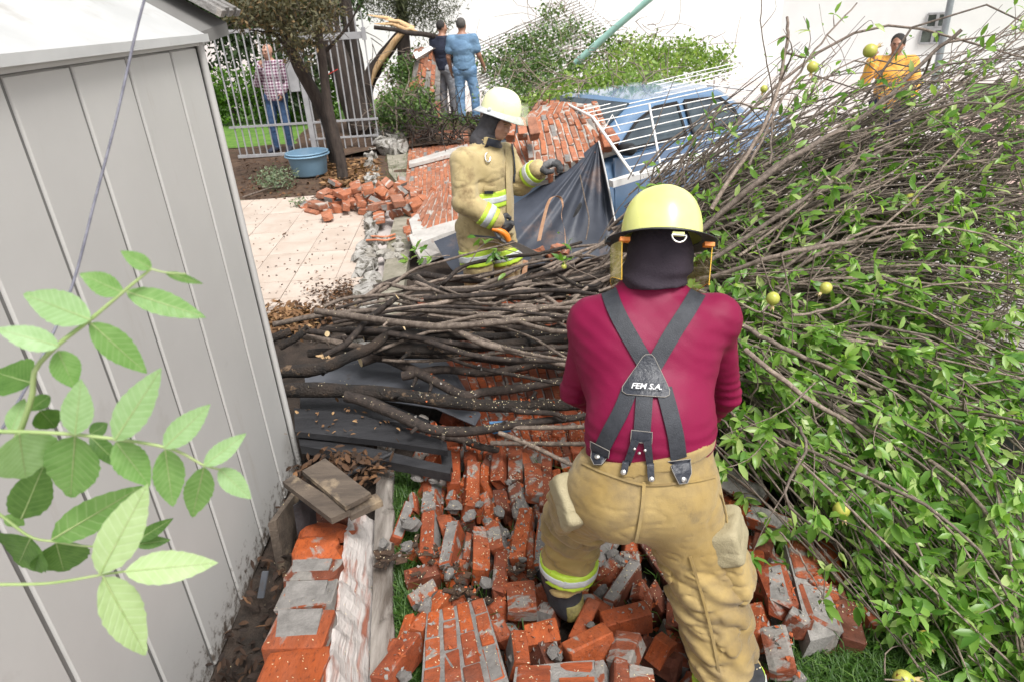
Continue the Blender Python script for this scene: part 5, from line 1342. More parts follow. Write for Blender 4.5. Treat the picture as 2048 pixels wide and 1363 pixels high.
# suspenders lying on the back
Fs = lambda P: np.minimum(field(shirt, P, .008), field(trou, P, .017) + 10 * (P[:, 2] > 1.04))
for nm, path, w in (('strap', [(1216, 575), (1228, 612), (1252, 660), (1292, 728)], .051), ('strap', [(1398, 582), (1374, 622), (1342, 672), (1302, 740)], .051),
                    ('strap', [(1262, 775), (1244, 820), (1222, 862), (1204, 898)], .050), ('strap', [(1326, 775), (1338, 820), (1350, 870), (1356, 915)], .050), ('strap', [(1290, 780), (1287, 825), (1284, 868)], .049)):
    ribbon(Fs, path, w, .004 if path[0][1] < 700 else .006, .003).build(nm, M['webbing'], ff)
def patch(F_, poly, off, thick, m, name, parent, rim=None):
    cx = sum(p[0] for p in poly) / len(poly); cy = sum(p[1] for p in poly) / len(poly)
    pts = []; 
    for k in range(len(poly)):
        a, b = poly[k], poly[(k + 1) % len(poly)]
        pts += [(a[0] + (b[0] - a[0]) * t, a[1] + (b[1] - a[1]) * t) for t in (0, .33, .67)]
    rings = []
    c0, g0 = trace(F_, cx, cy)
    for f in (.45, .8, 1.0):
        rings.append([(lambda r: r[0] + r[1] * off)(trace(F_, cx + (x - cx) * f, cy + (y - cy) * f)) for x, y in pts])
    n = len(pts); vs = [c0 + g0 * off] + [p for r in rings for p in r]
    fs = [(0, 1 + i, 1 + (i + 1) % n) for i in range(n)] + [(1 + k * n + i, 1 + (k + 1) * n + i, 1 + (k + 1) * n + (i + 1) % n, 1 + k * n + (i + 1) % n) for k in range(2) for i in range(n)]
    b = MB().add(vs, fs, 0, True)
    out = rings[-1]; inn = [p - g0 * thick for p in out]
    b.add(out + inn, [(i, i + n, (i + 1) % n + n, (i + 1) % n) for i in range(n)])
    o = b.build(name, m, parent)
    if rim: 
        e = MB().tube([Vector(p) for p in out] + [Vector(out[0])], .0011, 5).build('edge_piping', rim, o); e.location = (0, 0, 0)
    return o, c0, g0
po, pc, pg = patch(Fs, [(1290, 708), (1302, 708), (1308, 714), (1337, 782), (1336, 792), (1328, 796), (1256, 791), (1247, 785), (1247, 776), (1284, 713)], .0125, .006, M['leather'], 'back_patch', ff, M['leather_edge'])
pz = patch(Fs, [(1293, 722), (1299, 722), (1326, 780), (1322, 786), (1262, 782), (1258, 776)], .0138, .003, M['leather'], 'inner_panel', ff)[0]
def lettering(txt, pxa, pxb, parent, m, F_, off, italic=True, bold=.02):
    cu = bpy.data.curves.new('t', 'FONT'); cu.body = txt; cu.size = 1; cu.shear = .25 if italic else 0; cu.offset = bold; cu.extrude = .012; cu.resolution_u = 2
    to = bpy.data.objects.new('t', cu); COL.objects.link(to)
    dg = bpy.context.evaluated_depsgraph_get(); me = bpy.data.meshes.new_from_object(to.evaluated_get(dg)); bpy.data.objects.remove(to)
    xs = [v.co.x for v in me.vertices]; x0, x1 = min(xs), max(xs)
    A, g1 = trace(F_, *pxa); B, g2 = trace(F_, *pxb); A = A + g1 * off; B = B + g2 * off
    g = nv(g1 + g2); ex = (B - A) / (x1 - x0); s = np.linalg.norm(ex); ey = np.cross(g, ex / s) * s
    base = np.array(_wloc(parent))
    for v in me.vertices:
        v.co = Vector(A + ex * (v.co.x - x0) + ey * v.co.y + g * (v.co.z * .02) - base)
    me.materials.clear(); me.materials.append(m); me.name = 'lettering'
    o = bpy.data.objects.new('lettering', me); COL.objects.link(o); o.parent = parent; return o
lettering('FEM S.A.', (1265, 781), (1321, 784), ff, M['print'], Fs, .0205)
def button(px, py, r=.0085):
    p, g = trace(Fs, px, py); p = p + g * .0135; Mb = mtx(p, frame(np.cross(g, (0.3, .2, 1)), g))
    MB().lathe([(.0001, .004), (r * .55, .0038), (r * .6, .0028), (r * .85, .003), (r, .001), (r, -.003)], Mb, 16).build('button', M['nickel'], ff)
patch(Fs, [(1186, 880), (1222, 898), (1220, 912), (1206, 928), (1192, 929), (1186, 915)], .0105, .005, M['leather'], 'leather_tab', ff, M['leather_edge'])
patch(Fs, [(1334, 918), (1378, 913), (1379, 945), (1372, 964), (1356, 966), (1348, 950)], .0105, .005, M['leather'], 'leather_tab', ff, M['leather_edge'])
patch(Fs, [(1264, 858), (1304, 862), (1303, 884), (1262, 880)], .0105, .005, M['leather'], 'leather_tab', ff, M['leather_edge'])
ribbon(Fs, [(1272, 876), (1262, 905), (1248, 944)], .023, .0115, .004, taper=lambda t: 1 - .15 * t).build('leather_tab', M['leather'], ff)
ribbon(Fs, [(1294, 878), (1298, 912), (1302, 957)], .023, .0118, .004, taper=lambda t: 1 - .15 * t).build('leather_tab', M['leather'], ff)
for bx, by in ((1197, 917), (1248, 942), (1302, 955), (1364, 957)): button(bx, by)
for bx, by in ((1270, 893), (1290, 896), (1279, 901)): button(bx, by, .0048)

# ------------------------------------------------------------------ the farther firefighter with the hand saw
K = {}
yc = 5.33
K['head'] = Y(996, 246, yc - .02); K['nb'] = Y(970, 292, yc); K['chest'] = Y(968, 345, yc); K['waist'] = Y(970, 420, yc); K['pelvis'] = Y(966, 452, yc)
K['shR'] = Y(928, 324, yc - .15); K['shL'] = Y(1008, 312, yc + .17)
K['elR'] = Y(930, 405, yc - .26); K['wrR'] = Y(990, 440, yc - .26)
K['elL'] = Y(1040, 368, yc + .12); K['wrL'] = Y(1076, 340, yc - .02)
K['hipR'] = Y(945, 455, yc - .06); K['hipL'] = Y(995, 455, yc + .08)
K['knR'] = Y(955, 530, yc - .10); K['knL'] = Y(1015, 525, yc + .05); K['anR'] = Y(952, 602, yc - .02); K['anL'] = Y(1012, 598, yc + .15)
K['toeR'] = K['anR'] + [.19, -.05, -.06]; K['toeL'] = K['anL'] + [.19, -.02, -.06]
f2 = thing('person', 'firefighter in tan turnout coat and yellow helmet facing right with gloved hand raised', 'person', (K['anR'] + K['anL']) / 2 * [1, 1, 0])
fdir = nv((.70, -.62, -.36))
hp2, hat_at = head_prims(K['head'], fdir, (.36, .0, .93), 1.02)
hand2R = hand_prims(K['wrR'], (.80, -.1, -.55), (-.3, -.9, .1), (.5, .2, .6), 1.15, .85)
hand2L = hand_prims(K['wrL'], (.86, -.2, .42), (-.2, .1, .9), (.2, -.9, 0), 1.42, .7)
body2 = torso_prims(K, 1.0, 1.0) + neck_prim(K) + hp2 + arm_prims(K, 'R') + arm_prims(K, 'L') + leg_prims(K, 'R') + leg_prims(K, 'L') + foot_prims(K, 'R') + foot_prims(K, 'L') + hand2R + hand2L
skin_obj('body', skin(body2, .0075), M['skin'], f2)
s2 = nv(K['shR'] - K['shL'])
hem = Y(975, 470, yc)
coat = torso_prims(K, 1.16, 1.22) + [Cap(K['waist'], hem, (.205, .165), (.215, .178), side=s2, k=.05), Cap(K['chest'] + [0, 0, .03], hem, (.203, .168), (.218, .180), side=s2, k=.05), Cap(K['shR'], K['elR'], .098, .088, k=.05), Cap(K['elR'], K['wrR'], .088, .070, k=.03), Cap(K['shL'], K['elL'], .092, .082, k=.05), Cap(K['elL'], K['wrL'], .082, .072, k=.03),
                                   Cap(K['nb'] - [.01, 0, .02], K['nb'] + [.03, -.01, .055], .098, .092, k=.03)]
hn = nv(hem - K['chest'])
wr2 = wrinkle(.0085, 5.5, (1, 1, 1.5))
skin_obj('coat', skin(coat, .010, .006, cuts=((hem, hn), (K['nb'] + [.045, -.015, .075], nv((.35, 0, .94))), (K['wrR'] - nv(K['wrR'] - K['elR']) * .005, nv(K['wrR'] - K['elR'])) if False else (hem, hn)), disp=wr2), M['turnout'], f2)
Fc = lambda P: field(coat, P, .006)
bands('reflective_band', torso_prims(K, 1.16, 1.22)[:2] + coat[6:8], .012, Y(985, 390, yc), hn, .062, M['lime'], f2, .009, .004); bands('reflective_stripe', torso_prims(K, 1.16, 1.22)[:2] + coat[6:8], .012, Y(985, 390, yc), hn, .026, M['silver'], f2, .009, .008)
for a, b, pr, t in ((K['elR'], K['wrR'], coat[9:10], .78), (K['elL'], K['wrL'], coat[11:12], .72)):
    ax = b - a; p = a + ax * t
    bands('reflective_band', pr, .010, p, ax, .056, M['lime'], f2, .008, .006); bands('reflective_stripe', pr, .010, p, ax, .025, M['silver'], f2, .008, .010)
tr2 = [Cap(K['pelvis'] - [0, 0, .02], K['waist'], (.18, .15), (.17, .14), side=s2, k=.05), Cap(K['hipR'], K['knR'], .135, .112, k=.05), Cap(K['knR'], K['anR'], .112, .088, k=.04), Cap(K['hipL'], K['knL'], .13, .11, k=.05), Cap(K['knL'], K['anL'], .11, .088, k=.04)]
skin_obj('trousers', skin(tr2, .010, .004, cuts=((np.array([0, 0, .10]), (0, 0, -1)),), disp=wrinkle(.010, 7, (1, 1, 1.8))), M['turnout'], f2)
for S, pr in (('R', tr2[1:3]), ('L', tr2[3:5])):
    p = K['kn' + S] * .78 + K['hip' + S] * .22; ax = K['kn' + S] - K['hip' + S]
    bands('reflective_band', pr, .012, p, ax, .062, M['lime'], f2, .009, .006); bands('reflective_stripe', pr, .012, p, ax, .028, M['silver'], f2, .009, .010)
for S in ('R', 'L'):
    skin_obj('boot', skin(foot_prims(K, S, 1.35) + [Cap(K['an' + S] + [0, 0, .15], K['an' + S], .075, .066)], .010), M['rubber'], f2)
hood2 = [Ell(hat_at(0, -.02, .02), (.088, .10, .11), None, .03), Cap(hat_at(0, -.035, -.01), K['nb'] + [-.005, 0, .03], .085, .105, k=.05)]
face_cut = (hat_at(0, .045, 0), fdir)
skin_obj('hood', skin(hood2 + [Ell(hat_at(0, .10, -.025), (.078, .10, .10), None, .010, True)], .0075, .004, disp=wrinkle(.006, 14)), M['hoodgrey'], f2)
Mg, _, _ = hat(f2, hat_at(0, -.012, .072), (.30, .02, .95), (.80, -.52, -.3), M['helmet_lit'], dome=(.125, .158, .17), brim=(.16, .20), back=.06, lip=M['silver'])
visor(f2, Mg, M['visor_clear'], M['visor_clear'], rad=(.16, .20), a0=25, a1=155, z0=.10, z1=-.03, tilt=.035)
Lg = lambda x, y, z: Mg @ Vector((x, y, z))
for x in (-.135, .135): MB().lathe([(.0005, .014), (.012, .013), (.016, .004), (.016, -.01)], Matrix.Translation(Lg(x, -.02, .012)) @ (Matrix(((0, 0, 1, 0), (0, 1, 0, 0), (-1, 0, 0, 0), (0, 0, 0, 1))) if x > 0 else Matrix(((0, 0, -1, 0), (0, 1, 0, 0), (1, 0, 0, 0), (0, 0, 0, 1)))), 12).build('visor_knob', M['silver'], f2)
st = MB().tube([hat_at(.074, .02, .05), hat_at(.078, .035, -.02), hat_at(.066, .04, -.075), hat_at(.03, .05, -.105)], .007, 6); st.build('chin_strap', M['rubber'], f2)
st = MB().tube([hat_at(-.074, .02, .05), hat_at(-.078, .035, -.02), hat_at(-.066, .04, -.075), hat_at(-.03, .05, -.105)], .007, 6); st.build('chin_strap', M['rubber'], f2)
for x in (-.031, .031):
    MB().lathe([(.0005, .003), (.006, .002), (.009, 0)], mtx(hat_at(x, .083, .006), frame(np.cross(fdir, (0, 0, 1)), fdir), (1, .55, 1)), 10).build('eye', M['hair'], f2)
    MB().tube([hat_at(x - .016, .088, .022), hat_at(x, .093, .027), hat_at(x + .016, .086, .022)], .004, 5).build('eyebrow', M['hair'], f2)
for pr, S, hands in ((hand2R, 'R', 1), (hand2L, 'L', 1)):
    ax = nv(K['wr' + S] - K['el' + S])
    skin_obj('glove', skin(pr + [Cap(K['wr' + S] - ax * .05, K['wr' + S] + ax * .02, .056, .046, k=.02)], .0065, .007, disp=wrinkle(.004, 18)), M['glove'], f2)
gl = [p for p in hand2L]
skin_obj('glove_back', skin(hand2L[:1], .007, .0095, cuts=((K['wrL'] + nv((.86, -.2, .42)) * .03, -nv((.86, -.2, .42))), (K['wrL'], -nv((-.2, .1, .9))))), M['glove_grey'], f2)
def sheet2(quad, off, m, name, bulge=0, nu=5): sheet_on(Fc, quad, off, nu, nu, bulge).build(name, m, f2)
sheet2([(977, 276), (1003, 283), (998, 297), (972, 290)], .02, M['leather'], 'collar_patch')
sheet2([(966, 372), (990, 372), (990, 382), (966, 382)], .018, M['turnout'], 'pocket_flap', .006)
sheet2([(968, 381), (984, 381), (984, 387), (968, 387)], .022, M['leather'], 'flap_tab')
sheet2([(1008, 300), (1022, 304), (1024, 465), (1012, 468)], .016, M['turnout'], 'storm_flap', .006)
badge = MB().tube([(lambda r: r[0] + r[1] * .018)(trace(Fc, 974 + 5 * math.cos(a), 317 + 9 * math.sin(a))) for a in [k * math.pi / 7 for k in range(11)]], .006, 6); badge.build('hook', M['nickel'], f2)
st = ribbon(Fc, [(1021, 292), (1024, 318), (1027, 345), (1030, 365)], .016, .02, .006, n=10); st.build('dark_strap', M['leather'], f2)
# hand saw
saw = thing('hand_saw', 'hand saw with orange and grey handle held low by the farther firefighter', 'saw', Y(1000, 462, 5.05))
sy = 5.03
w3 = lambda px, py, dy=0: Vector(Y(px, py, sy + dy))
MB().prism([w3(1016, 488), w3(1024, 480), w3(1082, 508), w3(1088, 522), w3(1060, 515)], (0, .004, 0)).build('blade', M['nickel'], saw)
hb = MB(); hb.tube(curve_pts([w3(1018, 482, -.01), w3(1012, 470, -.01), w3(1000, 462, -.01), w3(984, 458, -.01)], 9), [.020, .024, .024, .02, .017], 10)
hb.build('grip', M['orange'], saw)
hg = MB(); hg.tube(curve_pts([w3(1018, 486, -.005), w3(1006, 482, -.005), w3(996, 472, -.005), w3(990, 462, -.005)], 8), .014, 8); hg.build('knuckle_guard', M['glove_grey'], saw)
MB().bar(w3(940, 471, -.03), w3(1003, 477, -.02), .012, .012).build('spare_blade', M['rubber'], saw)

# ------------------------------------------------------------------ onlookers
def stripes_mat(name, base, line, sx, sz):
    m, nt, b = _nodes(name)
    tc = nt.nodes.new('ShaderNodeTexCoord'); se = nt.nodes.new('ShaderNodeSeparateXYZ'); nt.links.new(tc.outputs['Object'], se.inputs[0])
    fs = []
    for o, f in (('X', sx), ('Z', sz)):
        mu = nt.nodes.new('ShaderNodeMath'); mu.operation = 'MULTIPLY'; mu.inputs[1].default_value = f; nt.links.new(se.outputs[o], mu.inputs[0])
        fr = nt.nodes.new('ShaderNodeMath'); fr.operation = 'FRACT'; nt.links.new(mu.outputs[0], fr.inputs[0])
        gt = nt.nodes.new('ShaderNodeMath'); gt.operation = 'GREATER_THAN'; gt.inputs[1].default_value = .5; nt.links.new(fr.outputs[0], gt.inputs[0]); fs.append(gt.outputs[0])
    ad = nt.nodes.new('ShaderNodeMath'); ad.operation = 'ADD'; nt.links.new(fs[0], ad.inputs[0]); nt.links.new(fs[1], ad.inputs[1])
    hv = nt.nodes.new('ShaderNodeMath'); hv.operation = 'MULTIPLY'; hv.inputs[1].default_value = .5; nt.links.new(ad.outputs[0], hv.inputs[0])
    c = _ramp(nt, hv.outputs[0], [(0, line), (.5, tuple((x + y) / 2 for x, y in zip(base, line))), (1, base)])
    nt.links.new(c.outputs[0], b.inputs['Base Color']); b.inputs['Roughness'].default_value = .85
    return m
M['plaid'] = stripes_mat('plaid', (.16, .03, .10), (.72, .66, .70), 19, 19)
M['jeans'] = mat('jeans', (.035, .075, .16), (.06, .12, .24), 7, .85, .2, 120)
M['jeans_light'] = mat('jeans_light', (.10, .20, .36), (.22, .36, .54), 5, .85, .2, 120)
M['shirt_blue'] = mat('shirt_blue', (.11, .20, .32), (.15, .26, .39), 5, .85, .2, 120)
M['navy'] = mat('navy', (.012, .016, .035), (.02, .026, .05), 5, .85, .2, 120)
M['grey_cloth'] = mat('grey_cloth', (.22, .23, .26), (.30, .31, .34), 5, .85, .2, 120)
M['hivis'] = mat('hivis', (.78, .36, .04), (.82, .44, .10), 5, .8, .2, 120)
M['shoe'] = mat('shoe', (.03, .04, .07), (.06, .07, .11), 9, .7)
def person(label, base, yaw, h, arms, top, bot, hair='hair', skinm='skin', sleeves='long', feet=((-.11, 0), (.11, .02)), face=(0, 1, 0), bald=False, lean=(0, 0), vox=.013, belly=1.0, mous=False, untuck=.10):
    k = h / 1.75; c, s = math.cos(yaw), math.sin(yaw); base = np.array(base, float)
    def W(x, y, z): 
        x += lean[0] * z; y += lean[1] * z
        return base + np.array([c * x - s * y, s * x + c * y, z]) * k
    D = lambda v: np.array([c * v[0] - s * v[1], s * v[0] + c * v[1], v[2]])
    j = dict(pelvis=W(0, 0, .95), waist=W(0, .0, 1.08), chest=W(0, -.01, 1.27), nb=W(0, -.015, 1.47), head=W(0, .015, 1.635), shL=W(-.19, -.01, 1.415), shR=W(.19, -.01, 1.415), hipL=W(-.09, 0, .92), hipR=W(.09, 0, .92))
    for i, S in enumerate('LR'):
        fx, fy = feet[i]; j['an' + S] = W(fx, fy, .085); j['kn' + S] = W(fx * .95 + (-.01 if i == 0 else .01), fy * .6 + .03, .49); j['toe' + S] = W(fx * 1.25, fy + .17, .035)
        j['el' + S] = W(*arms[S][0]); j['wr' + S] = W(*arms[S][1])
    f = D(np.array(face, float))
    t = thing('person', label, 'person', base)
    hp, at = head_prims(j['head'], f, D(np.array([0, .1, 1.0])), k)
    hands = []
    for S in 'LR':
        if arms[S][2] is not None: hands += hand_prims(j['wr' + S], D(np.array(arms[S][2], float)), D(np.array(arms[S][3], float)), D(np.array(arms[S][4], float)), k * .95, .5)
    tp = torso_prims(j, 1.04 * belly, 1.1 * belly)
    skin_obj('body', skin(tp + neck_prim(j) + hp + arm_prims(j, 'L') + arm_prims(j, 'R') + leg_prims(j, 'L') + leg_prims(j, 'R') + foot_prims(j, 'L') + foot_prims(j, 'R') + hands, vox), M[skinm], t)
    sl = []
    for S in 'LR':
        e = j['el' + S]; w = j['wr' + S]
        if sleeves == 'long': sl += [Cap(j['sh' + S], e, .068, .056, k=.04), Cap(e, w, .056, .044, k=.02)]
        else: sl += [Cap(j['sh' + S], j['sh' + S] * .42 + e * .58, .074, .076, k=.04)]
    up = nv(j['chest'] - j['pelvis'])
    sh = tp + sl + [Cap(j['waist'], j['pelvis'] - up * (untuck - .04), (.165 * belly, .128 * belly), (.168 * belly, .132 * belly), side=nv(j['shR'] - j['shL']), k=.04), Cap(j['nb'], j['nb'] + [0, 0, .025], .066, .06)]
    skin_obj('shirt', skin(sh, vox, .010, cuts=((j['pelvis'] - up * untuck, -up), (j['nb'] + [0, 0, .03], (0, 0, 1))), disp=wrinkle(.009, 8)), M[top], t)
    tr = [Cap(j['pelvis'], j['waist'] + up * (.02 if untuck < .05 else -.04), (.15 * belly, .115 * belly), (.15 * belly, .115 * belly), side=nv(j['shR'] - j['shL']), k=.04)]
    tr.append(Cap(j['hipL'], j['hipR'], .125, .125, k=.04))
    for S in 'LR': tr += [Cap(j['hip' + S], j['kn' + S], .104, .078, k=.04), Cap(j['kn' + S], j['an' + S], .078, .064, k=.03)]
    skin_obj('trousers', skin(tr, vox, .006, cuts=((base + [0, 0, .035], (0, 0, -1)),), disp=wrinkle(.010, 9)), M[bot], t)
    for S in 'LR': skin_obj('shoe', skin(foot_prims(j, S, 1.12), vox, .004, cuts=((base + [0, 0, .0], (0, 0, -1)),)), M['shoe'], t)
    if untuck < .05: bands('belt', tr[:1], .010, j['pelvis'] - up * (untuck - .0), up, .02, M['leather'], t, vox, .012)
    hr = [Ell(at(0, -.022, .032), np.array((.083, .098, .092)) * k, None, .02)]
    if not bald: skin_obj('hair', skin(hr + [Ell(at(0, .105, -.035), np.array((.085, .10, .088)) * k, None, .02, True), Ell(at(0, -.03, -.13), np.array((.1, .1, .075)) * k, None, .02, True)], vox * .8, .002), M[hair], t)
    for x in (-.031, .031):
        MB().tube([at(x - .016, .090, .022), at(x, .095, .027), at(x + .016, .088, .022)], .005, 5).build('eyebrow', M['hair'], t)
        MB().box(at(x, .088, .006), (.012, .012, .007)).build('eye', M['hair'], t)
    return t, at, j
person('bald man in purple checked shirt and jeans standing behind the bar fence', (-4.06, 13.35, 0.02), math.pi - .28, 1.86,
       dict(L=((-.30, -.02, 1.13), (-.20, .13, .98), (.1, .3, -.9), (-.9, 0, .1), (.3, .9, 0)), R=((.27, .06, 1.14), (.07, .22, 1.40), (-.45, .1, .8), (.2, .9, .1), (-.6, .3, .3))), 'plaid', 'jeans', bald=True, face=(.05, 1, -.1), belly=1.08, feet=((-.13, .02), (.13, .06)), lean=(-.02, 0))
b2 = G(928, 246, .30); b1 = G(905, 240, .30)
person('man in light blue shirt and faded jeans seen from behind on the debris', b2 + [.10, -.1, 0], -.12, 1.80,
       dict(L=((-.27, -.01, 1.14), (-.26, .08, .90), (.05, .3, -.95), (-.9, 0, 0), (0, 1, 0)), R=((.27, .02, 1.14), (.33, .12, .95), (.15, .45, -.8), (.9, 0, .1), (0, 1, 0))), 'shirt_blue', 'jeans_light', 'hair_grey', 'skin_dark', 'short', face=(.15, 1, -.05), untuck=.02, belly=1.08, feet=((-.12, .0), (.14, .03)))
person('man in navy polo and grey trousers partly hidden by the man in light blue', b1 + [-.07, .22, 0], -.55, 1.76,
       dict(L=((-.25, -.02, 1.14), (-.22, .07, .90), (.05, .3, -.95), (-.9, 0, 0), (0, 1, 0)), R=((.26, .0, 1.14), (.24, .10, .90), (.05, .4, -.9), (.9, 0, .1), (0, 1, 0))), 'navy', 'grey_cloth', 'hair', 'skin_dark', 'short', face=(.75, .9, -.15), untuck=.05)
person('man in bright orange work jacket standing beyond the twigs with one hand raised', (5.15, 9.35, -.08), math.pi - .55, 1.74,
       dict(L=((-.30, .06, 1.16), (-.24, .22, 1.0), (.5, .6, -.3), (-.6, .3, .6), (.3, .5, .6)), R=((.30, .12, 1.22), (.26, .26, 1.45), (-.2, .3, .9), (.5, .6, .1), (-.7, .3, .1))), 'hivis', 'navy', 'hair', 'skin_dark', face=(.05, 1, -.1))
# ================================================================== blue car crushed under the toppled wall and fence
M['car_blue'] = mat('car_blue', (.11, .20, .33), (.13, .22, .36), 2, .25, 0, 30, coat=.8, spots=(.10, .18, .32), sscale=6, sedge=(.68, .8))
M['car_glass'] = mat('car_glass', (.03, .045, .06), (.06, .085, .10), 3, .06, 0, 30, spec=.9)
M['black_trim'] = mat('black_trim', (.012, .012, .013), (.02, .02, .021), 10, .5)
M['chrome'] = mat('chrome', (.5, .5, .5), (.6, .6, .6), 10, .2, metal=1)
M['tyre'] = mat('tyre', (.015, .015, .015), (.03, .03, .03), 20, .85, .4, 90)
M['head_glass'] = mat('head_glass', (.5, .55, .6), (.6, .65, .7), 10, .1)
ce, cs = np.array([math.cos(.60), math.sin(.60), 0]), np.array([math.sin(.60), -math.cos(.60), 0])
CO = np.array([-.50, 6.47, 0])
CW = lambda x, y, z: CO + ce * x + cs * y + np.array([0, 0, z])
car = thing('parked_car', 'blue saloon car crushed under bricks and a fallen white fence', 'car', CW(2.2, 0, 0))
def car_section(x):
    x = .55 + x * .875 if x < 4.4 else x
    z1 = np.interp(x, [0, .6, .8, 1.15, 1.4, 3.35, 3.6, 4.3, 4.42], [.42, .48, .62, .86, .95, 1.0, 1.02, .96, .75])
    z0 = np.interp(x, [0, .2, .6, 3.8, 4.42], [.3, .22, .18, .18, .32]); w = np.interp(x, [0, .56, .8, 1.2, 3.2, 4.2, 4.42], [.60, .74, .83, .86, .86, .80, .66])
    P = []
    for t, zz in ((.90, 0), (1.0, .14), (1.015, .45), (1.0, .75), (.95, .93), (.86, 1.0), (.45, 1.025)): P.append((w * t, z0 + (z1 - z0) * zz))
    return [CW(x, y, z) for y, z in P] + [CW(x, -y, z) for y, z in P[::-1]]
xs = [0, .05, .15, .3, .5, .8, 1.1, 1.4, 1.8, 2.3, 2.8, 3.2, 3.5, 3.8, 4.1, 4.3, 4.4, 4.42]
b = MB(); S_ = [car_section(x) for x in xs]; n = len(S_[0])
b.add([p for s in S_ for p in s], [(i * n + k, i * n + (k + 1) % n, (i + 1) * n + (k + 1) % n, (i + 1) * n + k) for i in range(len(xs) - 1) for k in range(n)], 0, True)
b.add(S_[0], [tuple(range(n))]); b.add(S_[-1], [tuple(range(n - 1, -1, -1))])
b.build('body', M['car_blue'], car)
cab = []                                     # greenhouse: roof ring and belt ring
for t in np.linspace(0, 1, 9):
    zz = .93 + .42 * t; fx = 1.05 + .82 * t; rx = 3.72 - .62 * t; w = .79 - .17 * t - (.06 * max(0, t - .85) / .15)
    row = []
    for x, y in ((fx, -w * .9), (fx - .06 * (1 - t), 0), (fx, w * .9), (fx + .12, w), ((fx * .67 + rx * .33), w * 1.02), ((fx + rx) / 2, w * 1.025), ((fx * .33 + rx * .67), w * 1.02), (rx - .12, w), (rx, w * .9), (rx + .05 * (1 - t), 0), (rx, -w * .9), (rx - .12, -w), ((fx + rx) / 2, -w * 1.02), (fx + .12, -w)): row.append(CW(x, y, zz + .03 * t * (1 - abs(y)) ))
    cab.append(row)
b = MB(); n = len(cab[0])
b.add([p for s in cab for p in s], [(i * n + k, i * n + (k + 1) % n, (i + 1) * n + (k + 1) % n, (i + 1) * n + k) for i in range(8) for k in range(n)], 0, True)
b.add(cab[-1] + [CW(2.5, 0, 1.41)], [(k, (k + 1) % n, n) for k in range(n)], 0, True)
b.build('roof', M['car_blue'], car)
def side_y(z): return .79 - .17 * (z - .93) / .42
def glass(poly, nm, sgn=1, off=.022):
    q = [Vector(CW(x, sgn * (side_y(z) * 1.025 + off), z)) for x, z in poly]
    w = MB().prism(q if sgn < 0 else q[::-1], -Vector(cs) * sgn * .012).build(nm, M['car_glass'], car)
    e = MB()
    for i in range(len(q)): e.bar(q[i] + Vector(cs) * sgn * .004, q[(i + 1) % len(q)] + Vector(cs) * sgn * .004, .028, .014, 0, Vector(cs))
    o = e.build('window_seal', M['black_trim'], w); o.location = (0, 0, 0)
for sg in (1, -1):
    glass([(1.38, .97), (2.36, .985), (2.34, 1.295), (2.02, 1.29), (1.72, 1.19)], 'window', sg)
    glass([(2.47, .985), (3.22, 1.0), (3.18, 1.13), (2.98, 1.275), (2.45, 1.30)], 'window', sg)
    for x0, x1 in ((1.30, 2.41), (2.43, 3.3)):
        d = MB().prism([Vector(CW(x, sg * .878, z)) for x, z in ((x0 + .02, .30), (x1 - .01, .30), (x1 - .005, .93), (x0, .93))][::sg], -Vector(cs) * sg * .02).build('door', M['car_blue'], car)
        h_ = MB().bar(CW(x1 - .24, sg * .895, .84), CW(x1 - .06, sg * .895, .845), .03, .03).build('handle', M['car_blue'], d); h_.location = (0, 0, 0)
    MB().lathe([(.0, -.07), (.05, -.065), (.085, -.02), (.09, .03), (.06, .06), (.0, .065)], mtx(CW(1.36, sg * .98, 1.02), frame(ce, (0, 0, 1)), (.8, 1.25, .8)), 12).build('mirror', M['black_trim'], car)
    MB().bar(CW(1.38, sg * .86, .98), CW(1.37, sg * .95, 1.0), .03, .03).build('mirror_arm', M['black_trim'], car)
    for xw in (1.0, 3.52):
        Mw = mtx(CW(xw, sg * .80, .31), frame(ce, cs * sg))
        t_ = MB().lathe([(.19, -.09), (.285, -.1), (.315, -.07), (.315, .05), (.285, .085), (.19, .075)], Mw, 28).build('tyre', M['tyre'], car)
        r_ = MB(); r_.lathe([(.0, .03), (.05, .045), (.16, .05), (.195, .075), (.2, .0)], Mw, 20)
        for k in range(5):
            a = k * math.tau / 5; r_.bar(Mw @ Vector((.04 * math.cos(a), .04 * math.sin(a), .06)), Mw @ Vector((.18 * math.cos(a), .18 * math.sin(a), .066)), .05, .02, 0, cs)
        o = r_.build('rim', M['chrome'], t_); o.location = (0, 0, 0)
    MB().lathe([(.0, .09), (.07, .07), (.11, .0)], mtx(CW(.62, sg * .58, .46), frame(cs, -ce), (1.3, .8, .8)), 14).build('headlight', M['head_glass'], car)
ws = MB().prism([Vector(CW(x, y, z)) for x, y, z in ((1.04, -.66, .99), (1.04, .66, .99), (1.80, .55, 1.33), (1.80, -.55, 1.33))], Vector((0, 0, .02))); ws.build('windscreen', M['car_glass'], car)

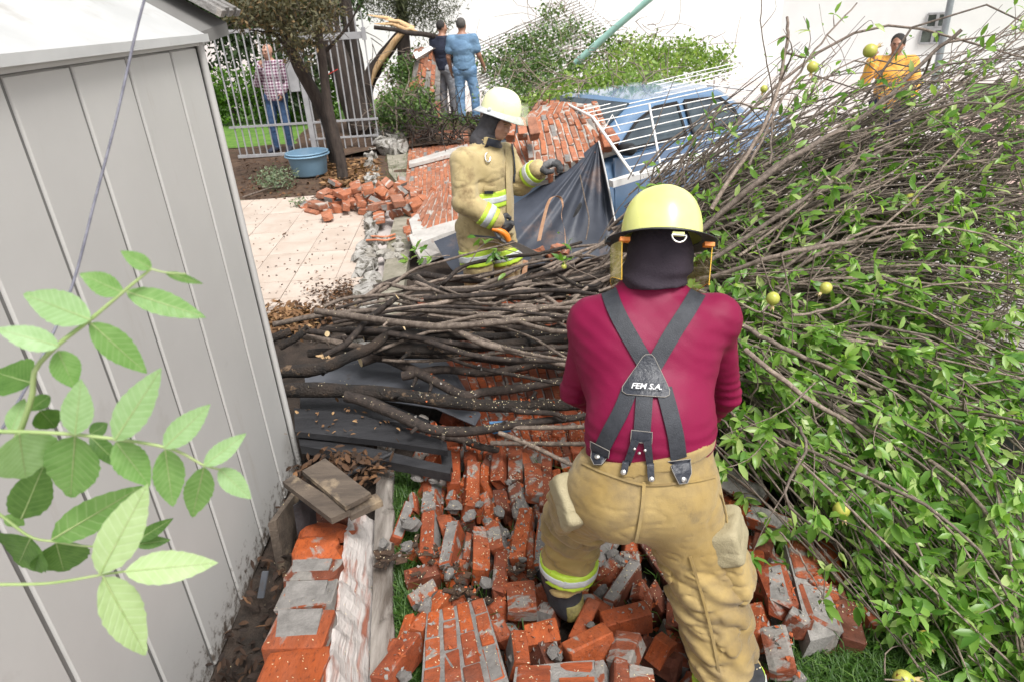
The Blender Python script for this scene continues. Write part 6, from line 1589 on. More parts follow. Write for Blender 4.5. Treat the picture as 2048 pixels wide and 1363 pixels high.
# ================================================================== toppled white fences
def bar_panel(name, label, TL, TR, BR, BL, n, m, w=.03, rails=(.0, 1.0), rw=.05, sagf=0, braces=()):
    TL, TR, BR, BL = [np.array(p, float) for p in (TL, TR, BR, BL)]
    t = thing(name, label, 'fence', (BL + BR) / 2)
    up = np.cross(TR - TL, BL - TL)
    for k in range(n):
        f = k / (n - 1); a, c = TL * (1 - f) + BL * f, TR * (1 - f) + BR * f
        mid = (a + c) / 2 + np.array([0, 0, sagf * math.sin(math.pi * f)])
        if sagf: MB().tube(curve_pts([a, mid, c], 7), w / 2, 6).build('bar', m, t)
        else: MB().bar(a, c, w, w, 0, up).build('bar', m, t)
    for r in rails:
        a, c = TL * (1 - r) + TR * r, BL * (1 - r) + BR * r
        nn = nv(up) * .02
        MB().bar(a + nn, c + nn, rw, rw * .6, 0, up).build('rail', m, t)
    for (r0_, f0), (r1_, f1) in braces:
        S2 = lambda r, f: (TL * (1 - r) + TR * r) * (1 - f) + (BL * (1 - r) + BR * r) * f
        MB().bar(S2(r0_, f0) + nv(up) * .03, S2(r1_, f1) + nv(up) * .03, rw * .8, rw * .5, 0, up).build('brace', m, t)
    return t
tf = thing('toppled_fence', 'white bar fence panel bent over the roof and side of the blue car', 'fence', Y(1268, 352, 5.95))
FA, FB, FE1, FE2, FD, FC_ = Y(1130, 208, 7.7), Y(1590, 98, 9.0), Y(1185, 236, 6.5), Y(1640, 136, 7.75), Y(1266, 352, 5.95), Y(1660, 262, 6.95)
def fpt(r, f):
    p, q = (FA * (1 - r) + FB * r), (FE1 * (1 - r) + FE2 * r); w = FD * (1 - r) + FC_ * r
    return p * (1 - f / .42) + q * f / .42 if f < .42 else q * (1 - (f - .42) / .58) + w * (f - .42) / .58
for k in range(14):
    f = k / 13; MB().tube([fpt(0, f), fpt(.5, f) + np.array([0, 0, rnd.uniform(-.02, .01)]), fpt(1, f)], .0058, 6).build('bar', M['white_paint'], tf)
for r in (0, 1.0): MB().tube([fpt(r, f) + np.array([0, -.012, .008]) for f in (0, .2, .42, .7, 1)], .014, 6).build('rail', M['white_paint'], tf)
for (r0, f0), (r1, f1) in (((.22, .42), (.13, .97)), ((.5, .3), (.66, .5)), ((.74, .42), (.70, .97))):
    MB().tube([fpt(r0, f0) + np.array([0, -.02, .01]), fpt(r1, f1) + np.array([0, -.02, .01])], .011, 6).build('brace', M['white_paint'], tf)
bar_panel('toppled_fence', 'white bar fence leaning over behind the two men, grown through with ivy', Y(905, 110, 15.6), Y(1165, -4, 16.4), Y(1270, 95, 14.3), Y(985, 215, 13.6), 22, M['white_paint'], .034, (.03, .97), .06)
fbm = MB().bar(Y(1222, 368, 6.1), Y(1450, 300, 6.7), .07, .06); tag(fbm.build('white_beam', M['white_paint'], origin=Y(1222, 368, 6.1)), 'thick white painted beam lying below the car door under the twigs', 'beam')
tp_ = MB().tube([Y(1205, 265, 6.5), Y(1225, 230, 6.6), Y(1240, 262, 6.5)], .008, 5); tag(tp_.build('bent_wire', M['white_paint'], origin=Y(1225, 240, 6.5)), 'thin bent white wire at the tip of the black tarp', 'wire')

# ------------------------------------------------------------------ brick pier with white coping, choked by ivy
pr = thing('toppled_wall_end', 'toppled end of brick wall with white coping choked by ivy left of the two men', 'fallen wall', Y(850, 240, 13.8))
pq = [Y(838, 100, 14.0), Y(882, 80, 14.4), Y(880, 235, 13.6), Y(800, 246, 13.6)]
wall_patch('x', 'x', 'x', pq[0], pq[1], pq[2], pq[3], 6, 7, DRY, jit=.05, drop=.25, jz=.02, mort='mortar_dark', thing_obj=pr, depth=.16)
MB().prism([Y(826, 106, 13.95), Y(874, 82, 14.4), Y(872, 94, 14.2), Y(832, 118, 13.8)], (.0, .12, -.05)).build('coping', M['white_paint'], pr)
ivy_in = [(810, 150, 14.2, .42), (795, 205, 13.8, .4), (835, 195, 13.5, .36), (800, 220, 13.3, .45), (850, 120, 14.6, .3), (785, 228, 13.6, .33), (845, 225, 13.0, .35)]
iv = thing('ivy_mass', 'dark ivy tangle hanging over the toppled wall end left of the two men', 'ivy', G(810, 244))
leaf_cloud('foliage', [(Y(x, y, d), (r, r * .6, r * .8)) for x, y, d, r in ivy_in], 5200, .075, .05, M['lf_ivy'], iv, clump=9, cr=.14)
def tangle(name, spots, n, L, r, m, parent, spread=1):
    b = MB()
    for _ in range(n):
        x, y, d, s = rnd.choice(spots); a = Y(x, y, d) + rdir() * s * spread; v = rdir() * L * rnd.uniform(.4, 1); v[2] -= L * .2
        b.tube(curve_pts([a, a + v * .5 + rdir() * L * .15, a + v], 5), [r, r * .8, r * .5], 4, cap=False)
    return tag(b.build(name, m, parent), kind='stuff')
tangle('stems', ivy_in, 240, .8, .008, M['twig'], iv)
iv2_s = [(960 + 42 * (k % 7), 165 + 14 * (k // 7) - 16 * (k % 7) * .45, 13.6 + .3 * (k // 7) * -1, .5) for k in range(14)]
iv2_s = [(1000, 120, 14.4, .5), (1050, 95, 14.5, .5), (1100, 80, 14.6, .45), (1040, 150, 13.8, .55), (1090, 130, 13.8, .5), (1010, 190, 13.0, .45), (1060, 190, 12.6, .5), (1120, 160, 13.0, .5), (1180, 110, 13.6, .5), (1220, 85, 13.8, .4), (1150, 60, 15, .4), (1100, 30, 15.6, .35)]
iv2 = thing('ivy_mass', 'grey green ivy woven through the leaning white bar fence', 'ivy', G(1040, 215))
leaf_cloud('foliage', [(Y(x, y, d), (r * 1.1, r * .6, r * .55)) for x, y, d, r in iv2_s], 5600, .075, .05, M['lf_ivy'], iv2, clump=8, cr=.16)
tangle('stems', iv2_s, 260, 1.0, .007, M['twig'], iv2)
iv3_s = [(1080, 215, 11.0, .4), (1130, 195, 10.8, .45), (1180, 170, 10.8, .5), (1230, 150, 11, .5), (1290, 125, 11.4, .5), (1340, 110, 11.6, .5), (1390, 115, 11.6, .45), (1300, 165, 10.2, .4), (1240, 190, 9.8, .35), (1360, 145, 10.6, .4), (1430, 125, 11.6, .4), (1060, 235, 10.4, .3), (1270, 95, 12.4, .4), (1100, 196, 7.7, .17), (1150, 185, 7.8, .2), (1200, 172, 7.9, .2), (1250, 160, 8.1, .2), (1300, 148, 8.4, .2)]
iv3 = thing('ivy_mass', 'bright green ivy heap spilling over the wall behind the blue car', 'ivy', G(1230, 240))
leaf_cloud('foliage', [(Y(x, y, d), (r * 1.1, r * .7, r * .55)) for x, y, d, r in iv3_s], 8500, .062, .042, M['lf_bright'], iv3, clump=9, cr=.13)
tangle('stems', iv3_s, 200, .7, .007, M['twig'], iv3)
gv = [(840 + 14 * k, 240 + 8 * math.sin(k * 2), 12.8 - .1 * (k % 3), .22) for k in range(9)]
gw = thing('ivy_mass', 'fringe of torn ivy and weeds along the rim of the flat brick slab', 'ivy', G(890, 258, .1))
leaf_cloud('foliage', [(Y(x, y, d), (r * 1.3, r, r * .35)) for x, y, d, r in gv], 700, .06, .035, M['lf_ivy'], gw, clump=6, cr=.1)
tangle('stems', [(x, y + 8, d - .2, .25) for x, y, d, _ in gv], 90, .9, .014, M['twig_dark'], gw)

# ================================================================== black tarp and straps
M['tarp'] = mat('tarp', (.042, .049, .067), (.070, .080, .105), 3, .5, .12, 40, spots=(.26, .17, .13), sscale=2.6, sedge=(.55, .80))
M['strap'] = mat('strap', (.42, .22, .12), (.55, .34, .22), 12, .6, .2, 90)
A0 = Y(1196, 283, 6.45)
base = [Y(1230, 448, 6.12), G(1224, 505, .16), G(1160, 520, .13), G(1090, 530, .12), G(1010, 545, .12), G(950, 556, .12), G(905, 540, .14), G(868, 486, .30)]
bc = curve_pts(base, 60); P = []
for i in range(26):
    t = i / 25; row = []
    for j, q in enumerate(bc):
        u = j / 59; p = A0 * (1 - t) + q * t
        amp = .045 * math.sin(math.pi * min(1, t * 1.15)) * (1.2 - .7 * u)
        fold = (math.sin(u * 30 + 1.2 * math.sin(u * 9)) * .7 + math.sin(u * 61 + 2) * .3) * (1.3 if u < .3 else max(.25, 1.3 - (u - .3) * 3.2))
        nz = .05 * float(vnoise((p[None] * 1.0).astype(np.float32), 2.6)[0])
        sagz = -.10 * math.sin(math.pi * t) * (u ** 1.2)
        row.append(p + np.array([0, -1, .5]) * amp * fold + np.array([0, -.3, 1]) * nz * t + np.array([0, 0, sagz]))
    P.append(row)
tag(MB().grid(P, thick=(0, .004, -.004)).build('tarp', M['tarp'], origin=G(1050, 540)), 'black plastic tarp draped from a peak beside the car to the bricks', 'tarp')
ed = MB().tube([Vector(r[0]) + Vector((.004, -.01, .004)) for r in P], .008, 6); _hem = ed.build('hem_cord', M['white_paint'], bpy.data.objects['tarp'])
sb = MB().grid([[Y(1033, 590, 4.95), Y(1042, 590, 4.95)], [Y(1044, 545, 4.98), Y(1054, 545, 4.98)], [Y(1046, 520, 5.0), Y(1056, 522, 5.0)]], thick=(0, .004, .0))
tag(sb.build('webbing_strap', M['strap'], origin=G(1040, 560)), 'short pale webbing strap dangling below the hand saw blade', 'strap')
pts = curve_pts([Y(1078, 482, 5.7), Y(1086, 445, 5.75), Y(1097, 405, 5.8), Y(1108, 393, 5.82), Y(1121, 396, 5.84), Y(1126, 412, 5.82), Y(1123, 432, 5.8), Y(1129, 460, 5.75), Y(1131, 492, 5.7)], 40)
P = [[p + np.array([-.017 * math.cos(i * .05), 0, -.004]), p + np.array([.017 * math.cos(i * .05), .012 * math.sin(i * .3), .004])] for i, p in enumerate(pts)]
tag(MB().grid(P, thick=(0, .004, 0)).build('webbing_strap', M['strap'], origin=pts[0]), 'orange webbing strap standing up in a loop in front of the tarp', 'strap')
wl_ = MB().tube(curve_pts([Y(1160, 350, 6.0), Y(1170, 400, 5.9), Y(1178, 440, 5.8), Y(1172, 480, 5.7)], 12), .006, 5); tag(wl_.build('bare_stick', M['twig'], origin=G(1172, 480)), 'thin pale stick leaning upright against the tarp folds', 'stick')
# ================================================================== boards, sheet and cut branches beside the shed
M['board_black'] = mat('board_black', (.016, .016, .018), (.034, .034, .037), 8, .45, .25, 60, stretch=(.3, 2, 1), spots=(.11, .10, .095), sscale=10, sedge=(.66, .74))
M['board_old'] = mat('board_old', (.05, .038, .03), (.13, .10, .075), 6, .8, .5, 60, stretch=(.4, 2, 1), spots=(.30, .23, .15), sscale=5, sedge=(.55, .68))
M['ply_edge'] = mat('ply_edge', (.40, .32, .22), (.50, .42, .30), 14, .8)
M['sheet'] = mat('sheet', (.06, .065, .075), (.10, .105, .12), 3, .35, .1, 30, spots=(.06, .05, .045), sscale=9, sedge=(.6, .7))
def board(name, label, quad, z, th, m, cat='board'):
    q = [G(*p, zz) for p, zz in zip(quad, z)]
    b = MB().prism(q, (0, .0, -th)); return tag(b.build(name, m, origin=np.mean(q, 0) - [0, 0, th]), label, cat)
board('black_board', 'wide black painted board lying highest beside the shed corner', [(588, 815), (720, 828), (893, 882), (895, 900), (760, 880), (590, 862)], (.34, .34, .32, .31, .32, .33), .035, M['board_black'])
board('black_board', 'narrow black rail board below the wide black board', [(596, 868), (760, 898), (902, 932), (900, 946), (756, 918), (600, 890)], (.28, .27, .26, .25, .26, .28), .05, M['board_black'])
board('black_board', 'short black batten under the ends of the black boards', [(880, 895), (902, 900), (905, 935), (884, 930)], (.24, .24, .2, .2), .05, M['board_black'])
board('black_board', 'dark plank half hidden behind the wide black board', [(600, 790), (760, 800), (860, 840), (850, 850), (600, 822)], (.30, .30, .28, .28, .30), .03, M['board_black'])
board('metal_sheet', 'bent grey metal sheet lying beneath the thick cut branches', [(608, 742), (700, 722), (870, 700), (905, 735), (962, 828), (950, 850), (870, 815), (720, 792), (612, 780)], (.22, .22, .24, .22, .2, .18, .2, .2, .2), .006, M['sheet'], 'metal sheet')
board('old_board', 'weathered plank with pale grain propped on the wall stub end', [(565, 962), (588, 948), (700, 1018), (662, 1036)], (.46, .47, .42, .41), .03, M['board_old'])
board('old_board', 'dark wet plank lying over the pale weathered plank', [(604, 940), (650, 915), (742, 985), (690, 1012)], (.49, .49, .45, .45), .022, M['board_old'])
board('old_board', 'short pale plank end sticking out toward the grass beside the stub', [(690, 1012), (752, 985), (765, 1000), (700, 1030)], (.42, .42, .38, .38), .03, M['board_old'])
def leaner(label, a, b, c, d, m, th=(.03, .02, 0)):
    q = [Vector(p) for p in (a, b, c, d)]; o = MB().prism(q, th).build('leaning_board', m, origin=q[0]); return tag(o, label, 'board')
leaner('dark board with pale edge leaning upright against the shed wall', Y(536, 1046, 2.42), Y(582, 985, 2.62), Y(590, 1130, 2.55), Y(560, 1175, 2.38), M['board_old'])
leaner('short dark board standing between the leaning board and the stub', Y(586, 1010, 2.45), Y(612, 990, 2.5), Y(622, 1080, 2.45), Y(598, 1090, 2.4), M['board_black'])
leaner('narrow strip of glass standing against the foot of the shed', Y(524, 1142, 2.2), Y(535, 1142, 2.2), Y(526, 1195, 2.15), Y(514, 1195, 2.15), M['sheet'], (.004, .004, 0))
tb = MB().tube([G(640, 975, .36), G(720, 935, .34), G(785, 905, .32)], [.014, .013, .012], 8); tag(tb.build('black_pipe', M['board_black'], origin=G(720, 935, .3)), 'thin black pipe lying from the old planks to the black rail board', 'pipe')
M['blue_bag'] = mat('blue_bag', (.03, .12, .26), (.05, .18, .36), 9, .4, .2, 60, spots=(.5, .52, .55), sscale=30, sedge=(.62, .68))
tag(MB().prism([G(978, 842, .2), G(1012, 840, .2), G(1022, 858, .17), G(985, 862, .17)], (0, 0, -.015)).build('blue_packet', M['blue_bag'], origin=G(1000, 850, .18)), 'crumpled blue and white packet under the lowest thick branch', 'packet')
litter('dry_leaves', gauss_region(690, 930, 40, 16, .30, .40), 260, .05, M['dry_dark'])
litter('dry_leaves', gauss_region(700, 835, 80, 22, .345, .36), 45, .03, M['dry'])

c6 = (540, 600, 3.103); c4b = (460, 320, 3.408)
def PX(cr, x, y): return (cr[0] + x / cr[2], cr[1] + y / cr[2])
def zline(cr, pts, z0, z1):
    n = len(pts); return [G(*PX(cr, *p), z0 + (z1 - z0) * k / (n - 1)) for k, p in enumerate(pts)]
def stick(name, label, P, w0, w1, m, group=None, n=22, knots=2, cut0=True, jit=.05, nn=9):
    c = curve_pts(P, n); r = np.linspace(w0, w1, n) * (1 + .06 * np.sin(np.arange(n) * 1.7 + rnd.random() * 6))
    b = MB().tube(c, r, nn, jit=jit, capmi=1)
    o = b.build(name, [M[m], M['cutwood']], origin=c[0])
    tag(o, label, 'branch', group)
    for k in range(knots):
        i = rnd.randrange(3, n - 4); d = nv(rdir() * [1, 1, .6]) ; a = np.array(c[i])
        kn = MB().tube([a, a + d * r[i] * 1.6, a + d * r[i] * rnd.uniform(2, 3.2)], [r[i] * .5, r[i] * .38, r[i] * .3], 6)
        kn.build('knot', M[m], o)
    return o
W_ = lambda w, d=3.7: w / 3.103 / FPX * d / 2
BIG = [('thick mossy trunk curving up from the shed edge to the fork', [(40, 445), (300, 425), (480, 355), (640, 285), (730, 215), (830, 165)], .42, .62, 96, 55, 'log'),
       ('thick dark branch running level from the mossy fork toward the firefighter', [(640, 300), (850, 300), (1100, 305), (1350, 285), (1800, 235), (2200, 160)], .46, .62, 84, 55, 'log'),
       ('dark branch bending down from the fork across the metal sheet', [(560, 380), (680, 350), (780, 385), (1000, 490), (1200, 590), (1320, 570), (1560, 545), (1850, 490), (2200, 430)], .36, .34, 80, 50, 'twig_dark'),
       ('thickest lower log lying from the shed edge just above the black boards', [(60, 555), (380, 558), (700, 575), (1000, 615), (1300, 650), (1600, 655), (1950, 640), (2300, 600)], .44, .42, 100, 62, 'log'),
       ('forked branch dropping from the lower log over the wide black board', [(480, 590), (620, 635), (800, 715), (1000, 800), (1250, 812), (1500, 772), (1800, 738), (2200, 700)], .42, .36, 84, 36, 'twig_dark'),
       ('long pale grey branch with a fresh sawn end lying on top', [(285, 68), (600, 112), (1000, 162), (1150, 160), (1300, 150), (1600, 122), (1950, 108), (2400, 60)], .66, .74, 50, 34, 'twig'),
       ('pale branch splitting off the long pale one down to the maroon sleeve', [(1130, 165), (1300, 262), (1560, 330), (1830, 400), (2100, 470)], .66, .60, 42, 34, 'twig'),
       ('grey branch along the leaf litter behind the long pale branch', [(20, 152), (300, 96), (600, 66), (900, 62), (1300, 88), (1700, 60), (2200, 0)], .5, .66, 44, 26, 'twig'),
       ('steep branch with a torn orange end crossing the others', [(340, 345), (480, 262), (600, 128), (700, 50), (790, -20)], .5, .74, 46, 40, 'twig_dark'),
       ('dark stub with a pale sawn face nearest the shed edge', [(130, 195), (60, 220), (-60, 260)], .52, .5, 60, 60, 'log'),
       ('short dark stub cut slantwise beside the nearest sawn stub', [(235, 172), (160, 235), (60, 290)], .54, .46, 52, 56, 'log'),
       ('grey stub sawn off under the long pale branch', [(355, 210), (300, 200), (220, 190)], .55, .52, 42, 46, 'twig_dark'),
       ('straight grey branch below the mossy fork with a cut left end', [(190, 222), (420, 262), (620, 300)], .46, .44, 48, 44, 'twig'),
       ('slim grey branch sagging across the brick slab gap', [(700, 370), (860, 378), (1100, 368), (1400, 330), (1830, 282), (2200, 250)], .40, .48, 24, 22, 'twig'),
       ('grey branch behind the mossy fork reaching right under the pale one', [(740, 205), (900, 230), (1150, 268), (1350, 290), (1700, 300), (2100, 260)], .60, .55, 44, 30, 'twig_dark'),
       ('blackened branch end pointing at the fallen bricks', [(1000, 830), (1180, 862), (1300, 905), (1420, 930)], .30, .20, 52, 40, 'twig_dark'),
       ('thin grey branch slanting down over the bricks by the trouser hip', [(1420, 820), (1600, 892), (1840, 1005), (2000, 1080)], .36, .28, 30, 24, 'twig'),
       ('thin grey branch lying level just above the slanting one', [(1370, 885), (1600, 888), (1950, 890), (2200, 880)], .32, .34, 30, 24, 'twig'),
       ('crooked dark branch with a forked tip below the lower log', [(1480, 665), (1560, 690), (1750, 700), (1860, 735), (1960, 710), (2200, 690)], .42, .42, 36, 26, 'twig_dark'),
       ('slim grey branch leading level to the waistband', [(1300, 800), (1500, 790), (1700, 790), (1950, 785), (2200, 780)], .36, .38, 30, 26, 'twig')]
BIG += [('thick dark limb sagging between the mossy fork and the long pale branch', [(480, 190), (800, 200), (1100, 215), (1450, 225), (1850, 180), (2250, 120)], .50, .60, 70, 50, 'log'),
        ('thick brown limb rising from the metal sheet to the maroon elbow', [(820, 470), (1050, 430), (1300, 450), (1550, 420), (1850, 350), (2200, 290)], .34, .48, 62, 42, 'twig_dark'),
        ('dark limb lying along the far edge of the metal sheet', [(240, 330), (520, 320), (820, 335), (1150, 345), (1500, 385), (1900, 420)], .36, .44, 66, 46, 'log')]
for lab, pts, z0, z1, w0, w1, m in BIG:
    stick('cut_branch', lab, zline(c6, pts, z0, z1), W_(w0), W_(w1), m, 'thick cut branches beside the shed', knots=3)
torn = MB()
for k in range(9):
    a = G(*PX(c6, 345 + rnd.uniform(-6, 30), 340 + rnd.uniform(-12, 12)), .5); q = G(*PX(c6, 290 + rnd.uniform(-10, 60), 350 + rnd.uniform(-8, 18)), .49); torn.tube([a, q], [.012, .003], 5)
tb_ = torn.build('torn_end', M['splinter'], bpy.data.objects['cut_branch.008']); 
UP = [([(1230, 800), (1330, 782), (1500, 812), (1800, 832), (2050, 900), (2300, 930)], .3, .45, 60, 44, 'twig_dark'), ([(850, 985), (1000, 880), (1070, 845), (1250, 880), (1600, 872), (2050, 850), (2400, 800)], .5, .6, 34, 26, 'twig'),
      ([(830, 1020), (960, 930), (1100, 850), (1260, 745), (1420, 700), (1700, 620), (1950, 560)], .4, .8, 34, 12, 'twig'), ([(1620, 880), (1800, 1000), (1900, 1060), (2050, 1060), (2400, 1040)], .55, .6, 40, 34, 'twig'),
      ([(640, 1000), (760, 950), (900, 930), (1150, 920), (1300, 960), (1900, 990), (2300, 1010)], .5, .6, 26, 22, 'twig'), ([(980, 870), (1150, 810), (1250, 800), (1400, 870), (1620, 890), (2050, 800), (2350, 720)], .45, .7, 40, 26, 'twig_dark'),
      ([(1280, 790), (1340, 840), (1420, 900), (1500, 960)], .5, .52, 30, 30, 'twig'), ([(1440, 860), (1480, 820), (1600, 720), (1900, 660), (2100, 640), (2400, 560)], .5, .8, 34, 20, 'twig_dark'),
      ([(1700, 800), (1850, 760), (2060, 700), (2400, 640)], .6, .75, 26, 18, 'twig'), ([(1460, 800), (1600, 740), (1700, 600), (1780, 560), (1900, 590), (1950, 600)], .5, .85, 12, 5, 'twig'),
      ([(840, 1080), (1000, 1000), (1200, 1010), (1500, 1030), (2050, 1080), (2400, 1100)], .5, .6, 36, 28, 'twig_dark'), ([(700, 1090), (900, 1060), (1150, 1080), (1500, 1100), (2050, 1150), (2400, 1130)], .46, .55, 44, 34, 'twig_dark')]
for pts, z0, z1, w0, w1, m in UP:
    stick('cut_branch', 'bare grey branch in the upper layer of the pile before the farther firefighter', zline(c4b, pts, z0, z1), W_(w0, 4.4) * .95, W_(w1, 4.4) * .95, m, 'thin bare branches of the pile')
for k in range(66):                          # the bundle of thinner rods in between
    x0, y0 = rnd.uniform(640, 1050), rnd.uniform(580, 690); x1, y1 = rnd.uniform(1230, 1420), 0
    y0 = max(y0, 560 + (1000 - x0) * .12)
    y1 = 560 + (y0 - 590) * 1.15 + rnd.gauss(0, 72); z0, z1 = rnd.uniform(.2, .62), rnd.uniform(.3, .85)
    P = []
    for t in (0, .25, .5, .75, 1):
        P.append(G(x0 + (x1 - x0) * t, y0 + (y1 - y0) * t + rnd.gauss(0, 17), z0 + (z1 - z0) * t))
    wd = rnd.uniform(.008, .02); mt_ = rnd.choice(['twig', 'twig', 'twig_dark'])
    stick('cut_branch', ('thicker ' if wd > .014 else 'slender ') + ('dark ' if mt_ == 'twig_dark' else 'pale grey ') + ('bare rod low in the pile before the maroon sleeve' if y0 > 660 else 'bare rod in the middle of the pile left of the maroon sleeve' if y0 > 620 else 'bare rod on the far side of the pile by the farther firefighter'), P, wd, rnd.uniform(.006, .014), mt_, 'thin bare branches of the pile', 16, 0, jit=.03, nn=7)

# ================================================================== the pomegranate heap
M['lf_pom'] = leaf_mat('lf_pom', (.08, .20, .03), (.24, .41, .085), (.48, .58, .24), .30, .45)
M['pom'] = mat('pom', (.34, .40, .06), (.48, .44, .10), 9, .35, .08, 60, spots=(.52, .24, .08), sscale=10, sedge=(.55, .75))
M['pom_tip'] = mat('pom_tip', (.55, .40, .18), (.62, .48, .26), 12, .6)
def leaf_unit(curl, fold, seed):
    r = random.Random(seed); b = MB(); P = []
    for i in range(6):
        t = i / 5; w = .22 * math.sin(math.pi * min(1, t * .93 + .04)) ** .8 * (1 - .25 * t); row = []
        for k in (-1, 0, 1): row.append((t, k * w, -curl * t * t + fold * abs(k) * w + .02 * r.uniform(-1, 1)))
        P.append(row)
    b.grid(P); me = b.mesh('leaf', M['lf_pom']); return me
LEAF = [leaf_unit(c, f, i) for i, (c, f) in enumerate(((.05, .3), (.2, .5), (.35, .2), (-.1, .6), (.5, .5), (.12, .1)))]
HEAP = [(1290, 330), (1480, 150), (1600, 90), (1780, 130), (2500, 40), (2500, 500), (2150, 800), (2150, 1420), (1850, 1400), (1700, 1250), (1600, 1010), (1470, 900), (1490, 620)]
def inpoly(x, y, poly):
    c = False; n = len(poly)
    for i in range(n):
        (x0, y0), (x1, y1) = poly[i], poly[(i + 1) % n]
        if (y0 > y) != (y1 > y) and x < (x1 - x0) * (y - y0) / (y1 - y0) + x0: c = not c
    return c
def heap_pt(u, v, back=0):
    y = np.interp(v, [-60, 200, 400, 700, 1000, 1363], [4.7, 4.4, 3.75, 2.95, 2.35, 1.85]) + .25 * math.sin(u * .011) + back
    p = Y(u, v, y)
    return p if p[2] > .06 else G(u, v, rnd.uniform(.05, .14))
def tip():
    while True:
        u, v = rnd.uniform(1280, 2500), rnd.uniform(-60, 1420)
        if inpoly(u, v, HEAP): return u, v
def add_leaves(b, c, r0, n, size, twoside=True):
    m = len(c)
    left = n
    while left > 0:                          # small whorls, fuller towards the tip
        i = min(m - 2, int(m * (r0 + (1 - r0) * rnd.random() ** .7))); f = rnd.random(); p = c[i] * (1 - f) + c[i + 1] * f
        t = nv(c[i + 1] - c[i] + 1e-6)
        for _ in range(min(left, rnd.choice((2, 3, 4, 5)))):
            d = nv(t * rnd.uniform(.2, 1.1) + rdir() * .8 + np.array([0, 0, -.08])); nn = nv(rdir() * .7 + np.array([0, -.3, .9]))
            yield p + rdir() * .006, d, nn, size * rnd.uniform(.55, 1.3)
        left -= 4
tang = MB(); inner = MB(); NLEAF = [0]
def pom_branch(P, r0, r1, label, nt=4, nl=14, indiv=True, group='leafy pomegranate branches of the heap', n=18, leafstart=.45, m='twig'):
    c = curve_pts(P, n); c = [np.array(p) + rdir() * .006 for p in c]
    o = MB().tube(c, list(np.linspace(r0, r1, n)), 6, jit=.05).build('pomegranate_branch', M[m], origin=c[0]); tag(o, label, 'branch', group)
    fol = MB()
    segs = [(c, nl)]
    for k in range(nt):
        i = rnd.randrange(int(n * .3), n - 2); a = c[i]; t = nv(c[min(i + 1, n - 1)] - c[i])
        L = rnd.uniform(.12, .42); d = nv(t * rnd.uniform(.5, 1) + rdir() * .7)
        q = curve_pts([a, a + d * L * .5 + rdir() * .03, a + d * L + rdir() * .05 + np.array([0, 0, -.04])], 7)
        if q[-1][2] < .04: continue
        MB().tube(q, [r1 * .8 + .0008, r1 * .5, .0012], 5, cap=False).build('twig', M[m], o); segs.append((q, int(nl * .8)))
    for q, k in segs:
        for j, (p, d, nn, s) in enumerate(add_leaves(None, q, leafstart if q is c else .15, k, .070)):
            if p[2] < .03: continue
            if indiv and NLEAF[0] < 1500 and j % 2 == 0:
                NLEAF[0] += 1
                l = link_mesh('leaf', rnd.choice(LEAF), None, None); l.parent = o
                l.matrix_local = mtx(Vector(p) - o.location, frame(d, nn), (s, s, s))
            else: leaf_fan(fol, p, d, nn, s, s * .38, curl=rnd.uniform(0, .35))
    if fol.f: tag(fol.build('foliage', M['lf_pom'], o), kind='stuff')
    return o
def fan_path(u, v, back):
    bu, bv = rnd.uniform(1180, 1330) + (max(0, v - 700) * rnd.uniform(.1, .8) if rnd.random() < .6 else 0), np.interp(v, [60, 400, 800, 1363], [505, 560, 660, 740]) + rnd.gauss(0, 45)
    B = Y(bu, bv, np.interp(bv, [450, 700], [4.6, 3.2]) + back * .6)
    if B[2] < .12: B[2] = .12
    T = heap_pt(u, v, back); Mid = (B + T) / 2; L = np.linalg.norm(T - B)
    m1 = B * .67 + T * .33 + np.array([0, 0, .10 * L]) + rdir() * (.16 if rnd.random() < .15 else .055) * L; m2 = B * .33 + T * .67 + np.array([0, 0, .09 * L]) + rdir() * (.17 if rnd.random() < .15 else .06) * L
    return [B, m1, m2, T]
def where_label(u, v):
    side = 'nearest the firefighter' if u < 1560 else 'inner half of heap' if u < 1730 else 'outer half of heap' if u < 1920 else 'outermost in the heap'
    for lim, w in ((120, 'topping the heap against the wall'), (220, 'level with the orange jacket'), (330, 'level with the car roof'), (430, 'level with the raised glove'), (530, 'level with the near helmet'), (630, 'level with the maroon shoulders'),
                   (740, 'level with the back patch'), (860, 'level with the lower suspenders'), (980, 'level with the tan waistband'), (1100, 'level with the cargo pocket'), (1230, 'beside the double brick slab'), (9999, 'trailing over the grass')):
        if v < lim: return 'pomegranate branch ' + w + ', ' + side
for k in range(190):
    u, v = tip()
    if v < 230 and rnd.random() < .6: u, v = tip()
    dens = np.interp(v, [60, 250, 420, 700, 1363], [.15, .4, .8, 1.3, 2.1]) * np.interp(u, [1300, 1480, 1700], [.2, .45, 1])
    rb = rnd.uniform(.006, .015)
    pom_branch(fan_path(u, v, rnd.uniform(0, .5)), rb, rnd.uniform(.003, .005), ('thick ' if rb > .011 else 'thin ') + ('bare ' if dens < .35 else 'sparse leaved ' if dens < .9 else 'leafy ') + where_label(u, v), 5, int(15 * dens) + 1)
def spray_path(back, l0=220, l1=560):
    while True:
        u, v = rnd.uniform(1250, 2000), rnd.uniform(230, 640)
        if v > 300 + (u - 1250) * -.25 + 60 and (u > 1420 or v < 520): break
    th = math.radians(rnd.gauss(34, 14)); L = rnd.uniform(l0, l1)
    e = (u + L * math.cos(th), max(v - L * math.sin(th), rnd.uniform(-40, 160)))
    A, B = heap_pt(u, v, back + .1), heap_pt(e[0], e[1], back - .1); ln = np.linalg.norm(B - A)
    return [A, (A * 2 + B) / 3 + rdir() * .03 * ln, (A + B * 2) / 3 + rdir() * .035 * ln, B], e
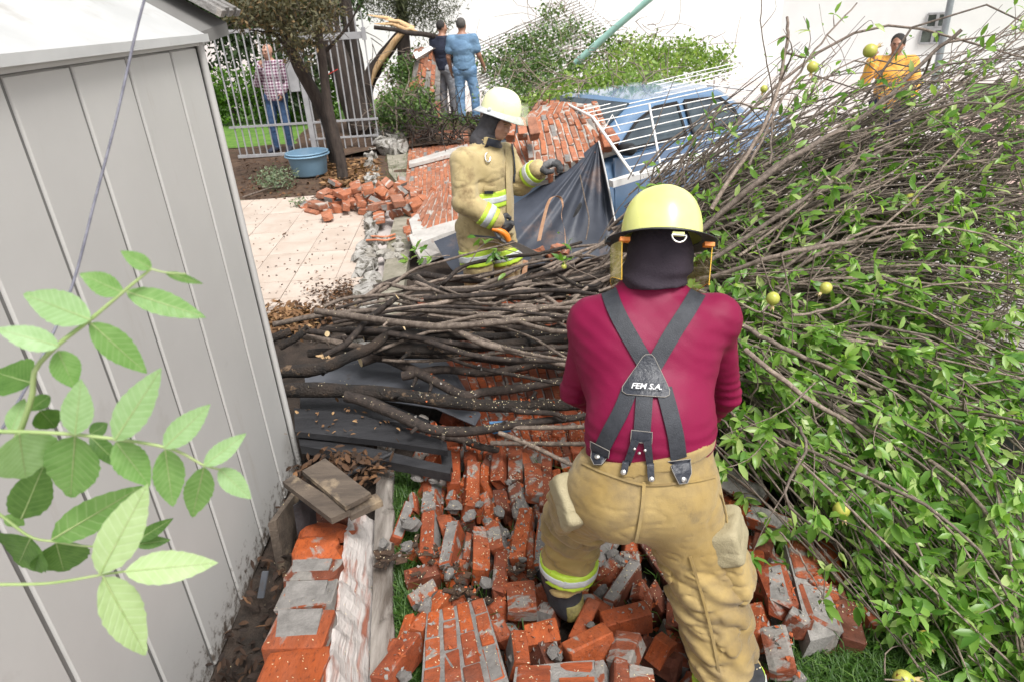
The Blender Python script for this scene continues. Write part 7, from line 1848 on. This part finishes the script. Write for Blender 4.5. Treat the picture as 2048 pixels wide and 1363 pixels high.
for k in range(95):
    P, e = spray_path(rnd.uniform(-.1, .5)); rb = rnd.uniform(.004, .009)
    pom_branch(P, rb, rnd.uniform(.0018, .003), ('slim ' if rb > .006 else 'wiry ') + where_label(*e).replace('branch', 'shoot'), 4, rnd.choice((2, 4, 8)), leafstart=.35)
for k in range(330):
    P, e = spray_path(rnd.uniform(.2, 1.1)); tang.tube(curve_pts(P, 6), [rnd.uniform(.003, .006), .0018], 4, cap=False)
# boughs one can follow in the picture
def pix_branch(label, pts, r0, r1, nl, nt=4, m='twig', dz=-.12, n=20):
    pom_branch([heap_pt(u, v, dz) for u, v in pts], r0, r1, label, nt, nl, n=n, m=m)
pix_branch('stout diagonal bough rising across the heap toward the lamp post', [(1390, 470), (1560, 330), (1740, 225), (1850, 120), (1925, 60)], .017, .011, 4, 4)
pix_branch('upright bare twig standing tallest near the right end of the car', [(1540, 330), (1545, 200), (1525, 80), (1520, -20)], .006, .003, 2, 2)
pix_branch('thick upright stem between the car roof and the orange jacket', [(1420, 420), (1530, 250), (1570, 110), (1576, 35)], .013, .008, 3, 3)
pix_branch('straight thin twig leaning right of the upright stem', [(1500, 330), (1570, 190), (1640, 90), (1715, 5)], .008, .004, 5, 3)
pix_branch('long bough sweeping to the right edge below the lawn', [(1420, 520), (1640, 380), (1850, 250), (2090, 165)], .013, .008, 8, 5)
pix_branch('long bough curving level through the middle of the heap', [(1400, 560), (1600, 500), (1800, 470), (2090, 380)], .014, .008, 12, 5)
pix_branch('bundle edge branch running down from the maroon sleeve to the right', [(1480, 650), (1620, 720), (1800, 790), (2080, 850)], .012, .007, 12, 5)
pix_branch('smooth branch falling from the sleeve to the lower right leaves', [(1490, 700), (1620, 800), (1720, 860), (1900, 1010), (2080, 1150)], .012, .006, 14, 5)
pix_branch('pale crooked twig hanging over the fallen brick slab', [(1600, 850), (1610, 900), (1570, 1000), (1680, 1090), (1770, 1230), (1830, 1330)], .007, .003, 12, 5)
pix_branch('arching twig holding the green pomegranate over the bricks', [(1770, 900), (1740, 930), (1690, 1010), (1670, 1050)], .006, .003, 6, 2)
pix_branch('straight twig dropping from the arching fork to the lower leaves', [(1770, 905), (1820, 990), (1870, 1100), (1880, 1130)], .006, .003, 5, 2)
pix_branch('leafy twig beside the suspender buckle tab', [(1440, 830), (1470, 870), (1490, 900)], .004, .002, 10, 2)
pix_branch('leafy twig tip crossing the bricks right of the pocket flap', [(1560, 1060), (1600, 1110), (1640, 1180), (1650, 1210)], .004, .002, 8, 3)
for k in range(34):                          # low sprays spreading over the grass
    u, v = rnd.uniform(1600, 2080), rnd.uniform(980, 1390)
    if u < 1680 + (v - 1000) * .22: continue
    pom_branch([heap_pt(u - rnd.uniform(60, 180), v - rnd.uniform(120, 260), .15), heap_pt(u - 40, v - 90, .05), heap_pt(u, v, -.03)], .005, .002, where_label(u, v).replace('branch', 'spray'), 5, 24, leafstart=.1)
# inner tangle nobody could count
for k in range(1120):
    u, v = tip()
    if v < 280 and rnd.random() < .75: continue
    if v > 850 and rnd.random() < .5: continue
    back = rnd.uniform(.1, 1.0); c = curve_pts(fan_path(u, v, back), 8)
    s = rnd.randrange(0, 4)
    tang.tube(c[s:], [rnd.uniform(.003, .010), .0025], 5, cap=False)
    if k % 2 == 0 and v > 330:
        for p, d, nn, sz in add_leaves(None, c, .4, int(np.interp(u, [1300, 1480, 1700], [1, 5, 16]) * np.interp(v, [330, 500, 900], [.3, .7, 2.2])), .06):
            if p[2] > .03: leaf_fan(inner, p, d, nn, sz, sz * .36, curl=rnd.uniform(0, .35))
for k in range(420):                         # broken twigs lying every which way across the heap
    u, v = tip()
    if u > 2060 or v < 200: continue
    a = heap_pt(u, v, rnd.uniform(-.12, .4)); d = rdir(); d[1] *= .5; L = rnd.uniform(.18, .6)
    q = [a - d * L / 2, a + rdir() * .05, a + d * L / 2]
    if min(p[2] for p in q) < .05: continue
    tang.tube(curve_pts(q, 6), [rnd.uniform(.002, .005), .0014], 5, mi=1, cap=False)
tag(tang.build('twig_tangle', [M['twig_shaded'], M['twig']]), kind='stuff'); tag(inner.build('inner_foliage', M['lf_pom']), kind='stuff')
M['black_rumpled'] = mat('black_rumpled', (.008, .008, .010), (.014, .014, .018), 5, .4, .3, 20)  # even near-black colour for the sheet under the heap
bp_ = bumpy('black_sheet', .55, 2.9, 2.75, 4.6, 24, 20, .10, .14, 2.2, M['black_rumpled']); bp_['kind'] = 'thing'; tag(bp_, 'rumpled black sheet under the pomegranate heap behind the maroon shirt', 'plastic sheet')
# pomegranates
def pomegranate(px, py, r, label, tipd, back=-.2):
    p = heap_pt(px, py, back); t = thing('pomegranate', label, 'pomegranate', p)
    d = nv(np.array(tipd, float)); Mx = mtx(p, frame(np.cross(d, (.3, .9, .1)), d))
    prof = [(.001, -1.0), (.35, -.95), (.72, -.70), (.95, -.28), (1.0, .08), (.88, .50), (.6, .82), (.32, .98), (.24, 1.1)]
    MB().lathe([(a * r, z * r) for a, z in prof], Mx, 18).build('fruit', M['pom'], t)
    cx = MB(); cx.lathe([(.22 * r, 1.05 * r), (.26 * r, 1.35 * r), (.30 * r, 1.5 * r)], Mx, 12)
    for k in range(6):
        a = k * math.tau / 6; s = lambda q, z, da=0: Mx @ Vector((q * r * math.cos(a + da), q * r * math.sin(a + da), z * r))
        cx.add([s(.28, 1.45, -.4), s(.28, 1.45, .4), s(.46, 1.9)], [(0, 1, 2)])
    cx.build('calyx', M['pom_tip'], t)
pomegranate(1546, 597, .030, 'green pomegranate hanging tip down nearest the maroon shoulder', (0, -.1, -1))
pomegranate(1652, 576, .028, 'yellowish pomegranate tilted left among leaves above the shoulder', (-.7, -.2, -.6))
pomegranate(1822, 402, .042, 'large pale yellow pomegranate in the upper right of the heap', (.5, .2, -.7))
pomegranate(1683, 1018, .033, 'green pomegranate with orange base hanging over the brick slab', (.2, -.3, -.9), -.12)
pomegranate(1625, 134, .030, 'green pomegranate high in the bare twigs before the white wall', (-.1, 0, -1))
pomegranate(1740, 102, .040, 'green pomegranate in front of the orange jacket', (.6, 0, .3))
pomegranate(1528, 178, .020, 'tiny yellow pomegranate on the twigs over the car', (-.3, 0, -1))
pomegranate(1806, 1358, .034, 'pinkish pomegranate lying lowest on the grass', (.9, -.2, .2), -.05)
pomegranate(1850, 1275, .028, 'small green pomegranate half hidden in the lowest leaves', (.3, -.5, -.6), -.02)
p = Y(1128, 534, 4.3); t = thing('pomegranate', 'small green pomegranate on the leafy sprig before the tarp', 'pomegranate', p)
MB().lathe([(.001, -.02), (.015, -.016), (.021, 0), (.016, .014), (.006, .022)], Matrix.Translation(Vector(p)), 14).build('fruit', M['pom'], t)
MB().lathe([(.005, .02), (.007, .028), (.010, .034)], Matrix.Translation(Vector(p)), 8).build('calyx', M['pom_tip'], t)
for lab, P in (('leafy sprig with a small pomegranate before the tarp', [Y(1200, 560, 4.2), Y(1150, 540, 4.25), Y(1125, 520, 4.3), Y(1110, 525, 4.3)]), ('leafy sprig curling up at the farther firefighter\'s trouser leg', [Y(1060, 510, 4.6), Y(1010, 500, 4.65), Y(990, 500, 4.65), Y(985, 525, 4.62)]), ('leafy sprig lying along the tarp edge left of the trouser leg', [Y(900, 510, 5.0), Y(860, 515, 4.9), Y(835, 520, 4.85)])):
    pom_branch(P, .004, .002, lab, 2, 12, True, 'leafy sprigs in the bare pile', 10, .4)

# ================================================================== grass
M['grass'] = leaf_mat('grass', (.03, .075, .012), (.06, .14, .02), (.13, .22, .05), .5, .3)
def grass(name, region, n, h=.09):
    b = MB()
    for _ in range(n):
        p = region(); a = rnd.uniform(0, 6.28); L = h * rnd.uniform(.5, 1.3); w = .0028; d = np.array([math.cos(a), math.sin(a), 0]); s = np.array([-d[1], d[0], 0]) * w
        q1 = p + d * L * .25 + np.array([0, 0, L * .62]); q2 = p + d * L * .8 + np.array([0, 0, L * .80])
        b.add([p - s, p + s, q1 + s * .8, q1 - s * .8, q2], [(0, 1, 2, 3), (3, 2, 4)], 0, True)
    return tag(b.build(name, M['grass']), kind='stuff')
def gl_left():
    while True:
        y = rnd.uniform(1.45, 3.0); x0 = -.60 - (y - 1.8) * .13 + .08
        x = x0 + abs(rnd.gauss(0, .10))
        if x < x0 + .28: return np.array([x, y, .0])
grass('grass', gl_left, 5200, .10)
def gl_right():
    u, v = rnd.uniform(1540, 2080), rnd.uniform(1180, 1420); return G(u, v, .0) if v > 1270 or u > 1720 else G(rnd.uniform(1560, 2080), rnd.uniform(1290, 1420), .0)
grass('grass', gl_right, 9000, .075)
grass('grass', lambda: np.array([rnd.uniform(-.4, 1.2), rnd.uniform(1.5, 3.0), .03]), 700, .12)
grass('grass', lambda: G(rnd.uniform(770, 825), rnd.uniform(255, 440), .02), 250, .10)
# ================================================================== ash sapling close to the camera
def ash_mat(name, c, c2, vein):
    m, nt, b = _nodes(name)
    tc = nt.nodes.new('ShaderNodeTexCoord'); se = nt.nodes.new('ShaderNodeSeparateXYZ'); nt.links.new(tc.outputs['Object'], se.inputs[0])
    ab = nt.nodes.new('ShaderNodeMath'); ab.operation = 'ABSOLUTE'; nt.links.new(se.outputs['Y'], ab.inputs[0])
    mu = nt.nodes.new('ShaderNodeMath'); mu.operation = 'MULTIPLY_ADD'; mu.inputs[1].default_value = -.9; nt.links.new(ab.outputs[0], mu.inputs[0]); nt.links.new(se.outputs['X'], mu.inputs[2])
    m2 = nt.nodes.new('ShaderNodeMath'); m2.operation = 'MULTIPLY'; m2.inputs[1].default_value = 10; nt.links.new(mu.outputs[0], m2.inputs[0])
    pp = nt.nodes.new('ShaderNodeMath'); pp.operation = 'PINGPONG'; pp.inputs[1].default_value = .5; nt.links.new(m2.outputs[0], pp.inputs[0])
    f = _ramp(nt, pp.outputs[0], [(.0, (1, 1, 1)), (.06, (.35, .35, .35)), (.16, (0, 0, 0))]).outputs[0]
    co, rv = _coord(nt); n = _noise(nt, co, 5); col = _ramp(nt, n.outputs[0], [(.35, c), (.65, c2)]).outputs[0]
    col = _mix(nt, f, col, vein)
    nt.links.new(col, b.inputs['Base Color']); b.inputs['Roughness'].default_value = .42
    bp = nt.nodes.new('ShaderNodeBump'); bp.inputs['Strength'].default_value = .18; bp.inputs['Distance'].default_value = .02; nt.links.new(f, bp.inputs['Height']); bp.invert = True
    nt.links.new(bp.outputs[0], b.inputs['Normal'])
    tr = nt.nodes.new('ShaderNodeBsdfTranslucent'); nt.links.new(_mix(nt, 1, col, (1.3, 1.5, .7), 'MULTIPLY'), tr.inputs[0])
    mx = nt.nodes.new('ShaderNodeMixShader'); mx.inputs[0].default_value = .4; nt.links.new(b.outputs[0], mx.inputs[1]); nt.links.new(tr.outputs[0], mx.inputs[2])
    nt.links.new(mx.outputs[0], [q for q in nt.nodes if q.type == 'OUTPUT_MATERIAL'][0].inputs[0]); return m
M['ash_mid'] = ash_mat('ash_mid', (.16, .32, .085), (.22, .39, .13), (.28, .43, .18))
M['ash_dark'] = ash_mat('ash_dark', (.07, .16, .03), (.11, .22, .05), (.14, .25, .07))
M['ash_pale'] = ash_mat('ash_pale', (.40, .54, .26), (.46, .60, .32), (.52, .64, .39))
M['ash_soft'] = ash_mat('ash_soft', (.28, .45, .20), (.34, .51, .26), (.40, .55, .32))
M['ash_stem'] = mat('ash_stem', (.26, .36, .13), (.36, .44, .20), 10, .5)
def ash_leaf(seed, W):
    r = random.Random(seed); nu, nv2 = 18, 6; P = []; bend = r.uniform(-.10, .16); tw = r.uniform(-.3, .3)
    for i in range(nu + 1):
        t = i / nu; w = W * (math.sin(math.pi * t ** .82) ** .85) * (1 - .15 * t) + .002; row = []
        for k in range(-3, 4):
            f = k / 3; ser = 1 + (.05 * ((i % 2) - .5) if abs(k) == 3 else 0); y = f * w * ser
            z = .18 * abs(y) * (1 - .4 * t) - bend * math.sin(math.pi * t * .5) ** 2 + .012 * math.sin(t * 40 + abs(f) * -5) * abs(f) + tw * y * t + r.uniform(-.003, .003)
            row.append((t, y, z))
        P.append(row)
    return P
sap = thing('ash_sapling', 'ash sapling with large pale green leaflets in front of the ribbed shed', 'sapling', Y(20, 1000, .72))
AY = .72
def at_(px, py, dy=0): return Y(px, py, AY + dy)
def astem(pts, r0, r1, dys):
    P = [at_(x, y, d) for (x, y), d in zip(pts, dys)]
    MB().tube(curve_pts(P, 20), list(np.linspace(r0, r1, 20)), 7).build('stem', M['ash_stem'], sap)
astem([(-60, 980), (20, 900), (62, 800), (70, 740), (115, 690), (180, 640), (245, 585), (302, 538)], .0042, .0016, [.0, .0, .0, 0, .0, .01, .02, .03])
astem([(-60, 862), (0, 862), (150, 868), (330, 893), (405, 928), (440, 938)], .003, .0013, [-.02, -.02, -.02, -.02, -.01, 0])
astem([(-60, 990), (0, 1028), (60, 1072), (110, 1082), (190, 1092), (270, 1085)], .0026, .0012, [.04, .04, .04, .05, .06, .07])
astem([(-60, 1170), (0, 1168), (100, 1165), (205, 1148), (252, 1141)], .0024, .0014, [-.06, -.06, -.06, -.06, -.06])
astem([(302, 538), (330, 545), (372, 548)], .0012, .0008, [.03, .03, .03])
LV = [(303, 537, 243, 503, 44, 'mid', .03), (330, 545, 405, 566, 24, 'mid', .03), (247, 585, 152, 548, 62, 'mid', .02), (252, 583, 413, 637, 66, 'mid', .03), (182, 640, 50, 590, 78, 'soft', .0), (180, 645, 296, 748, 74, 'mid', .01), (118, 692, -10, 655, 74, 'soft', -.01), (116, 700, 150, 776, 64, 'mid', .0), (64, 765, -10, 745, 84, 'dark', .02),
      (150, 868, 162, 758, 64, 'soft', -.03), (230, 880, 318, 738, 72, 'soft', -.04), (328, 895, 420, 808, 62, 'soft', -.03), (408, 930, 492, 866, 50, 'soft', -.02), (438, 936, 503, 996, 56, 'soft', 0), (150, 870, 146, 984, 76, 'mid', -.01), (232, 882, 300, 976, 76, 'mid', -.02), (330, 897, 346, 1012, 62, 'mid', -.01), (408, 932, 384, 1038, 46, 'mid', 0), (38, 866, 48, 950, 92, 'soft', -.03),
      (22, 862, 50, 796, 50, 'soft', .0), (180, 872, 246, 935, 44, 'dark', .04), (180, 868, 215, 846, 40, 'dark', .05), (42, 1036, 86, 946, 58, 'dark', .04), (104, 1078, 258, 984, 60, 'mid', .05), (62, 1074, 28, 1136, 84, 'dark', .05), (112, 1084, 128, 1142, 66, 'dark', .06), (200, 1146, 292, 976, 88, 'pale', -.07), (250, 1142, 432, 1122, 84, 'pale', -.07), (206, 1152, 284, 1304, 80, 'pale', -.07),
      (270, 1082, 346, 1036, 36, 'dark', .07), (268, 1088, 342, 1078, 36, 'dark', .07), (100, 790, 60, 820, 40, 'dark', .03), (80, 820, 110, 850, 40, 'dark', .04), (0, 1035, -60, 1060, 60, 'dark', .05), (10, 1030, 50, 1050, 34, 'mid', .04)]
for i, (ax, ay, bx, by, w, kd, dy) in enumerate(LV):
    A, B = at_(ax, ay, dy), at_(bx, by, dy + rnd.uniform(-.02, .03)); d = B - A; L = np.linalg.norm(d)
    view = nv(CAM - A); nrm = nv(view + rdir() * .28)
    Lp = math.hypot(bx - ax, by - ay); W = w / Lp / 2 * .80
    b = MB().grid(ash_leaf(i, W * 1.08)); me = b.mesh('leaf', M['ash_' + kd])
    o = link_mesh('leaf', me, sap, mtx(A, frame(d, nrm), (L, L, L)))
    rib = MB().tube([(0, 0, .004), (.5, 0, -.02), (.96, 0, -.05)], [.012, .008, .003], 5)
    # the rib follows the blade's own bend
    Pm = ash_leaf(i, W * 1.08); rb = MB().tube([Vector(r[3]) + Vector((0, 0, .004)) for r in Pm[:-1]], list(np.linspace(.011, .003, len(Pm) - 1)), 5)
    ro = bpy.data.objects.new('midrib', rb.mesh('midrib', M['ash_stem'])); COL.objects.link(ro); ro.parent = o

# ================================================================== sawdust and chips from the cutting, lying on whatever is uppermost
CR = {}
M['crumb_red'] = mat('crumb_red', (.30, .065, .015), (.40, .11, .04), 9, .9); M['crumb_grey'] = mat('crumb_grey', (.20, .19, .175), (.32, .30, .28), 9, .9)
M['chips'] = leaf_mat('chips', (.55, .46, .28), (.66, .57, .38), (.72, .66, .50), .8, .05)
bpy.context.view_layer.update()
dg = bpy.context.evaluated_depsgraph_get(); ch = MB()
for _ in range(9000):
    if rnd.random() < .75: x, y = rnd.gauss(.35, .55), rnd.gauss(2.7, .65)
    else: x, y = rnd.uniform(-1.2, 1.4), rnd.uniform(1.3, 4.6)
    if not (-1.2 < x < 1.6 and 1.2 < y < 5): continue
    hit, loc, nrm, idx, ob, _m = sc.ray_cast(dg, Vector((x, y, 1.0)), Vector((0, 0, -1)))
    if not hit or nrm.z < .35 or ob.name.split('.')[0] in ('leaf', 'foliage', 'grass', 'twig', 'shirt', 'trousers', 'body', 'inner_foliage', 'twig_tangle', 'cargo_pocket', 'pocket_flap', 'hip_pocket', 'waistband', 'verge_soil'): continue
    s = rnd.uniform(.0018, .0055); u = Vector(rdir()); u = (u - nrm * u.dot(nrm)).normalized(); w = nrm.cross(u); p = loc + nrm * .0015
    ch.add([p - u * s, p + w * s * .45, p + u * s + nrm * s * .4, p - w * s * .45], [(0, 1, 2, 3)])
cr = MB()
for _ in range(5200):
    x, y = rnd.uniform(-.55, 1.35), rnd.uniform(1.2, 3.6)
    hit, loc, nrm, idx, ob, _m = sc.ray_cast(dg, Vector((x, y, .55 if y > 1.0 else 1)), Vector((0, 0, -1)))
    if not hit or nrm.z < .3 or ob.name.split('.')[0] in ('leaf', 'foliage', 'grass', 'twig', 'shirt', 'trousers', 'body', 'inner_foliage', 'twig_tangle', 'cargo_pocket', 'pocket_flap', 'hip_pocket', 'boot', 'sole', 'pomegranate_branch'): continue
    if loc.z > .22 and rnd.random() < .75: continue
    s = rnd.uniform(.003, .013) * (1.8 if loc.z < .08 else 1); c = loc + nrm * s * .3; mi = 0 if rnd.random() < .55 else 1
    vs = [c + Vector(rdir()) * s for _k in range(5)]; cr.add(vs, [(0, 1, 2), (0, 2, 3), (0, 3, 1), (1, 3, 4), (1, 4, 2), (2, 4, 3)], mi)
tag(cr.build('rubble_crumbs', [M['crumb_red'], M['crumb_grey']]), kind='stuff')
tag(ch.build('sawdust_flakes', M['chips']), kind='stuff')
